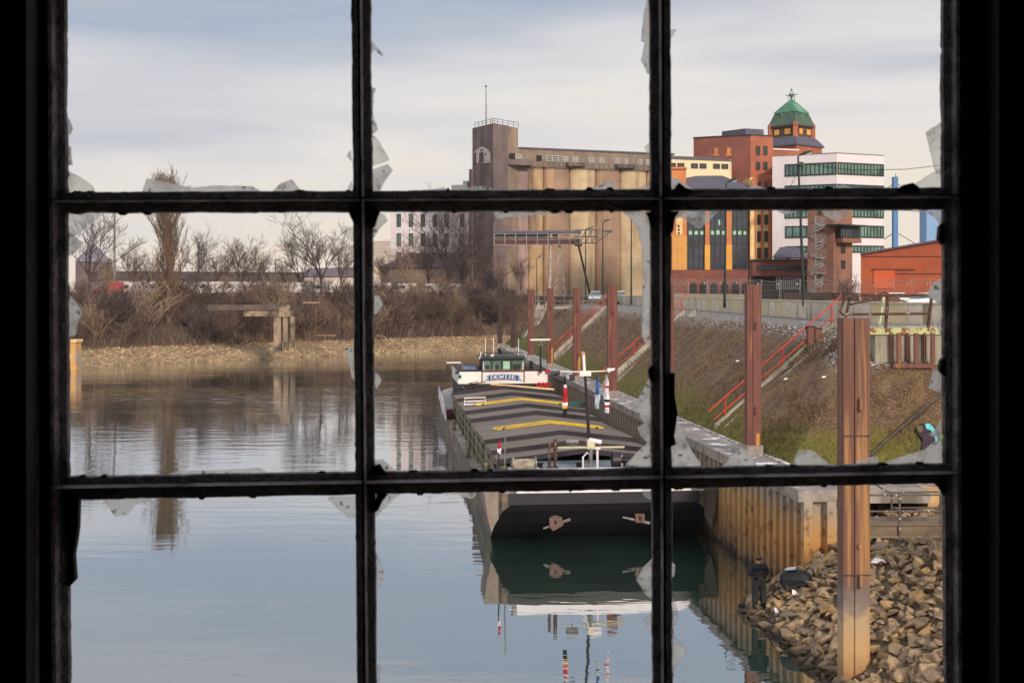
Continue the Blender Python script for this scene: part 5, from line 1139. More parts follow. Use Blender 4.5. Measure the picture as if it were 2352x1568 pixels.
mb = MB(); mb.tube([P(2050, 1166, d2), P(2400, 1163, d2)], .03, 6); mb.build('middle_rail', mat['pipe'], gg, world=True)
for px in (2048, 2163): mb = MB(); mb.tube([P(px, 1130, d2), P(px, 1203, d2)], .036, 6); mb.build('railing_post', mat['pipe'], gg, world=True)
br_ = MB(); br_.tube([P(2012, 1235, d + .6), P(1990, 1262, d + .6)], .07, 5); br_.build('strut', mat['rustdark'], gg, world=True)
# ramp block behind it
mb = MB(); mb.hexa([(15.9, 46.6, 2.2), (21, 45.4, 1.6), (21, 52, 1.6), (15.9, 52, 2.2), (15.9, 46.6, 4.36), (21, 45.4, 3.1), (21, 52, 4.2), (15.9, 52, 4.36)])
tag(mb.build('ramp', mat['sandstone']), 'sandy sloping concrete ramp behind the footbridge railing', 'ramp')

# ================================================================ temporary fence, street lamps, cars, heaps
mat['mesh'] = M('fence_wire', c(168, 164, 164), rough=.5, metal=.3)
def fence_panel(w, h):
    t = thing('fence_panel', '', 'fence panel', (0, 0, 0)); r_ = .028
    mb = MB(); mb.tube([(-w / 2, 0, .1), (-w / 2, 0, h), (0, 0, h - .18), (w / 2, 0, h), (w / 2, 0, .1), (-w / 2, 0, .1)], r_, 5); mb.build('frame', mat['mesh'], t)
    mb = MB()
    for k in range(1, 16): x = -w / 2 + w * k / 16; mb.tube([(x, 0, .1), (x, 0, h - .1)], .006, 3, False)
    for k in range(1, 5): mb.tube([(-w / 2, 0, h * k / 5), (w / 2, 0, h * k / 5)], .007, 3, False)
    mb.build('wire_mesh', mat['mesh'], t)
    for s in (-1, 1): mb = MB(); mb.box(s * w / 2 - .12, s * w / 2 + .12, -.35, .35, 0, .13); mb.build('foot', mat['concrete'], t)
    mb = MB(); mb.box(w * .30, w * .36, -.03, .0, h - .5, h - .34); mb.build('clip_plate', mat['white'], t)
    return t
FL = ['fence panel %s' % x for x in ('just right of the right mullion, before the ochre corrugated wall', 'before the leftmost arch of the brick base', 'before the second and third brick arches', 'crossed by the lamp pole at the blue bays', 'directly left of the second nearest pile',
      'behind the top of the second nearest pile', 'before the doors of the low brick annex', 'left of the nearest lamp pole', 'before the spiral stair foot', 'before the brown hoarding and stair tower', 'between the stair tower and the orange warehouse',
      'before the left corner of the orange warehouse', 'before the bright orange door', 'right of the bright orange door', 'before the right part of the orange wall', 'at the right window edge')]
fp = None; segs = [(1548, 641, 152), (1580, 641, 149), (1622, 641, 146), (1665, 641, 142), (1700, 642, 139), (1748, 644, 134), (1792, 643, 130), (1838, 643, 127), (1886, 641, 124), (1930, 643, 121), (1975, 646, 119), (2012, 641, 117), (2052, 642, 115), (2095, 640, 113), (2135, 640, 111), (2180, 640, 109), (2225, 640, 107)]
for i, (a, b) in enumerate(zip(segs, segs[1:])):
    A, B = Vector((wx(a[0], a[2]), a[2])), Vector((wx(b[0], b[2]), b[2])); L_ = (B - A).length; ang = math.atan2((B - A).y, (B - A).x); mid = (A + B) / 2; h = wz(a[1], a[2]) - 10.4
    z = 10.4; lab = 'sagging grey mesh site fence panel behind the parapet'
    if fp is None: fp = fence_panel(3.2, 2.6); n = fp
    else: n = copy_tree(fp)
    n.location = (mid.x, mid.y, z); n.rotation_euler = (R(rng.uniform(-3, 3)), R(rng.uniform(-2, 2)), ang + R(rng.uniform(-4, 4))); n.scale = (L_ / 3.2 * .98, 1, h / 2.6)
    n['label'] = FL[i]; n['group'] = 'site fence panels behind the parapet'
def lamp(base_, top, arm, lab, style=0, r0=.11, group='street lamps along the quay road'):
    t = thing('street_lamp', lab, 'street lamp', base_, 0, group); B, T = Vector(base_), Vector(top)
    mb = MB(); mb.tube([B, B + (T - B) * .25, T], [r0 * 1.25, r0, r0 * .6], 8); mb.build('pole', mat['lampgreen'], t, world=True)
    mb = MB(); A_ = T + Vector(arm); mb.tube([T, T + Vector(arm) * .3 + Vector((0, 0, .12))], r0 * .5, 6); 
    h = MB(); ax = Vector(arm).normalized(); sx = ax.cross(Vector((0, 0, 1))).normalized(); rg = []; L_ = Vector(arm).length
    for f, wv, hv in ((.0, .04, .03), (.12, .14, .09), (.4, .24, .17), (.75, .22, .15), (1, .06, .04)):
        p_ = T + Vector(arm) * f; rg.append([p_ - sx * wv, p_ - sx * wv * .6 + Vector((0, 0, hv)), p_ + sx * wv * .6 + Vector((0, 0, hv)), p_ + sx * wv, p_ - Vector((0, 0, hv * .3))])
    h.loft(rg); hd = h.build('lamp_head', mat['lampgreen'], t, world=True)
    g = MB(); rg = []
    for f, wv in ((.45, .05), (.6, .18), (.85, .17), (1.0, .04)):
        p_ = T + Vector(arm) * f - Vector((0, 0, .04)); rg.append([p_ - sx * wv, p_ + sx * wv, p_ + sx * wv * .5 - Vector((0, 0, wv * .7)), p_ - sx * wv * .5 - Vector((0, 0, wv * .7))])
    g.loft(rg); g.build('lamp_glass', mat['lampglass'], hd, world=True)
    return t
lamp(P(1847, 702, 88), P(1833, 359, 88), (1.0, 0, .35), 'tall dark green street lamp in front of the spiral stair, nearest of the row')
t = thing('cable_fitting', 'small dark clamp box and bracket high on the nearest lamp pole', 'fitting', P(1838, 378, 87.9)); mb = MB(); mb.box(wx(1831, 87.9), wx(1843, 87.9), 87.6, 87.9, wz(380, 87.9), wz(373, 87.9)); mb.build('box', mat['lampgreen'], t, world=True)
mb = MB(); mb.tube([P(1834, 380, 87.7), P(1844, 384, 87.7), P(1842, 393, 87.7)], .05, 5); mb.build('bracket', mat['lampgreen'], t, world=True)
lamp(P(1664, 706, 112), P(1668, 420, 112), (1.05, 0, .35), 'dark street lamp in front of the blue glazed bays')
lamp(P(1450, 700, 160), P(1450, 500, 160), (1.2, 0, .4), 'dark lamp pole before the silo just left of the right mullion')
lamp(P(1384.5, 700, 178), P(1384.5, 510, 178), (1.2, 0, .35), 'dark street lamp rising right of the gantry boom')
lamp(P(1345, 700, 196), P(1345, 527, 196), (1.2, 0, .3), 'dark street lamp crossing the end of the gantry truss')
lamp(P(1234, 700, 214), P(1232, 596, 214), (1.2, 0, .9), 'small curved lamp before the stained base of the silo', r0=.09)
lamp(P(247, 690, 235), P(247, 598, 235), (.9, 0, .1), 'grey lamp with a flat head at the left behind the red van', group='lamps behind the vans')
lamp(P(633, 690, 250), P(632, 598, 250), (.9, 0, .1), 'grey lamp with a flat head in the middle behind the vans', group='lamps behind the vans')
mb = MB(); mb.tube([P(264, 690, 232), P(263, 560, 232), P(263, 460, 232)], [.3, .2, .14], 8); tag(mb.build('light_mast', mat['galv']), 'very tall thin grey mast at the left above the red van', 'mast')
# overhead wires
mb = MB()
for pts2 in ([(1840, 376), (1958, 391), (2080, 389), (2168, 379)],): mb.tube([P(x, y, 87.9) for x, y in pts2], .022, 4)
tag(mb.build('cable', mat['lampgreen']), 'thin black cable strung from the nearest lamp to the right window frame', 'cable')
mb = MB(); mb.tube([P(1838, 380, 87.9), P(1822, 415, 92), P(1806, 455, 97)], .02, 4); tag(mb.build('guy_wire', mat['lampgreen']), 'thin stay wire slanting down left from the nearest lamp', 'wire')
# cars
mat['windscreen'] = M('windscreen', c(84, 98, 104), c(60, 70, 76), 1, rough=.1, spec=.8)
mat['tyre'] = M('tyre', c(26, 26, 28), rough=.8); mat['red'] = M('red_paint_gloss', c(196, 30, 34), rough=.4)
def car(lab, loc, rz, paint, group='cars parked along the quay road'):
    t = thing('parked_car', lab, 'car', loc, rz, group); mb = MB(); st_ = []
    for x, zb2, zt3, w in ((-2.2, .45, .75, .78), (-2.05, .3, .85, .86), (-1.0, .28, .95, .9), (-.4, .28, 1.0, .9), (1.2, .28, 1.02, .9), (1.9, .3, .98, .88), (2.15, .45, .9, .8)):
        st_.append([(x, -w, zb2), (x, -w, (zb2 + zt3) / 2 + .1), (x, -w * .92, zt3), (x, w * .92, zt3), (x, w, (zb2 + zt3) / 2 + .1), (x, w, zb2)])
    mb.loft(st_); b = mb.build('body', mat[paint], t, smooth=False)
    g = MB(); g.loft([[(x, -w, z) for x in (0,)] + [(x, w, z)] for x, w, z in ()]) if False else None
    g.hexa([(-1.15, -.82, .93), (1.75, -.82, .96), (1.75, .82, .96), (-1.15, .82, .93), (-.45, -.62, 1.42), (1.15, -.64, 1.44), (1.15, .64, 1.44), (-.45, .62, 1.42)]); g.build('window', mat['windscreen'], t)
    r_ = MB(); r_.hexa([(-.5, -.62, 1.42), (1.2, -.64, 1.44), (1.2, .64, 1.44), (-.5, .62, 1.42), (-.42, -.58, 1.48), (1.12, -.6, 1.5), (1.12, .6, 1.5), (-.42, .58, 1.48)]); r_.build('roof', mat[paint], t)
    for x in (-1.35, 1.35):
        for y in (-.86, .86):
            w_ = MB(); w_.tube([(x, y - .09, .32), (x, y + .09, .32)], .32, 12); wo = w_.build('wheel', mat['tyre'], t)
            w_ = MB(); w_.tube([(x, y - .10, .32), (x, y + .10, .32)], .18, 8); w_.build('rim', mat['galv'], wo)
    for y in (-.6, .6): h = MB(); h.box(-2.19, -2.1, y - .14, y + .14, .6, .72); h.build('headlight', mat['lampglass'], t)
    return t
mat['silver'] = M('silver_paint', c(190, 200, 206), rough=.35); mat['carwhite'] = M('white_car_paint', c(226, 226, 228), rough=.35)
car('pale blue-silver car on the road, just left of the pile by the white flag', (wx(1367, 176), 176, 10.4), R(82), 'silver')
car('white car mostly hidden by the pile, right of the silver car', (wx(1424, 182), 182, 10.4), R(86), 'carwhite')
car('white car behind the site fence before the orange door', (wx(2044, 112), 112, 10.3), R(12), 'carwhite')
car('white car behind the site fence near the right window edge', (wx(2128, 110), 110, 10.3), R(8), 'carwhite')
def heap(lab, px, d, w, h, m, seed):
    r_ = random.Random(seed); mb = MB(); n = 26; rg = []
    for j in range(9):
        f = j / 8; rr = w / 2 * (1 - f) ** .8; z = 10.38 + h * f
        rg.append([(wx(px, d) + (rr * math.cos(2 * math.pi * k / n)) * (1 + .25 * noise.noise(Vector((k * .5, j, seed)))), d + rr * .6 * math.sin(2 * math.pi * k / n) * (1 + .25 * noise.noise(Vector((k * .5, j, seed + 5)))), z + .15 * noise.noise(Vector((k * .7, j * .7, seed)))) for k in range(n)])
    mb.loft(rg); return tag(mb.build('earth_heap', mat[m]), lab, 'earth heap')
heap('brown earth heap behind the fence below the orange warehouse', 2030, 103, 6.0, 1.5, 'dirt', 1)
heap('low brown earth heap behind the stair tower lamp', 1925, 106, 5.5, .9, 'dirt', 2)
heap('tan gravel heap just behind the parapet and the platform railing', 2066, 93, 3.4, .75, 'riprapbed', 3)
mb = MB(); mb.box(wx(1800, 122), wx(1975, 122), 122, 122.4, 10.3, wz(672, 122)); tag(mb.build('hoarding', mat['rustdark']), 'low dark brown hoarding behind the fence in front of the stair tower', 'hoarding')
tag(MB().tube([P(1600, 712, 118), P(1600, 690, 118)], .05, 5).tube([P(1600, 690, 118), P(1600, 684, 118)], .14, 6).build('marker_post', mat['galv']), 'small grey marker post leaning on the parapet left of the second pile', 'post')

# ---------------------------------------------------------------- vans on the far quay
def van():
    t = thing('parked_van', '', 'van', (0, 0, 0)); mb = MB(); w = 1.0
    prof = [(-2.75, .5), (-2.7, 1.05), (-2.35, 1.25), (-1.9, 1.35), (-1.25, 2.15), (-.95, 2.45), (-.5, 2.6), (2.55, 2.62), (2.75, 2.45), (2.8, .45)]
    rg = [[(x, s * w * (1 if z < 1.6 else .93), z) for x, z in prof] for s in (-1, 1)]; mb.loft(rg); mb.build('body', mat['white'], t)
    g = MB(); g.hexa([(-1.95, -.85, 1.42), (-1.9, .85, 1.42), (-1.3, .8, 2.12), (-1.3, -.8, 2.12), (-1.98, -.85, 1.44), (-1.93, .85, 1.44), (-1.33, .8, 2.14), (-1.33, -.8, 2.14)]); g.build('windscreen', mat['glassdark'], t)
    for s in (-1, 1):
        g = MB(); y = s * .975; g.slab([(-1.75, y, 1.42), (-.55, y, 1.42), (-.55, y * .985, 2.15), (-1.2, y * .985, 2.12)], (0, s * .03, 0)); g.build('side_window', mat['glassdark'], t)
        d_ = MB(); d_.box(-.42, -.38, s * .99 - .01, s * .99 + .02, .6, 2.2); d_.build('door_gap', mat['frame'], t)
    for x in (-1.8, 1.6):
        for y in (-.9, .9):
            w_ = MB(); w_.tube([(x, y - .11, .36), (x, y + .11, .36)], .36, 12); w_.build('wheel', mat['tyre'], t)
    h = MB(); h.box(-2.78, -2.6, -.8, .8, .42, .62); h.build('bumper', mat['frame'], t)
    return t
v0 = None; bank_t = Vector((.72, .69)); rzv = math.atan2(.69, .72)
def van_spot(px, off=28.5):
    k = (px - CX) / F; rhs = 183.8 + off; d_ = rhs / (-.69 * k + .72); return k * d_, d_
vl = ['white van next to the red van, its blunt nose to the left', 'white van half hidden by the tall poplar', 'white van directly right of the poplar', 'white van behind thin shrubs, third after the poplar', 'white van left of the middle lamp', 'white van below the middle flat-headed lamp',
      'white van with a clear dark windscreen right of the middle lamp', 'white van beneath the fork of the bare tree', 'rightmost white van of the left pane, cut by the mullion', 'white van just right of the left mullion',
      'white van below the left hip of the dark roof', 'white van below the middle of the dark hipped roof', 'white van among the bushes at the silo end of the row']
for i, px in enumerate((297, 362, 420, 474, 535, 600, 665, 737, 800, 868, 928, 990, 1048)):
    if v0 is None: v0 = van(); n = v0
    else: n = copy_tree(v0)
    x, y = van_spot(px); n.location = (x, y, 11.0); n.rotation_euler = (0, 0, rzv + R(rng.uniform(-16, -6))); n['label'] = vl[i]; n['group'] = 'white vans parked along the far quay'; s_ = rng.uniform(.96, 1.04); n.scale = (s_, s_, s_)
n = copy_tree(v0); x, y = van_spot(248); n.location = (x, y, 11.1); n.rotation_euler = (0, 0, rzv - R(10)); n['label'] = 'faded red van at the left end of the row of white vans'
if 'group' in n: del n['group']
for ch in n.children:
    if ch.name.startswith('body'): ch.data = ch.data.copy(); ch.data.materials[0] = M('faded_red', c(168, 66, 66), rough=.5)
gr_ = thing('guard_rail', 'dark steel guard rail along the top of the far bank before the vans', 'guard rail', (*van_spot(600, 25.5), 10.8))
a, b = Vector(van_spot(190, 25.8)), Vector(van_spot(1080, 25.8)); w = Wall(a, b); L_ = (b - a).length
mb = MB(); w.bx(mb, 0, L_, 11.25, 11.5, 0, .06); mb.build('rail', mat['rustdark'], gr_, world=True)
for k in range(46): mb = MB(); w.bx(mb, L_ * k / 45, L_ * k / 45 + .12, 10.5, 11.4, -.1, -.002); mb.build('post', mat['rustdark'], gr_, world=True)

# ---------------------------------------------------------------- concrete remains on the far bank
d = 203; br0 = thing('bridge_abutment', 'ruined concrete beam on twin pillars standing in the rubble of the far bank', 'ruin', (wx(650, d), d, 3))
mat['ruin'] = M('old_concrete', c(160, 138, 114), c(112, 96, 84), .8, stretch=(1, 1, .3), c3=c(74, 62, 58), scale3=.35, lo3=.5, hi3=.6, bump=.3)
mb = MB(); mb.box(wx(480, d), wx(668, d), d - .6, d + 2, wz(712, d), wz(700, d)); mb.build('beam', M('dark_ruin', c(104, 90, 82), c(76, 64, 60), .6), br0, world=True)
mb = MB(); mb.box(wx(560, d), wx(650, d), d - .3, d + 1, wz(726, d), wz(713, d)); mb.build('beam', mat['ruin'], br0, world=True)
mb = MB(); mb.box(wx(642, d), wx(667, d), d - .9, d + 1.5, wz(727, d), wz(700, d)); mb.build('pier_head', mat['ruin'], br0, world=True)
for a, b, y0, y1 in ((630, 646, 727, 798), (652, 662, 727, 796), (668, 676, 727, 790)): mb = MB(); mb.box(wx(a, d), wx(b, d), d - .5, d + .8, wz(y1 + 8, d), wz(y0, d)); mb.build('pillar', mat['ruin'], br0, world=True)
d = 185; dp = thing('dolphin', 'ochre stained concrete pillar with a pale cap at the left window edge', 'pillar', (wx(163, d), d, 0))
mb = MB(); mb.box(wx(140, d), wx(174, d), d, d + 2.4, -1, wz(786, d)); mb.build('shaft', M('ochre_concrete', c(206, 162, 104), c(176, 130, 80), .7, c3=c(150, 146, 150), scale3=.4, lo3=.5, hi3=.6), dp, world=True)
mb = MB(); mb.box(wx(138, d), wx(177, d), d - .2, d + 2.6, wz(786, d) + .002, wz(780, d)); mb.build('cap', mat['sandstone'], dp, world=True)
mb = MB(); mb.box(wx(726, 217), wx(771, 217), 217, 217.5, wz(771, 217), wz(769.6, 217)); tag(mb.build('plank', mat['silo_brown']), 'pale plank lying on the far bank above the rubble', 'plank')
ld = thing('landing_deck', 'small timber landing with pale planks in the bushes right of the ruined beam', 'landing stage', (wx(714, 215), 215, 8)); mb = MB(); mb.box(wx(696, 215), wx(733, 215), 214.8, 216, wz(696.5, 215), wz(693.5, 215)); mb.build('plank', mat['silo_brown'], ld, world=True)
for a in (699, 712, 729): mb = MB(); mb.box(wx(a, 215), wx(a + 1.6, 215), 215, 215.2, 6, wz(697, 215)); mb.build('post', mat['rustdark'], ld, world=True)
# grey service platform at the far end of the slope, behind the piles
sp_ = thing('service_platform', 'pale steel walkway with thin railings at the far end of the parapet', 'walkway', P(1300, 708, 160))
mb = MB(); d = 160; mb.box(wx(1228, d), wx(1368, d), d, d + 1.5, wz(709.5, d), wz(704.5, d)); mb.build('deck', mat['concrete'], sp_, world=True)
for yy in (679, 691): mb = MB(); mb.tube([P(1228, yy, d), P(1390, yy, d)], .05, 5); mb.build('rail', mat['galv'], sp_, world=True)
for k in range(8): mb = MB(); px = 1230 + 22 * k; mb.tube([P(px, 708, d), P(px, 678, d)], .05, 4); mb.build('post', mat['galv'], sp_, world=True)

# ================================================================ the barge
BO = Vector((4.0, 60.2, 0)); BR = math.atan(.10536)
barge = thing('cargo_barge', 'long river barge DENISE with grey gabled hatch covers moored along the quay', 'barge', BO, BR)
def BPt(px, py, yl):
    k, m_ = (px - CX) / F, (py - HY) / F; cs, sn = math.cos(BR), math.sin(BR)
    t_ = (yl + (-sn * BO.x + cs * BO.y)) / (-sn * k + cs); X, Y = k * t_ - BO.x, t_ - BO.y
    return Vector((X * cs + Y * sn, yl, EYE - m_ * t_))
mat['hullside'] = M('hull_grey', c(118, 104, 92), c(88, 78, 72), .8, stretch=(1, 1, .4), c3=c(142, 122, 100), scale3=.6, stretch3=(.4, .4, 2), bump=.1)
mat['hullblack'] = M('hull_black', c(12, 10, 13), c(24, 21, 25), .6, rough=.55, bump=.1)
mat['hulldark'] = M('bow_band', c(44, 40, 48), c(34, 31, 38), .7, rough=.55)
mat['sidedeck'] = M('wet_side_deck', c(166, 158, 150), c(132, 126, 120), .5, rough=.35, stretch=(1, .3, 1), c3=c(196, 190, 186), scale3=.5, bump=.05)
mat['coaming'] = M('olive_coaming', c(146, 138, 104), c(116, 110, 84), .6, stretch=(1, 1, .5), c3=c(90, 82, 60), scale3=.8, stretch3=(1, 1, .2), bump=.1)
mat['hatch'] = M('hatch_aluminium', c(126, 112, 106), c(100, 90, 86), .5, stretch=(.5, 2, 1), c3=c(122, 104, 88), scale3=.25, rough=.6); courses(mat['hatch'], 'Y', 3.2, .72)
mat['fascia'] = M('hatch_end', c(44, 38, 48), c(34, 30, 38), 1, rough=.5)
mat['foredeck'] = M('foredeck_grey', c(126, 136, 146), c(96, 104, 114), .9, rough=.4, stretch=(.3, 1, 1))
mat['bargewhite'] = M('barge_white', c(238, 230, 228), c(226, 216, 214), .5, rough=.4)
mat['yellow'] = M('yellow_paint', c(226, 196, 40), c(204, 164, 44), 2); mat['flagred'] = M('flag_red', c(204, 30, 36), rough=.8); mat['flagblue'] = M('flag_blue', c(48, 92, 160), rough=.8)
mat['namered'] = mat['flagred']; mat['banner'] = M('banner_blue', c(36, 74, 150)); mat['teal'] = M('tarp_blue', c(120, 144, 186), c(90, 112, 156), 3)
st_ = [(-3.3, 4.35, 2.55, 2.12), (-3.0, 4.8, 2.55, 1.72), (-2.2, 5.05, 2.55, 1.0), (-1.2, 5.1, 2.52, .42), (0, 5.1, 2.5, -.08), (1.5, 5.1, 2.45, -1), (4, 5.1, 2.2, -1), (8, 5.1, 1.6, -1), (12, 5.1, 1.15, -1), (30, 5.1, 1.1, -1), (47, 5.1, 1.1, -1), (50, 5.1, 1.5, -1), (54, 5.05, 2.0, -1), (60, 4.6, 2.2, -1), (63, 3.4, 2.3, -1)]
mb = MB(); ids = [mb.vs([(-w, y, zt_), (-w, y, zb_), (w, y, zb_), (w, y, zt_)]) for y, w, zt_, zb_ in st_]
for a, b in zip(ids, ids[1:]):
    mb.cur = 0; mb.fi([a[0], a[1], b[1], b[0]]); mb.cur = 1; mb.fi([a[1], a[2], b[2], b[1]]); mb.cur = 0; mb.fi([a[2], a[3], b[3], b[2]]); mb.cur = 2; mb.fi([a[3], a[0], b[0], b[3]])
mb.cur = 3; mb.fi(ids[0]); mb.cur = 0; mb.fi(ids[-1])
hull = mb.build('hull', [mat['hullside'], mat['hullblack'], mat['sidedeck'], mat['hulldark']], barge)
mb = MB(); mb.hexa([(-4.5, -3.36, 2.08), (4.5, -3.36, 2.08), (4.5, -3.2, 2.08), (-4.5, -3.2, 2.08), (-4.5, -3.36, 2.60), (4.5, -3.36, 2.60), (4.5, -3.2, 2.60), (-4.5, -3.2, 2.60)]); mb.build('bow_plate', mat['hulldark'], barge)
for s in (-1, 1):
    base_p = [BPt(px, py, -2.6) for px, py in ((1112, 1130), (1158, 1128), (1196, 1139), (1196, 1156), (1178, 1160), (1160, 1171), (1147, 1188), (1136, 1206), (1129, 1222), (1120, 1185))]
    pp = [Vector((p_.x * -s, p_.y, p_.z)) if s == 1 else p_ for p_ in base_p]
    mb = MB(); mb.slab(pp, (0, 2.4, -.0)); mb.build('cheek_plate', M('cheek_grey', c(150, 134, 122), c(118, 106, 98), 1.2, c3=c(176, 112, 60), scale3=1.4, lo3=.62, hi3=.68, bump=.2) if s == -1 else mat['hullside'], barge)
# white bow bulwark
mb = MB(); rg = []
for y, z, w in ((-3.25, 2.58, 4.15), (-2.9, 2.86, 4.1), (-2.3, 3.2, 4.0), (-1.75, 3.44, 3.95), (-1.55, 3.5, 3.9)):
    rg.append([(-w, y, z), (-w * .6, y - .06, z), (0, y - .1, z), (w * .6, y - .06, z), (w, y, z), (w, y + .12, z - .02), (0, y + .08, z - .02), (-w, y + .12, z - .02)])
mb.loft(rg); mb.build('bow_bulwark', mat['bargewhite'], barge)
for s in (-1, 1): mb = MB(); mb.hexa([(s * 3.85, -1.6, 2.5), (s * 3.95, -1.6, 2.5), (s * 3.95, 1.2, 2.5), (s * 3.85, 1.2, 2.5), (s * 3.85, -1.6, 3.5), (s * 3.95, -1.6, 3.5), (s * 3.95, 1.2, 2.95), (s * 3.85, 1.2, 2.95)]); mb.build('bow_bulwark', mat['bargewhite'], barge)
mb = MB(); mb.box(-3.84, 3.84, -1.4, 2.7, 2.5, 3.25); mb.build('foredeck', mat['foredeck'], barge)
# coamings with stiffeners and rail
for s in (-1, 1):
    mb = MB(); mb.box(s * 4.25, s * 4.16, 1.3, 45.4, 1.0, 3.02); co = mb.build('coaming', mat['coaming'], barge)
    for k in range(12): mb = MB(); y = 2.4 + 3.8 * k; mb.box(s * 4.25, s * 4.37, y, y + .08, 1.12, 2.98); mb.build('stiffener', mat['coaming'], co)
    mb = MB(); mb.tube([(s * 4.44, 1.6, 2.55), (s * 4.44, 45, 2.55)], .035, 5); mb.tube([(s * 4.44, 1.6, 1.9), (s * 4.44, 45, 1.9)], .03, 5); mb.build('grab_rail', mat['galv'], co)
mb = MB(); mb.box(-4.15, 4.15, 2.71, 2.8, 1.0, 3.0); mb.build('coaming', mat['coaming'], barge)
# hatch covers, each one lapping over the next towards the bow
fr_ = [63.0, 66.6, 71.3, 82.9, 88.2, 98.2, 104.6, 106.4]; hats = []
for i, (a, b) in enumerate(zip(fr_, fr_[1:])):
    y0, y1 = (a - 60.2) * 1.0055, (b - 60.2) * 1.0055 + .5; up0, up1 = .26, .0; hw = 4.42
    mb = MB(); e0, e1 = 3.05, 3.05; r0_, r1_ = 3.56, 3.56
    T = [[(-hw, y, e + u), (0, y, r + u), (hw, y, e + u), (hw, y, e + u - .12), (0, y, r + u - .12), (-hw, y, e + u - .12)] for y, e, r, u in ((y0, e0, r0_, up0), (y1, e1, r1_, up1))]
    mb.loft(T); h = mb.build('hatch_cover', mat['hatch'], barge); hats.append((h, y0, y1))
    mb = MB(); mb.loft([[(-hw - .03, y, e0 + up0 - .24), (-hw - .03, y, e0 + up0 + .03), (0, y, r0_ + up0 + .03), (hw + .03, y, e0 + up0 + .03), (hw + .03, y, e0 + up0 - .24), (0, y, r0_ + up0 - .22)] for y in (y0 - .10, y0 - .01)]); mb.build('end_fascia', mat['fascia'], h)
    for s in (-1, 1): mb = MB(); mb.hexa([(s * hw, y0, e0 + up0 - .3), (s * (hw + .05), y0, e0 + up0 - .3), (s * (hw + .05), y1 - .55, e0 - .3), (s * hw, y1 - .55, e0 - .3), (s * hw, y0, e0 + up0), (s * (hw + .05), y0, e0 + up0), (s * (hw + .05), y1 - .55, e0 + .0), (s * hw, y1 - .55, e0 + .0)]); mb.build('side_fascia', mat['hullside'], h)
def hz(x, yl, i): h, y0, y1 = hats[i]; f = (yl - y0) / (y1 - y0); return 3.05 + .51 * (1 - abs(x) / 4.42) + .26 * (1 - f)
for i, yl, m_, wd2 in ((2, (76.0 - 60.2) * 1.0055, 'yellow', 1.0), (4, (92.0 - 60.2) * 1.0055, 'yellow', 1.1)):
    t = thing('lifting_frame', ('bright yellow loop frame lying over the middle hatch cover' if i == 2 else 'duller yellow loop frame on the hatch cover farther back, by the white folding stand'), 'lifting frame', (0, 0, 0))
    M4 = Matrix.Translation(BO) @ Matrix.Rotation(BR, 4, 'Z'); t.location = BO; t.rotation_euler = (0, 0, BR)
    mb = MB(); xs = (-3.5, -3.3, 0, 3.1, 3.3); pts2 = [(x, yl + wd2 / 2 * (-1 if abs(x) < 3.4 else -.4), hz(x, yl, i) + .10) for x in xs] + [(x, yl + wd2 / 2 * (1 if abs(x) < 3.4 else .4), hz(x, yl, i) + .10) for x in xs[::-1]]
    mb.tube(pts2 + [pts2[0]], .045, 6); mb.build('loop', mat[m_], t)
    for x in (-2.9, 2.9): mb = MB(); mb.tube([(x, yl - wd2 / 2 - .1, hz(x, yl, i) + .06), (x, yl - wd2 / 2 + .1, hz(x, yl, i) + .06)], .09, 6); mb.build('roller', mat['fascia'], t)
t = thing('folding_stand', 'small white folding stand left on the far hatch cover', 'stand', BO, BR); q = BPt(1091, 926, 32.5); q.z = hz(q.x, 32.5, 4)
mb = MB(); mb.tube([q + Vector((-.8, 0, .0)), q + Vector((-.8, 0, .55)), q + Vector((.8, 0, .6)), q + Vector((.8, 0, 0))], .05, 5); mb.tube([q + Vector((-.8, .4, .28)), q + Vector((.8, .4, .3))], .05, 5); mb.build('frame', mat['white'], t)
mb = MB(); mb.box(q.x - .75, q.x + .6, q.y - .1, q.y + .35, q.z + .05, q.z + .12); mb.build('tray', mat['white'], t)
# bollards on the side deck, ropes
for (y_, s) in ((5.5, -1), (20.0, -1), (36.0, -1), (20, 1)):
    o = thing('bollard', 'x', 'bollard'); bpy.data.objects.remove(o)
    zz = 2.0 if y_ < 6 else 1.12
    mb = MB(); mb.box(s * 4.62, s * 4.98, y_ - .4, y_ + .4, zz, zz + .08)
    for dy in (-.22, .22): mb.lathe(s * 4.8, y_ + dy, [(.11, zz + .08), (.11, zz + .62), (.15, zz + .66), (.15, zz + .74)], 10)
    mb.build('bollard', mat['coaming'], barge)
mb = MB(); mb.loft([[(-5.12, y, z), (-5.12, y, z + .16), (-5.02, y, z + .16), (-5.02, y, z)] for y, z in ((-2.4, 2.52), (4, 2.2), (8, 1.6), (12, 1.15), (47, 1.1))]); mb.build('rubbing_rail', mat['hullside'], barge)
for s in (-1, 1):
    mb = MB(); mb.loft([[(s * 5.12, y, z), (s * 5.12, y, z + h), (s * 5.04, y, z + h), (s * 5.04, y, z)] for y, z, h in ((42, 1.1, .1), (44, 1.1, .8), (47, 1.1, 1.15), (50, 1.45, 1.1), (56, 2.0, .9))]); mb.build('stern_bulwark', M('bulwark_white_out', c(226, 220, 222), c(150, 60, 80), .8, lo=.45, hi=.75) if s == -1 else mat['white'], barge)
mb = MB(); mb.box(-4.97, -4.3, 43.5, 44.6, 1.12, 1.9); mb.build('winch', M('dark_maroon', c(104, 40, 60), c(70, 28, 40), 3), barge)
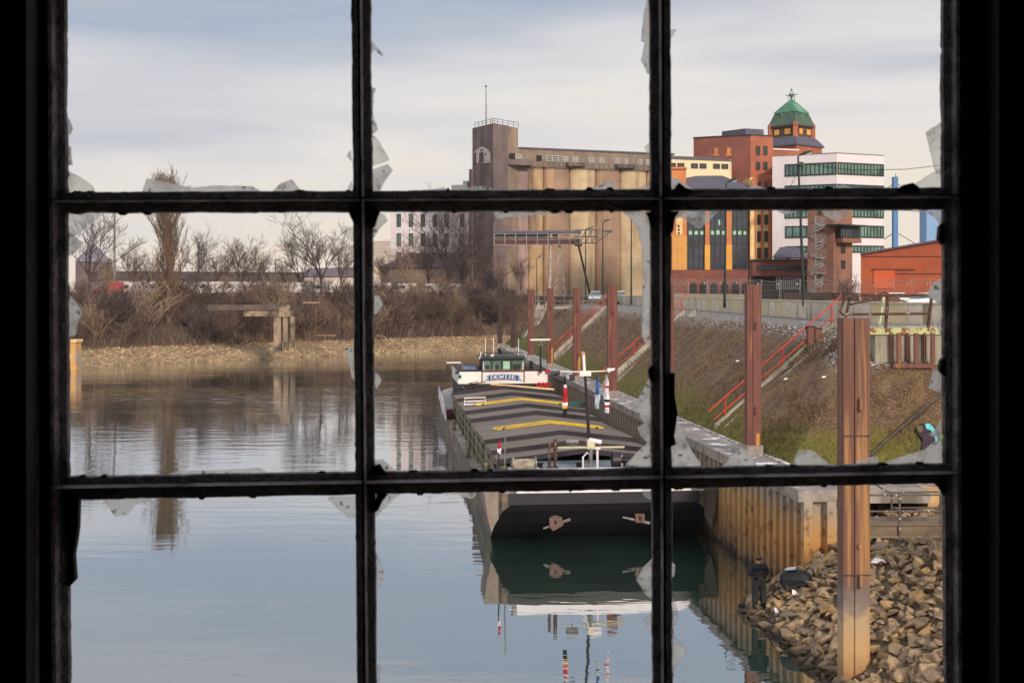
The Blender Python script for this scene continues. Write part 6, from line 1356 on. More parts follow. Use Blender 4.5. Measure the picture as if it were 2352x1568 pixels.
# anchors
for pts2, st2, nm in ((((1262, 1189), (1275, 1183), (1291, 1188), (1294, 1206), (1271, 1219), (1263, 1211)), ((1248, 1213), (1310, 1192)), 0), (((1459, 1180), (1481, 1180), (1481, 1199), (1461, 1200)), ((1430, 1187), (1492, 1201)), 1)):
    mb = MB(); mb.slab([BPt(x, y, -2.9) for x, y in pts2], (0, .22, 0)); an_ = mb.build('anchor', M('anchor_rust', c(122, 94, 86), c(98, 74, 70), 2), barge)
    mb = MB(); mb.tube([BPt(*st2[0], -2.75), BPt(*st2[1], -2.75)], [.05, .08], 6); mb.build('stock', mat['galv'], an_)
    mb = MB(); cx2 = sum(p[0] for p in pts2) / len(pts2); cy2 = sum(p[1] for p in pts2) / len(pts2); mb.slab([BPt(cx2 + dx, cy2 + dy, -2.92) for dx, dy in ((-3, -5), (3, -4), (3, 5), (-3, 4))], (0, .05, 0)); mb.build('shank_slot', mat['hullblack'], an_)
# foredeck gear
def bpole(name, x0, y0, x1, y1, yl, r, m, sub=barge, yl2=None):
    mb = MB(); r_ = r if isinstance(r, list) else [r, r * .8]; a = BPt(x0, y0, yl); a.z = min(a.z, 3.2) if name in ('mast', 'post', 'vent_tube', 'flagstaff') else a.z; mb.tube([a, BPt(x1, y1, yl if yl2 is None else yl2)], r_, 8); return mb.build(name, mat[m], sub)
mast = bpole('mast', 1357, 1074, 1344, 860, .0, [.09, .07], 'hulldark')
mb = MB(); a = BPt(1343, 862, 0); mb.tube([a, BPt(1340, 812, 0)], .075, 6); mb.build('mast_top', mat['bargewhite'], mast)
mb = MB(); a = BPt(1339, 813, 0); mb.tube([a, a + Vector((0, 0, .12))], .12, 6); mb.build('masthead_light', M('light_amber', c(190, 140, 90)), mast)
mb = MB(); mb.tube([BPt(1285, 853, 0), BPt(1340, 854, 0), BPt(1402, 851, 0)], [.025, .035, .025], 6); mb.build('crossarm', mat['bargewhite'], mast)
mb = MB(); q = BPt(1344, 857, 0); mb.box(q.x - .28, q.x + .28, -.12, .12, q.z - .13, q.z + .12); mb.build('light_box', mat['bargewhite'], mast)
mb = MB(); q = BPt(1286, 855, 0); mb.tube([q, q + Vector((-.35, 0, -.08))], [.09, .13], 8); mb.build('lamp', mat['fascia'], mast)
q = BPt(1402, 850, 0); mb = MB(); mb.tube([q + Vector((-.15, 0, -.02)), q + Vector((.22, 0, .06))], [.12, .05], 8); mb.build('lamp', mat['bargewhite'], mast)
q = BPt(1314, 867, 0); mb = MB(); mb.box(q.x - .12, q.x + .12, -.1, .1, q.z - .15, q.z + .15); mb.build('lamp', mat['fascia'], mast)
mb = MB(); mb.tube([BPt(1281, 1028.5, -.5), BPt(1434, 1026.5, -.5)], .055, 4); mb.build('crossbar', M('cream_bar', c(196, 186, 160)), mast)
for px, py, m_ in ((1314, 1013, 'galv'), (1367, 1010, 'bargewhite')):
    q = BPt(px, py, -.5); mb = MB(); mb.tube([q + Vector((-.3, 0, .0)), q + Vector((.3, -.1, -.02 if px < 1330 else -.1))], [.12, .11], 10); fl_ = mb.build('floodlight', mat[m_], mast)
    mb = MB(); mb.tube([q, q + Vector((0, 0, -.38))], .03, 5); mb.build('stem', mat['galv'], fl_)
q = BPt(1357, 1019, -.5); mb = MB(); mb.box(q.x - .18, q.x + .18, -.6, -.3, q.z - .25, q.z + .22); mb.build('junction_box', M('cream_box', c(206, 196, 164)), mast)
bpole('post', 1262, 1070, 1262, 1016, -.6, [.08, .07], 'rustrail'); bpole('post', 1276, 1068, 1275, 1008, -.6, [.10, .09], 'rustrail')
mb = MB(); a, b = BPt(1257, 1072, -.7), BPt(1282, 1072, -.7); mb.box(a.x, b.x, -.9, -.5, 3.2, 3.42); mb.build('bitts_base', mat['hullblack'], barge)
bpole('vent_tube', 1372, 1074, 1372, 1031, -.6, [.06, .06], 'bargewhite'); q = BPt(1372, 1031, -.6); mb = MB(); mb.tube([q, q + Vector((0, 0, .08))], .17, 8); mb.build('vent_cap', mat['bargewhite'], barge)
bpole('vent_tube', 1357, 1074, 1357, 1030, -.9, [.09, .09], 'galv')
mb = MB(); q = BPt(1346, 1070, -.8); mb.tube([Vector((q.x - .15, q.y, 3.2)), q + Vector((-.15, 0, .45)), q + Vector((.05, 0, .65)), q + Vector((.3, 0, .5))], .045, 6); mb.build('vent_pipe', mat['bargewhite'], barge)
for px, top, m_ in ((1160.5, 970, 'galv'), (1426, 1036, 'hulldark'), (1146, 1012, 'hulldark')): bpole('flagstaff', px - 1, 1072, px, top, -.3, [.04, .025], m_)
# winch with rope, coil, motor, wavebreaker tops
q = BPt(1205, 1066, -.4); q.z = 3.26; mb = MB(); mb.tube([q + Vector((-.6, 0, .3)), q + Vector((.5, 0, .3))], .24, 12); wn2 = mb.build('anchor_winch', M('winch_cream', c(180, 170, 150), c(110, 96, 84), 4), barge)
mb = MB(); mb.box(q.x - .8, q.x + .7, q.y - .35, q.y + .35, 3.22, 3.34); mb.build('bed', mat['white'], wn2)
for dx in (-.62, .5): mb = MB(); mb.tube([q + Vector((dx, 0, .3)), q + Vector((dx + .06, 0, .3))], .36, 12); mb.build('flange', mat['galv'], wn2)
q = BPt(1417, 1066, -.4); q.z = 3.26; mb = MB(); mb.tube([q + Vector((-.25, 0, .42)), q + Vector((.15, 0, .42))], .40, 14); mb.build('cable_reel', mat['fascia'], barge)
q = BPt(1437, 1068, -.4); q.z = 3.02; mb = MB(); mb.lathe(q.x, q.y, [(.18, 3.22), (.12, 3.36), (.12, 3.55), (.24, 3.62), (.24, 3.7)], 12); mb.build('capstan', mat['fascia'], barge)
for px in (1240, 1330): q = BPt(px, 1066, .4); mb = MB(); mb.lathe(q.x, q.y, [(.14, 3.22), (.14, 3.42), (.2, 3.45), (.2, 3.5)], 10); mb.build('deck_fitting', mat['fascia'], barge)
# flags (things of their own)
def flag(px, y0, y1, w, bands, lab, yl=0.0):
    t = thing('flag', lab, 'flag', BO, BR, 'flags hanging from the bow mast' if y0 < 960 else 'small flags on the foredeck'); n = 14; z_ = [BPt(px, y0 + (y1 - y0) * k / n, yl) for k in range(n + 1)]; r_ = random.Random(int(px))
    def edge(k): a = .04 * math.sin(k * .7 + px); return a
    for bi, (f0, f1, m_) in enumerate(bands):
        mb = MB(); k0, k1 = round(f0 * n), round(f1 * n); rg = []
        for k in range(k0, k1 + 1):
            q = z_[k]; ww = .72 * w * (.22 + .78 * math.sin(math.pi * min(1, .06 + .72 * (k / n)) ** 1.3)) ; e_ = edge(k) * .5
            rg.append([(q.x - ww / 2 + e_, q.y + .10 * math.sin(k), q.z), (q.x + e_, q.y - .12, q.z), (q.x + ww / 2 + e_ * .5, q.y + .10 * math.cos(k), q.z), (q.x + e_, q.y - .09, q.z)])
        mb.loft(rg); mb.build('cloth', mat[m_], t)
    return t
mat['flagwhite'] = M('flag_white', c(232, 226, 232), rough=.8); mat['flagblack'] = M('flag_black', c(34, 30, 38), rough=.8); mat['flaggold'] = M('flag_gold', c(220, 160, 50), rough=.8); mat['flagmint'] = M('flag_pale_blue', c(170, 184, 196), rough=.8)
flag(1298, 862, 958, .34, ((.0, .22, 'flagblack'), (.22, .30, 'flagwhite'), (.30, .64, 'flagred'), (.64, .71, 'flagwhite'), (.71, .80, 'flaggold'), (.80, 1, 'flagblack')), 'limp red flag with black, white and gold parts, leftmost on the crossarm')
flag(1372, 862, 938, .34, ((0, .6, 'flagblue'), (.6, 1, 'flagmint')), 'blue and grey flag between the mast and the white flag')
flag(1394, 860, 948, .36, ((0, .28, 'flagwhite'), (.28, .36, 'flagred'), (.36, .64, 'flagwhite'), (.64, .70, 'flagblack'), (.70, .76, 'flagwhite'), (.76, .86, 'flagred'), (.86, 1, 'flagwhite')), 'long white flag with red and black marks, rightmost on the crossarm')
flag(1147, 1012, 1042, .26, ((0, .55, 'flagred'), (.55, 1, 'flagwhite')), 'small red and white flag at the left of the foredeck', -.3)
flag(1427, 1038, 1072, .2, ((0, .3, 'flagwhite'), (.3, .75, 'flagred'), (.75, 1, 'flagwhite')), 'small red and white flag at the right of the foredeck', -.3)
# stern house and wheelhouse
YH = 46.5
def bxp(name, x0, x1, y0, y1, yl, dep, m, par_=barge, proud=0):
    a, b = BPt(x0, y1, yl), BPt(x1, y0, yl); mb = MB(); mb.box(a.x, b.x, yl - proud, yl + dep, a.z, b.z); return mb.build(name, mat[m], par_)
house = bxp('deckhouse', 1052, 1258, 852.2, 881.5, YH, 9, 'bargewhite')
a, b = BPt(1053, 881, YH), BPt(1257, 881, YH); mb = MB(); mb.box(a.x, b.x, YH + .1, YH + 9, 1.0, a.z - .003); mb.build('house_base', mat['hulldark'], barge)
mb = MB(); a, b = BPt(1052, 852, YH), BPt(1258, 852, YH); mb.box(a.x - .03, b.x + .03, YH - .04, YH + 9.03, a.z + .002, a.z + .08); mb.build('roof_edge', mat['rustdark'], house)
wh_ = bxp('wheelhouse', 1108, 1203.5, 824, 852, YH + .1, 3.4, 'rustdark')
bxp('window_frame', 1109, 1202.5, 827, 850.2, YH + .1, .06, 'white', wh_, .07)
bxp('windscreen', 1111.5, 1200, 829, 848, YH + .02, .05, 'glassgreen', wh_, .06)
for px in (1127, 1150, 1172): bxp('window_post', px, px + 4.5, 828.8, 848, YH - .06, .03, 'frame', wh_, .02)
for x0, x1, y0 in ((1115, 1124, 838), (1138, 1146, 837), (1178, 1196, 836)): bxp('seat_shape', x0, x1, y0, 848, YH - .06, .02, 'fascia', wh_, .01)
bxp('window_curtain', 1156, 1171, 829.5, 847, YH - .05, .02, 'palegreen', wh_, .008)
a, b = BPt(1100, 824, YH), BPt(1208, 812, YH + 1); mb = MB(); mb.hexa([(a.x, YH - .5, a.z), (b.x, YH - .5, a.z), (b.x, YH + 3.9, a.z), (a.x, YH + 3.9, a.z), (a.x + .3, YH - .3, a.z + .22), (b.x - .3, YH - .3, a.z + .22), (b.x - .3, YH + 3.7, a.z + .22), (a.x + .3, YH + 3.7, a.z + .22)]); rf = mb.build('wheelhouse_roof', mat['frame'], wh_)
mb = MB(); mb.tube([(a.x + .3, YH - .2, a.z + .2), (a.x + .5, YH - .2, a.z + .55), (b.x - .5, YH - .2, a.z + .55), (b.x - .3, YH - .2, a.z + .2)], .04, 5); mb.build('roof_rail', mat['frame'], rf)
for px, y0, r_ in ((1115, 778, .035), (1133.5, 776, .035), (1191, 777, .035)): mb = MB(); p0 = BPt(px, 811, YH + 1); p0.z = a.z + .2; mb.tube([p0, BPt(px, y0, YH + 1)], r_, 5); mb.build('antenna', mat['bargewhite'], rf)
q = BPt(1130.5, 817, YH - .3); mb = MB(); mb.tube([q, q + Vector((0, .12, 0))], .13, 12); mb.build('searchlight', mat['bargewhite'], rf)
mb = MB(); mb.tube([BPt(1101, 824, YH - .2), BPt(1104, 815, YH - .2), BPt(1105, 808, YH - .2)], [.05, .04, .07], 6); mb.build('searchlight', mat['bargewhite'], rf)
for px in (1107.4, 1204): bxp('brown_post', px - .9, px + .9, 848, 877, YH - .03, .03, 'rustdark', house, .06)
bxp('sill', 1107, 1204.5, 850.5, 853.5, YH - .03, .03, 'rust', house, .08)
# name banner: blue ribbon with white outlined letters, bowed upwards
def arch(px): return 2.4 * (1 - ((px - 1156.8) / 34) ** 2)
def rib_pts(x0, x1, yt, yb, n=12): return [(x0 + (x1 - x0) * k / n, yt - arch(x0 + (x1 - x0) * k / n)) for k in range(n + 1)] + [(x1 - (x1 - x0) * k / n, yb - arch(x1 - (x1 - x0) * k / n)) for k in range(n + 1)]
def plate(name, pts2, m, off, th=.03):
    mb = MB(); mb.slab([BPt(x, y, YH - off) for x, y in pts2], (0, th, 0)); return mb.build(name, mat[m], house)
for sx in (-1, 1):
    f = lambda x: 1156.8 + sx * (x - 1156.8)
    plate('ribbon_tail', [(f(1184), 863.5), (f(1197), 861.5), (f(1192.5), 867), (f(1201.5), 874.5), (f(1184), 872)], 'flagmint', .05)
    plate('ribbon_tail', [(f(1185), 864.5), (f(1194), 863.5), (f(1190.5), 867.5), (f(1196), 871.6), (f(1185), 870.8)], 'banner', .075)
plate('ribbon', rib_pts(1121.5, 1192, 861.0, 873.6), 'flagmint', .09)
plate('ribbon', rib_pts(1123.0, 1190.6, 861.9, 872.8), 'banner', .15)
LET = {'D': [((0, 0), (0, 1)), ((0, 1), (.55, 1)), ((.55, 1), (.95, .75)), ((.95, .75), (.95, .25)), ((.95, .25), (.55, 0)), ((.55, 0), (0, 0))],
       'E': [((0, 0), (0, 1)), ((0, 1), (.9, 1)), ((0, .5), (.65, .5)), ((0, 0), (.9, 0)), ((.9, 1), (.9, .8)), ((.9, 0), (.9, .2))],
       'N': [((.05, 0), (.05, 1)), ((.05, 1), (.95, 0)), ((.95, 0), (.95, 1)), ((-.1, 1), (.2, 1)), ((-.1, 0), (.25, 0)), ((.75, 1), (1.1, 1))],
       'I': [((.5, 0), (.5, 1)), ((.2, 1), (.8, 1)), ((.2, 0), (.8, 0))],
       'S': [((.9, .8), (.65, 1)), ((.65, 1), (.3, 1)), ((.3, 1), (.05, .75)), ((.05, .75), (.9, .3)), ((.9, .3), (.65, 0)), ((.65, 0), (.3, 0)), ((.3, 0), (.02, .2))]}
xw_ = 1128.0; lw_ = 7.4
for i, ch_ in enumerate('DENISE'):
    x0 = xw_ + i * 10.05 - (1.2 if i > 3 else 0); mb = MB()
    for a, b in LET[ch_]:
        pa, pb = (x0 + a[0] * lw_, 871.2 - a[1] * 7.6), (x0 + b[0] * lw_, 871.2 - b[1] * 7.6); hx = 1.15 if abs(a[1] - b[1]) > .45 else .62
        pa = (pa[0], pa[1] - arch(pa[0])); pb = (pb[0], pb[1] - arch(pb[0])); L_ = math.hypot(pb[0] - pa[0], pb[1] - pa[1]); nx, ny = -(pb[1] - pa[1]) / L_ * hx, (pb[0] - pa[0]) / L_ * hx; tx, ty = (pb[0] - pa[0]) / L_ * .4, (pb[1] - pa[1]) / L_ * .4
        mb.slab([BPt(x, y, YH - .17) for x, y in ((pa[0] - nx - tx, pa[1] - ny - ty), (pb[0] - nx + tx, pb[1] - ny + ty), (pb[0] + nx + tx, pb[1] + ny + ty), (pa[0] + nx - tx, pa[1] + ny - ty))], (0, .02, 0))
    mb.build('letter', mat['bargewhite'], house)
# odds and ends round the house
q = BPt(1055.6, 864.5, YH); mb = MB(); mb.tube([q + Vector((0, -.1, 0)), q + Vector((0, .0, 0))], .2, 12); pr = mb.build('porthole', M('teal_ring', c(120, 180, 186)), house); mb = MB(); mb.tube([q + Vector((0, -.12, 0)), q + Vector((0, -.09, 0))], .13, 12); mb.build('porthole_glass', mat['glassdark'], pr)
bxp('side_light', 1254.5, 1262, 848.5, 856.5, YH - .25, .25, 'flagred', house); bxp('side_light', 1046, 1055, 852, 859, YH - .2, .2, 'lampgreen', house)
bxp('tarpaulin', 1066, 1095, 844.5, 851, YH + 1, 2.5, 'teal', house); bxp('deck_box', 1096, 1105, 843, 851, YH + .8, 1.2, 'rustdark', house); bxp('deck_box', 1206, 1215, 843, 851, YH + .8, 1.2, 'rustdark', house)
mb = MB(); q0, q1 = BPt(1220, 852, YH + 1), BPt(1220, 829, YH + 1); mb.tube([q0, q1], .16, 8); mb.build('exhaust', mat['hulldark'], house)
mb = MB(); mb.tube([BPt(1063, 852, YH + .6), BPt(1062, 836, YH + .6), BPt(1054, 834.5, YH + .6), BPt(1027, 833, YH + .6)], .06, 5); mb.build('bracket', mat['galv'], house)
mb = MB(); a, b = BPt(1026, 834, YH + .6), BPt(1058, 831, YH + .6); mb.box(a.x, b.x, YH + .4, YH + .9, a.z, b.z); mb.build('radar_scanner', mat['white'], house)
mb = MB(); mb.tube([BPt(1029, 839, YH + .6), BPt(1027, 855, YH + .6)], .1, 6); mb.build('fender', mat['fascia'], house)
rm_ = bpole('radar_mast', 1242, 857, 1241, 786, YH - .4, [.10, .07], 'hulldark')
mb = MB(); mb.tube([BPt(1218, 780.5, YH - .4), BPt(1264, 780, YH - .4)], .09, 6); mb.build('radar_bar', mat['bargewhite'], rm_)
for y, r_ in ((784, .20), (788, .16), (793, .26)): q = BPt(1241.5, y, YH - .4); mb = MB(); mb.tube([q, q + Vector((0, 0, .08))], [r_, r_ * .7], 10); mb.build('disc', mat['galv'], rm_)
t = thing('plank', 'long cream batten lying across the aft end of the hatches', 'plank', BO, BR); mb = MB(); mb.tube([BPt(1126, 882.5, 45.6), BPt(1273, 894.5, 44.2)], .09, 4); mb.build('batten', mat['sandstone'], t)
t = thing('dinghy_cover', 'green tarpaulin covered bundle lying at the right edge of the hatches', 'bundle', BO, BR); q = BPt(1319, 923.5, 31); mb = MB(); mb.loft([[(q.x + x, q.y + dy * w, q.z - .25 + h) for dy, h in ((-.6, 0), (-.5, .22 * w), (0, .36 * w), (.5, .2 * w), (.6, 0))] for x, w in ((-.95, .4), (-.5, .9), (.1, 1), (.7, .8), (.95, .4))]); mb.build('tarpaulin', M('green_tarp', c(36, 66, 54), c(50, 84, 66), 3), t)
bag_ = MB(); q = BPt(1089, 884, 45.6); bag_.tube([q + Vector((-1, 0, 0)), q + Vector((1, 0, .25)), q + Vector((.9, 0, -.5)), q + Vector((-.7, 0, -.6)), q + Vector((-1, 0, 0))], .05, 5); bag_.tube([q + Vector((-.5, .3, .1)), q + Vector((.3, .3, .3)), q + Vector((.2, .3, -.6))], .05, 5)
t = thing('metal_rack', 'rusty tubular rack standing before the left of the deckhouse', 'rack', BO, BR); bag_.build('frame', mat['rustrail'], t)
mb = MB(); 
q = BPt(1246, 886.5, 45.9); t = thing('hose_bundle', 'red coiled hose lying before the right of the deckhouse', 'hose', BO, BR)
for k in range(3): mb.tube([(q.x + .35 * k - .3 + .22 * math.cos(a), q.y, q.z + .12 + .16 * math.sin(a)) for a in [j * math.pi / 5 for j in range(11)]], .06, 5)
mb.build('hose', mat['flagred'], t)

# ================================================================ rubble slope in the foreground
XW = [(18, 13.4), (28, 11.2), (33, 10.3), (37.3, 9.66), (39.9, 9.3), (43.5, 9.05), (45, 8.72), (46.2, 8.72), (48, 9.7), (50.3, 10.8), (52, 11.6), (60, 16)]
def xw(Y):
    for (a, b), (c1_, d1_) in zip(XW, XW[1:]):
        if Y <= c1_: return b + (d1_ - b) * (Y - a) / (c1_ - a)
    return 16
def zrub(x, y):
    t_ = x - xw(y); z = .62 * t_ if t_ < 5 else 3.1 + .30 * (t_ - 5)
    return min(z, 4.30) + .16 * noise.noise(Vector((x * .6, y * .6, 2)))
mb = MB(); mb.uv = []; rows = []
for j in range(46):
    y = 18 + j * .74; row = []
    for i in range(34):
        x = xw(y) - 1.2 + i * .5; row.append((x, y, zrub(x, y))); mb.uv.append((x, y))
    rows.append(mb.vs(row))
for a, b in zip(rows, rows[1:]):
    for i in range(33): mb.fi([a[i], a[i + 1], b[i + 1], b[i]])
mat['bed'] = M('rubble_ground', c(110, 92, 72), c(74, 62, 52), 3.0, detail=9, bump=1.0, bscale=5, stretch=(1, .5, 1), rot=(0, 0, .6))
struct(mb.build('rubble_slope', mat['bed'], fix=False))
def rock_mesh(seed, mats, sub=11, name='rock', flat=.62):
    r_ = random.Random(seed); bm = bmesh.new()
    for k in range(sub):
        v = Vector((r_.gauss(0, 1), r_.gauss(0, 1), r_.gauss(0, 1))).normalized() * r_.uniform(.75, 1.1); bm.verts.new((v.x * r_.uniform(.8, 1.3), v.y, v.z * flat))
    bmesh.ops.convex_hull(bm, input=bm.verts); 
    for v in [v for v in bm.verts if not v.link_faces]: bm.verts.remove(v)
    bmesh.ops.recalc_face_normals(bm, faces=bm.faces)
    me = bpy.data.meshes.new(name); bm.to_mesh(me); bm.free(); me.materials.append(mats); return me
mat['rockA'] = M('tan_sandstone', c(186, 158, 122), c(136, 114, 92), 2.2, detail=8, c3=c(112, 92, 74), scale3=1.2, bump=.5, bscale=9)
mat['rockB'] = M('grey_brown_stone', c(146, 124, 102), c(116, 98, 84), 2.2, detail=8, c3=c(168, 140, 104), scale3=1.0, bump=.5, bscale=9)
mat['rockC'] = M('yellow_stone', c(178, 148, 104), c(148, 120, 86), 2.2, detail=8, bump=.5, bscale=9)
def wetfoot(m):
    t = m.node_tree; b = t.nodes['Principled BSDF']; src = b.inputs['Base Color'].links[0].from_socket; L = t.links.new
    g_ = t.nodes.new('ShaderNodeNewGeometry'); s_ = t.nodes.new('ShaderNodeSeparateXYZ'); L(g_.outputs['Position'], s_.inputs[0])
    mr = t.nodes.new('ShaderNodeMapRange'); mr.inputs[1].default_value = .12; mr.inputs[2].default_value = .38; L(s_.outputs[2], mr.inputs[0])
    mx = t.nodes.new('ShaderNodeMix'); mx.data_type = 'RGBA'; mx.inputs['A'].default_value = c(58, 48, 38); L(mr.outputs[0], mx.inputs['Factor']); L(src, mx.inputs['B']); L(mx.outputs['Result'], b.inputs['Base Color'])
for k_ in ('rockA', 'rockB', 'rockC', 'bed'): wetfoot(mat[k_])
RM = [rock_mesh(100 + i, mat[('rockA', 'rockB', 'rockA', 'rockC', 'rockB')[i % 5]], sub=12) for i in range(15)]
r_ = random.Random(42); cand = []
y = 29.5
while y < 51.5:
    x = xw(y) - .35
    while x < xw(y) + 9.0:
        px_, py_ = x + r_.uniform(-.2, .2), y + r_.uniform(-.2, .2); t_ = px_ - xw(py_)
        if not (py_ > 46.2 and (px_ > line(py_, -.1)) and not (px_ > 11.2 and py_ < 48.3)) and not ((px_ - 10.4) ** 2 + (py_ - 37.1) ** 2 < .32):
            s_ = r_.choice([.12, .16, .20, .25, .33]) * r_.uniform(.85, 1.2) * (.62 if t_ > 5.6 else 1)
            if r_.random() < .97: cand.append((px_, py_, s_))
        x += .25 if t_ < 5.6 else .24
    y += .25
def inview(x, y, z):
    px, py = CX + x * F / y, HY + (EYE - z) * F / y
    return 1548 < px < 2165 and 1118 < py < 1566 and not (1925 < px < 1997)
big = sorted([q for q in cand if inview(q[0], q[1], zrub(q[0], q[1]))], key=lambda q: -q[2] / q[1])[:296]; bigs = set(big)
rest_v, rest_f, rmi = [], [], []
def place(q, k):
    x, y, s = q; z = zrub(x, y) + s * .18
    return Matrix.Translation((x, y, z)) @ Matrix.Rotation(r_.uniform(0, 6.28), 4, 'Z') @ Matrix.Rotation(r_.uniform(-.7, .5), 4, 'Y') @ Matrix.Rotation(r_.uniform(-.5, .5), 4, 'X') @ Matrix.Diagonal((s * r_.uniform(.9, 1.35), s * r_.uniform(.8, 1.1), s * r_.uniform(.75, 1.15), 1))
for q in cand:
    k = r_.randrange(15); Mx = place(q, k)
    if q in bigs:
        o = bpy.data.objects.new('rock', RM[k]); COL.objects.link(o); o.matrix_world = Mx
        tag(o, 'angular tan quarry stone in the rubble heap beside the nearest pile', 'rock', 'loose quarry stones by the quay wall')
    else:
        me = RM[k]; b0 = len(rest_v); rest_v += [tuple(Mx @ v.co) for v in me.vertices]; rest_f += [[b0 + i for i in p_.vertices] for p_ in me.polygons]; rmi += [k % 5] * len(me.polygons)
me = bpy.data.meshes.new('rubble'); me.from_pydata(rest_v, [], rest_f)
for nm in ('rockA', 'rockB', 'rockA', 'rockC', 'rockB'): me.materials.append(mat[nm])
me.polygons.foreach_set('material_index', rmi); o = bpy.data.objects.new('rubble', me); COL.objects.link(o); tag(o, 'smaller broken stones filling the rubble slope beside the nearest pile', 'rubble', kind='stuff')
# far bank riprap
FA = [(i, far_off(i)) for i in (-1, 1, 3, 5, 7, 9)]
mat['farrock'] = M('far_riprap', c(192, 166, 132), c(158, 134, 106), .6, detail=4, c3=c(128, 106, 86), scale3=.3)
SR = [rock_mesh(300 + i, mat['farrock'], sub=8, flat=.5) for i in range(6)]; V, Fc = [], []
for k in range(15000):
    sgm = r_.randrange(2, 13); f = r_.random(); dd = r_.uniform(-1.0, 9.0); q = far_off(dd); a, b = q[sgm], q[min(13, sgm + 1)]; x, y = lerp(a, b, f); z = -.8 + (dd + 1.5) / 9.5 * 4.0
    L_ = math.hypot(a[0] - b[0], a[1] - b[1])
    if r_.random() > L_ / 40 + .15: continue
    me0 = SR[r_.randrange(6)]; s = r_.uniform(.16, .42); Mx = Matrix.Translation((x, y, z)) @ Matrix.Rotation(r_.uniform(0, 6.28), 4, 'Z') @ Matrix.Rotation(r_.uniform(-.6, .6), 4, 'X') @ Matrix.Diagonal((s * 1.3, s, s, 1))
    b0 = len(V); V += [tuple(Mx @ v.co) for v in me0.vertices]; Fc += [[b0 + i for i in p_.vertices] for p_ in me0.polygons]
me = bpy.data.meshes.new('riprap'); me.from_pydata(V, [], Fc); me.materials.append(mat['farrock']); o = bpy.data.objects.new('riprap', me); COL.objects.link(o); tag(o, 'pale riprap of small stones along the far water edge', 'riprap', kind='stuff')

# ================================================================ angler on the rubble point
AX, AY = 9.10, 44.95; AZ = zrub(AX, AY) + .10
person = thing('person', 'person in black jacket and dark grey trousers standing at the water with a rod', 'person', (AX, AY, AZ), R(6))
person.scale = (1.06, 1.06, 1.06)
def skin(name, verts, edges, radii, m, parent, root=0, sub=2):
    me = bpy.data.meshes.new(name); me.from_pydata(verts, edges, []); o = bpy.data.objects.new(name, me); COL.objects.link(o); o.parent = parent; me.materials.append(m)
    md = o.modifiers.new('skin', 'SKIN'); md.use_smooth_shade = True
    for i, v in enumerate(me.skin_vertices[0].data): v.radius = radii[i] if isinstance(radii[i], tuple) else (radii[i],) * 2; v.use_root = (i == root)
    s = o.modifiers.new('sub', 'SUBSURF'); s.levels = sub; s.render_levels = sub
    return o
mat['skin'] = M('skin_tone', c(176, 130, 110), rough=.6); mat['hair'] = M('short_brown_hair', c(62, 48, 46), c(44, 36, 36), 40); mat['jacket'] = M('black_jacket', c(24, 22, 32), c(36, 32, 42), 8, bump=.3); mat['trousers'] = M('dark_grey_trousers', c(44, 42, 42), c(34, 33, 35), 8, bump=.3)
V = [(0, 0, .98), (0, .01, 1.18), (0, .02, 1.40), (0, .03, 1.52), (0, .05, 1.62), (0, .06, 1.72), (0, .05, 1.78),
     (-.19, .01, 1.45), (-.27, .03, 1.20), (-.13, .27, 1.12), (-.06, .36, 1.12), (.19, .01, 1.45), (.27, .03, 1.20), (.13, .27, 1.12), (.06, .36, 1.12),
     (-.10, 0, .90), (-.13, .02, .50), (-.14, -.03, .10), (-.15, .12, .05), (.10, 0, .90), (.15, .0, .50), (.17, -.05, .10), (.19, .10, .05)]
E = [(0, 1), (1, 2), (2, 3), (3, 4), (4, 5), (5, 6), (2, 7), (7, 8), (8, 9), (9, 10), (2, 11), (11, 12), (12, 13), (13, 14), (0, 15), (15, 16), (16, 17), (17, 18), (0, 19), (19, 20), (20, 21), (21, 22)]
rad = [.13, .12, .13, .055, .075, .098, .07, .06, .045, .032, .038, .06, .045, .032, .038, .09, .062, .045, .04, .09, .062, .045, .04]
for s, hnd in ((-1, 10), (1, 14)):      # five fingers a hand
    for k, (dx, L_) in enumerate(((-.026, .062), (-.009, .072), (.009, .068), (.026, .055))):
        b0 = len(V); V += [(s * .06 + dx, .40, 1.12), (s * .06 + dx, .40 + L_ * .6, 1.105), (s * .06 + dx, .40 + L_ * .8, 1.07)]; E += [(hnd, b0), (b0, b0 + 1), (b0 + 1, b0 + 2)]; rad += [.010, .009, .008]
    b0 = len(V); V += [(s * .02, .37, 1.14), (s * .01, .41, 1.15)]; E += [(hnd, b0), (b0, b0 + 1)]; rad += [.011, .009]
skin('body', V, E, rad, mat['skin'], person)
skin('jacket', [(0, 0, .97), (0, .005, 1.15), (0, .015, 1.34), (0, .02, 1.45), (0, .03, 1.535), (-.20, .01, 1.43), (-.29, .03, 1.19), (-.15, .24, 1.11), (.20, .01, 1.43), (.29, .03, 1.19), (.15, .24, 1.11)],
     [(0, 1), (1, 2), (2, 3), (3, 4), (3, 5), (5, 6), (6, 7), (3, 8), (8, 9), (9, 10)], [(.25, .19), (.26, .20), (.27, .21), (.20, .16), .085, .13, .12, .085, .13, .12, .085], mat['jacket'], person)
skin('trousers', [(0, 0, 1.06), (0, 0, .93), (-.11, .0, .82), (-.13, .02, .48), (-.14, -.02, .10), (.11, 0, .82), (.15, 0, .48), (.17, -.04, .10)],
     [(0, 1), (1, 2), (2, 3), (3, 4), (1, 5), (5, 6), (6, 7)], [(.23, .19), (.24, .19), .155, .125, .105, .155, .125, .105], mat['trousers'], person, 1)
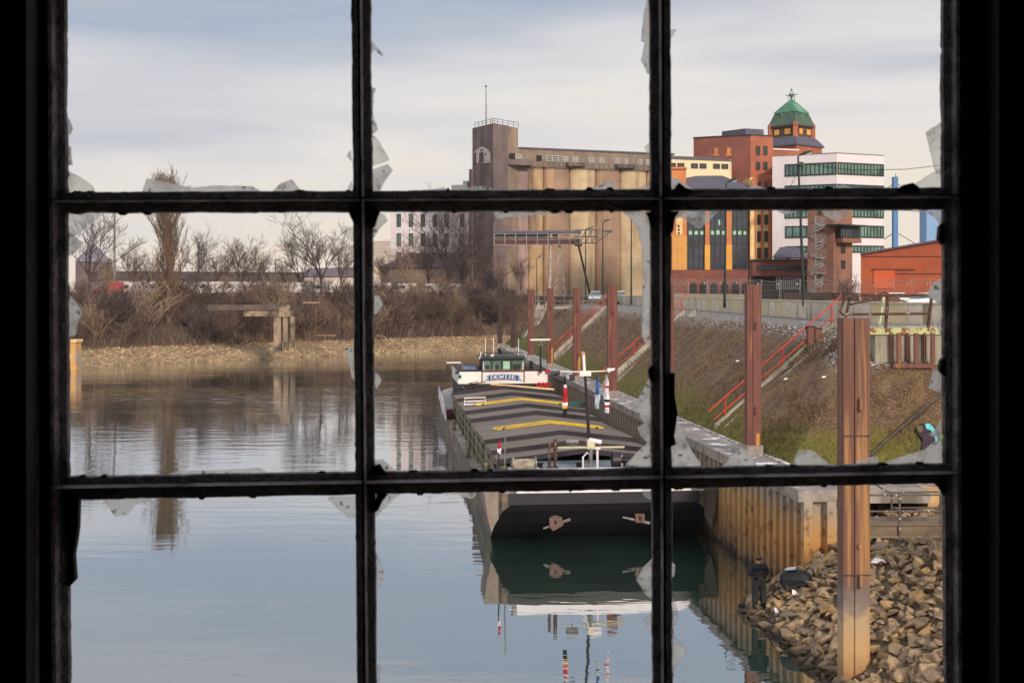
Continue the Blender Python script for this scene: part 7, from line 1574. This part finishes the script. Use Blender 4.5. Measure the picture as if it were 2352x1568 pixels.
mb = MB(); mb.hexa([(-.13, -.225, 1.0), (.13, -.225, 1.0), (.13, -.19, 1.0), (-.13, -.19, 1.0), (-.055, -.215, 1.36), (.055, -.215, 1.36), (.055, -.18, 1.36), (-.055, -.18, 1.36)]); mb.build('bib_back', mat['trousers'], person)
skin('hair', [(0, -.005, 1.64), (0, .01, 1.71), (0, .025, 1.785)], [(0, 1), (1, 2)], [.10, .135, .11], mat['hair'], person)
for sx_, lx in ((-1, -.14), (1, .17)):
    mb = MB(); mb.loft([[(lx - .055, y, .0), (lx + .055, y, .0), (lx + .05, y, h), (lx - .05, y, h)] for y, h in ((-.12, .10), (-.02, .16), (.1, .11), (.19, .06))]); mb.build('boot', mat['hullblack'], person)
for s in (-1, 1): mb = MB(); mb.lathe(s * .102, .055, [(.008, 1.67), (.02, 1.69), (.02, 1.72), (.008, 1.735)], 8); mb.build('ear', mat['skin'], person)
# fishing rod, chair frame, bag, papers
rod = MB(); a = Vector((AX + .02, AY + .42, AZ + 1.12)); rod.tube([a + Vector((0, -.25, -.12)), a + Vector((-.2, 1.0, .25)), a + Vector((-.7, 3.2, .7))], [.014, .010, .004], 5)
tag(rod.build('fishing_rod', mat['hulldark']), 'thin dark fishing rod held over the water by the person', 'fishing rod')
def onrub(px, py):
    best = None
    for k in range(700):
        d_ = 36 + k * .02; x, z = wx(px, d_), wz(py, d_)
        if z <= zrub(x, d_) + .05: return Vector((x, d_, zrub(x, d_)))
    return P(px, py, 46)
q = onrub(1788, 1368); ch_ = thing('folding_chair', 'dark skeletal folding chair frame collapsed on the stones beside the person', 'chair frame', q, .5)
mb = MB()
for a, b in (((-.5, 0, .45), (.35, .1, .62)), ((-.4, .2, .0), (.25, -.2, .55)), ((.3, .2, .0), (-.2, -.2, .5)), ((-.35, -.2, .16), (.55, -.15, .30)), ((-.3, .3, .1), (.0, .1, .6)), ((.1, -.3, 0), (.3, .1, .6)), ((-.45, -.2, 0), (.0, .2, .42))): mb.tube([a, b], .020, 5)
mb.build('frame', mat['fascia'], ch_); mb = MB(); mb.slab([(-.1, -.25, .30), (.1, -.3, .12), (.25, -.2, .2), (.05, -.18, .36)], (0, .03, 0)); mb.build('seat_cloth', mat['galv'], ch_)
q = onrub(1829, 1355); q = q + Vector((0, 0, .22)); bg = thing('holdall', 'bulky black holdall bag resting on the stones right of the person', 'bag', q, -.3)
mb = MB(); mb.loft([[(x, y * w, .05 + z * w) for y, z in ((-.26, 0), (-.30, .2), (-.2, .40), (0, .46), (.2, .40), (.28, .2), (.25, 0))] for x, w in ((-.48, .55), (-.4, .85), (-.15, 1), (.15, 1.02), (.38, .85), (.47, .5))]); bg.scale = (1.2, 1.2, 1.15); b_ = mb.build('bag_body', M('black_nylon', c(26, 30, 36), c(40, 46, 52), 6, rough=.6, bump=.4), bg, smooth=False)
mb = MB(); mb.tube([(.25, -.1, .42), (.34, -.12, .60), (.50, -.05, .58), (.52, .0, .38)], .018, 5); mb.build('strap', mat['hullblack'], bg)
mb = MB(); mb.slab([(-.3, -.2, .50), (.05, -.2, .54), (.08, .1, .56), (-.2, .12, .52), (-.34, 0, .48)], (0, 0, .03)); t = tag(mb.build('plastic_sheet', M('white_plastic', c(214, 216, 222), c(190, 192, 200), 6, bump=.5)), 'white plastic sheet lying on top of the black holdall', 'plastic sheet'); t.location = q + Vector((-.1, -.08, .10)); t.rotation_euler = (0, 0, -.3)
for px, py, w, lab in ((2017, 1308, .55, 'largest white paper scrap, lying on the rubble right of the nearest pile'), (1983, 1311, .16, 'small cream scrap just left of the large white paper'), (1783, 1421, .14, 'white scrap on the stones below the person'), (1825, 1380, .22, 'pale torn paper on the stones below the black holdall')):
    q = onrub(px, py) + Vector((0, 0, .30)); mb = MB(); mb.slab([(-w * .5, -.02, 0), (-w * .2, -.14, .03), (w * .15, -.08, .10), (w * .5, -.1, .0), (w * .42, .08, .06), (-w * .1, .16, .10)], (0, 0, .02)); o = tag(mb.build('paper_scrap', mat['flagwhite']), lab, 'litter', 'paper scraps on the rubble'); o.location = q; o.rotation_euler = (.2, 0, r_.uniform(-.4, .4))
for px, py, lab in ((1895, 871, 'large pale scrap of litter on the grass slope left of the near pile'), (1808, 875, 'small white scrap of litter lower on the grass slope'), (1873, 773, 'pale litter scrap beside the rusty stumps'), (1697, 833, 'white litter speck on the slope left of the red handrail')):
    h = slope_at(px, py)
    if h: mb = MB(); p_ = h[0] + h[1] * .12; mb.slab([p_ + Vector(v) for v in ((-.12, -.03, -.03), (.06, -.06, .0), (.13, .01, .05), (-.03, .05, .05))], h[1] * .02); tag(mb.build('litter', mat['flagwhite']), lab, 'litter')

# ================================================================ bare trees and scrub
def build_tree(seed, h, kind='round', spread=.5, thick=.25, twigs=1.0):
    r_ = random.Random(seed); segs = []
    def grow(p, d, L_, r0, lev, up):
        n = 4 if lev < 2 else 3; pts2 = [p.copy()]; dd = d.copy()
        for k in range(n):
            dd = (dd + Vector((r_.gauss(0, 1), r_.gauss(0, 1), r_.gauss(0, .6))) * (.12 + .05 * lev) + Vector((0, 0, up))).normalized(); pts2.append(pts2[-1] + dd * L_ / n)
        for k in range(n): segs.append((pts2[k], pts2[k + 1], max(.010, r0 * (1 - .75 * k / n)), max(.008, r0 * (1 - .75 * (k + 1) / n)), lev))
        if lev >= 4: return
        cnt = {0: 0, 1: 5, 2: 5, 3: 5}[lev]; cnt = int(cnt * twigs + r_.random())
        for j in range(cnt):
            f = r_.uniform(.25, 1); i = min(n - 1, int(f * n)); q = pts2[i].lerp(pts2[i + 1], f * n - i); a = r_.uniform(0, 6.28); sp_ = spread * r_.uniform(.6, 1.3)
            nd = (dd + Vector((math.cos(a), math.sin(a), 0)) * sp_ * 1.4 + Vector((0, 0, .1))).normalized(); grow(q, nd, L_ * r_.uniform(.42, .62), r0 * .45, lev + 1, up)
    if kind == 'poplar':
        for k in range(12): a, b = k / 12, (k + 1) / 12; segs.append((Vector((.3 * math.sin(a * 5), 0, h * a)), Vector((.3 * math.sin(b * 5), 0, h * b)), thick * (1 - a * .93), thick * (1 - b * .93), 0))
        for k in range(int(120 * twigs)):
            f = r_.uniform(.06, .97); a = r_.uniform(0, 6.28); q = Vector((.3 * math.sin(f * 5), 0, h * f)); L_ = h * (.10 + .17 * math.sin(math.pi * min(1, f * 1.05)) ** .7) * r_.uniform(.7, 1.1)
            grow(q, Vector((math.cos(a) * .62, math.sin(a) * .62, 1.1)).normalized(), L_, thick * .30 * (1 - f * .6), 2, .30)
    elif kind == 'round':
        th = h * r_.uniform(.22, .32); segs.append((Vector((0, 0, 0)), Vector((0, 0, th)), thick, thick * .8, 0))
        for k in range(int(8 * twigs)):
            a = r_.uniform(0, 6.28); grow(Vector((0, 0, th * r_.uniform(.7, 1))), Vector((math.cos(a) * spread, math.sin(a) * spread, 1)).normalized(), h * r_.uniform(.5, .72), thick * .55, 1, .06)
    else:      # shrub: many stems from the ground
        for k in range(int(13 * twigs)):
            a = r_.uniform(0, 6.28); sp_ = spread * r_.uniform(.1, 1); grow(Vector((r_.gauss(0, .5), r_.gauss(0, .5), 0)), Vector((math.cos(a) * sp_, math.sin(a) * sp_, 1)).normalized(), h * r_.uniform(.6, 1), thick * r_.uniform(.5, 1), 2, .04)
    return segs
def tree_meshes(name, segs, m, minr=.022):
    """trunk (levels 0-1) and crown (finer wood) as two meshes"""
    out_ = []
    for lo, hi in ((0, 1), (2, 9)):
        V, Fc = [], []
        for p0, p1, r0, r1, lv_ in segs:
            if not lo <= lv_ <= hi: continue
            t_ = (p1 - p0); 
            if t_.length < 1e-4: continue
            t_.normalize(); u = t_.cross(Vector((.3, 1, .2))).normalized(); w = t_.cross(u); k = 5 if lv_ < 2 else 3; b0 = len(V); r0, r1 = max(r0, minr), max(r1, minr * .8)
            for rr, p_ in ((r0, p0), (r1, p1)):
                for j in range(k): a = 6.2832 * j / k; q = p_ + (u * math.cos(a) + w * math.sin(a)) * rr; V.append((q.x, q.y, q.z))
            for j in range(k): Fc.append((b0 + j, b0 + (j + 1) % k, b0 + k + (j + 1) % k, b0 + k + j))
        me = bpy.data.meshes.new(name); me.from_pydata(V, [], Fc); me.materials.append(m); out_.append(me)
    return out_
mat['barkA'] = M('poplar_bark', c(138, 112, 90), c(112, 90, 76), 1); mat['barkB'] = M('grey_bark', c(92, 76, 74), c(72, 58, 60), 1); mat['barkC'] = M('brown_twigs', c(108, 86, 76), c(84, 66, 62), 1); mat['barkD'] = M('pale_stems', c(146, 124, 104), c(112, 92, 80), 1)
def add_tree(meshes, loc, lab, cat, name, group=None, rz=0, sc=1):
    t = thing(name, lab, cat, loc, rz, group); t.scale = (sc,) * 3 if not isinstance(sc, tuple) else sc
    for me, nm in zip(meshes, ('trunk', 'crown')):
        if len(me.vertices): o = bpy.data.objects.new(nm, me); COL.objects.link(o); o.parent = t
    return t
pm = tree_meshes('poplar', build_tree(5, 26.5, 'poplar', .20, .6, 1.05), mat['barkA'], .026)
add_tree(pm, (wx(385, 214), 214, 3.4), 'towering columnar bare poplar, the tallest tree on the far bank', 'tree', 'poplar_tree', sc=(1.0, 1.0, 1.0))
rt = [tree_meshes('bare_tree', build_tree(20 + i, 12, 'round', (.5, .38, .6, .42)[i], .24, 1.0), mat[('barkB', 'barkC', 'barkB', 'barkD')[i]], .019) for i in range(4)]
TL = [(205, 222, 508, 0, 'broad bare tree at the left edge behind the red van'), (300, 262, 572, 1, 'slender bare tree between the light mast and the poplar'), (335, 270, 590, 2, 'low bare tree just left of the poplar'), (450, 258, 556, 0, 'bare tree touching the right side of the poplar'),
      (490, 262, 570, 2, 'bare tree with clotted twigs right of the poplar'), (551, 268, 552, 1, 'round topped bare tree left of the two cranes'), (600, 272, 585, 3, 'small bare tree under the left crane'), (575, 266, 590, 2, 'small bare tree filling the gap beside the round topped one'),
      (690, 258, 560, 0, 'bare tree right of the cranes'), (738, 246, 506, 2, 'tall forked bare tree with open crown near the left mullion'), (785, 262, 560, 1, 'bare tree cut off by the left mullion'), (520, 275, 598, 3, 'thin bare tree behind the vans, midway along the row'),
      (655, 262, 596, 1, 'low bare tree between the middle lamp and the forked tree'), (250, 262, 600, 3, 'small bare tree behind the red van'),
      (880, 278, 590, 1, 'bare tree before the louvred hall'), (930, 284, 560, 3, 'thin bare tree before the left windows of the white block'), (985, 286, 540, 2, 'bare tree before the middle of the white block'), (1030, 282, 488, 0, 'largest bare tree, before the right end of the white block'),
      (1062, 280, 520, 2, 'bare tree beside the silo tower'), (1105, 272, 585, 1, 'brown bare tree before the foot of the silo tower'), (1150, 268, 600, 3, 'bare tree in front of the stained silo base'), (1196, 262, 596, 1, 'bare tree before the pale patch on the silo'), (1010, 272, 600, 2, 'low bare tree before the dark hipped roof')]
for px, d, yt, k, lab in TL:
    top = wz(yt, d); zb_ = 10.6; h = top - zb_; add_tree(rt[k], (wx(px, d), d, zb_), lab, 'tree', 'bare_tree', None, r_.uniform(0, 6.28), h / 13.0)
SL = ['left of the red van', 'right before the red van', 'just left of the poplar', 'just right of the poplar', 'before the third van after the poplar', 'under the round topped tree', 'left of the ruined beam end', 'above the ruined beam', 'under the cranes', 'right of the middle lamp',
      'above the ruined pier head', 'above the pale landing planks', 'below the forked tree', 'at the left mullion', 'just right of the left mullion', 'before the left end of the dark hipped roof', 'before the middle of the dark hipped roof', 'before the right end of the dark hipped roof', 'before the silo tower corner', 'left of the farthest steel pile']
for k, px in enumerate((190, 236, 322, 440, 478, 522, 566, 604, 640, 668, 700, 716, 752, 792, 872, 910, 958, 1012, 1072, 1128)):
    x_, y_ = van_spot(px, r_.uniform(19, 24)); m_ = rt[(1, 3, 1, 2)[k % 4]]; z_ = 9.2
    add_tree(m_, (x_, y_, z_), 'thin bare sapling in front of the vans, ' + SL[k] if k < 14 else 'thin bare sapling on the far bank ' + SL[k], 'sapling', 'bare_sapling', None, r_.uniform(0, 6.28), r_.uniform(.34, .5))
sm = [tree_meshes('shrub', build_tree(60 + i, 6.5, 'shrub', (.2, .13, .22, .11, .3, .16)[i], .05, 1.1)[:], mat[('barkC', 'barkD', 'barkB', 'barkC', 'barkC', 'barkD')[i]], .028) for i in range(6)]
ns = 0
for k in range(150):
    px = r_.uniform(158, 1215); dd = r_.choice([7, 8, 9, 11, 13, 15, 17, 18]) + r_.uniform(-1, 1); q = far_off(dd); kx = (px - CX) / F; hit = None
    for a, b in zip(q, q[1:]):
        A_, B_ = Vector(a), Vector(b); den = (B_.x - A_.x) - kx * (B_.y - A_.y)
        if abs(den) < 1e-6: continue
        f = (kx * A_.y - A_.x) / den
        if 0 <= f <= 1: p_ = A_.lerp(B_, f); hit = p_ if hit is None or p_.y < hit.y else hit
    if hit is None or hit.y < 100 or (335 < px < 432 and dd < 15): continue
    z = (3.2 + (min(dd, 24) - 8) / 16 * 7.6 if dd > 8 else -.8 + (dd + 1.5) / 9.5 * 4); hh = r_.uniform(.55, 1.15) * (1.05 if dd < 14 else .78 if dd < 19 else .42)
    if px > 1090: hh *= .8
    add_tree(sm[k % 6], (hit.x, hit.y, z - .3), 'bushy bare shrub of thin brown stems on the far bank slope', 'shrub', 'bare_shrub', 'bare shrubs on the far bank slope', r_.uniform(0, 6.28), (hh * r_.uniform(.9, 1.3), hh * r_.uniform(.9, 1.3), hh)); ns += 1
# scrub stuff on the slope
V, Fc, mi = [], [], []
OFFS = {i: far_off(i) for i in range(5, 28)}
for k in range(85000):
    sg = r_.choice([2, 3, 3, 4, 4, 5, 5, 5, 6, 6, 6, 7, 8, 9, 10, 11, 12]); dd = r_.uniform(6.0, 23); lo_, f_ = int(dd), dd - int(dd); a = lerp(OFFS[lo_][sg], OFFS[lo_ + 1][sg], f_); b = lerp(OFFS[lo_][sg + 1], OFFS[lo_ + 1][sg + 1], f_); x, y = lerp(a, b, r_.random())
    z = (3.2 + (min(dd, 24) - 8) / 16 * 7.6 if dd > 8 else -.8 + (dd + 1.5) / 9.5 * 4) - .2; cl = noise.noise(Vector((x * .16, y * .16, 0))); h = max(.5, (2.3 + 2.4 * cl) * r_.uniform(.5, 1.3)) * (.15 if dd > 21 else .45 if dd > 18 else 1) * (.6 if sg > 8 else 1)
    lx, ly = r_.gauss(0, .28) * h, r_.gauss(0, .28) * h; w = r_.uniform(.03, .075); b0 = len(V)
    V += [(x - w, y, z), (x + w, y, z), (x + lx, y + ly, z + h)]; Fc.append((b0, b0 + 1, b0 + 2)); mi.append(r_.choice([0, 3, 3]) if sg >= 7 else (r_.choice([0, 0, 1, 2, 3]) if cl > -.1 else r_.choice([1, 2, 2])))
me = bpy.data.meshes.new('undergrowth'); me.from_pydata(V, [], Fc); [me.materials.append(mat[k]) for k in ('barkC', 'barkB', 'brushbed', 'barkD')]; me.polygons.foreach_set('material_index', mi)
o = bpy.data.objects.new('undergrowth', me); COL.objects.link(o); tag(o, 'tangle of leafless brown undergrowth covering the far bank slope', 'undergrowth', kind='stuff')
# dry grass on the paved slope
mat['grassdry'] = M('dry_grass', c(134, 110, 80), c(108, 86, 64), 2); mat['grassmoss'] = M('green_grass', c(90, 90, 42), c(70, 72, 32), 2); mat['grassdark'] = M('dead_stalks', c(92, 72, 52), c(76, 60, 46), 2)
V, Fc, mi = [], [], []; CA, SA = dens(C_, 6), dens(S_, 6)
wts = [max(.2, min(4, 9000 / CA[i][1] ** 2)) for i in range(len(CA) - 1)]; wts = [w if CA[i][0] < 30 else 0 for i, w in enumerate(wts)]
pick = r_.choices(range(len(CA) - 1), wts, k=26000)
for i in pick:
    f = r_.random(); v = r_.random(); a = lerp(CA[i], CA[i + 1], f); b = lerp(SA[i], SA[i + 1], f); x, y = lerp(a, b, v); z = 4.38 + 5.47 * v
    cl = noise.noise(Vector((x * .5, y * .22, 4))) + .5 * noise.noise(Vector((x * 1.3, y * .9, 9)))
    if cl < -.05 and v > .25: continue
    s_ = y / 60; h = r_.uniform(.06, .24) * (1 + max(0, cl)) * min(1.6, s_ ** .5); w = r_.uniform(.010, .024) * s_; lx, ly = r_.gauss(0, .5) * h, r_.gauss(0, .5) * h - .1 * h; b0 = len(V)
    V += [(x - w, y, z), (x + w, y, z), (x + lx, y + ly, z + h)]; Fc.append((b0, b0 + 1, b0 + 2)); mi.append(1 if v < .16 + .2 * cl and r_.random() < .75 else r_.choice([0, 0, 2]))
me = bpy.data.meshes.new('slope_grass'); me.from_pydata(V, [], Fc); [me.materials.append(mat[k]) for k in ('grassdry', 'grassmoss', 'grassdark')]; me.polygons.foreach_set('material_index', mi)
o = bpy.data.objects.new('slope_grass', me); COL.objects.link(o); tag(o, 'dry winter grass and moss growing between the stones of the slope', 'grass', kind='stuff')
# scrub behind the site fence
for px, d, h, lab in ((1945, 118, 2.6, 'dark bare bush before the stair tower foot'), (1990, 122, 1.4, 'low bare bush beside the warehouse corner')):
    add_tree(sm[4], (wx(px, d), d, 10.3), lab, 'bush', 'bare_bush', None, 1, h / 6.5)

# ================================================================ winter haze over the harbour
hb = MB(); hb.box(-1020, 1020, -10, 1400, -3.6, 120); hz_ = hb.build('haze', [], None)
hm = bpy.data.materials.new('haze'); hm.use_nodes = True; t = hm.node_tree; t.nodes.clear(); o_ = t.nodes.new('ShaderNodeOutputMaterial'); pv = t.nodes.new('ShaderNodeVolumePrincipled')
pv.inputs['Color'].default_value = (.93, .90, .92, 1); pv.inputs['Density'].default_value = .00011; pv.inputs['Anisotropy'].default_value = .3; t.links.new(pv.outputs[0], o_.inputs['Volume'])
hz_.data.materials.append(hm); hz_['kind'] = 'stuff'; hz_['label'] = 'thin pale winter haze over the harbour'
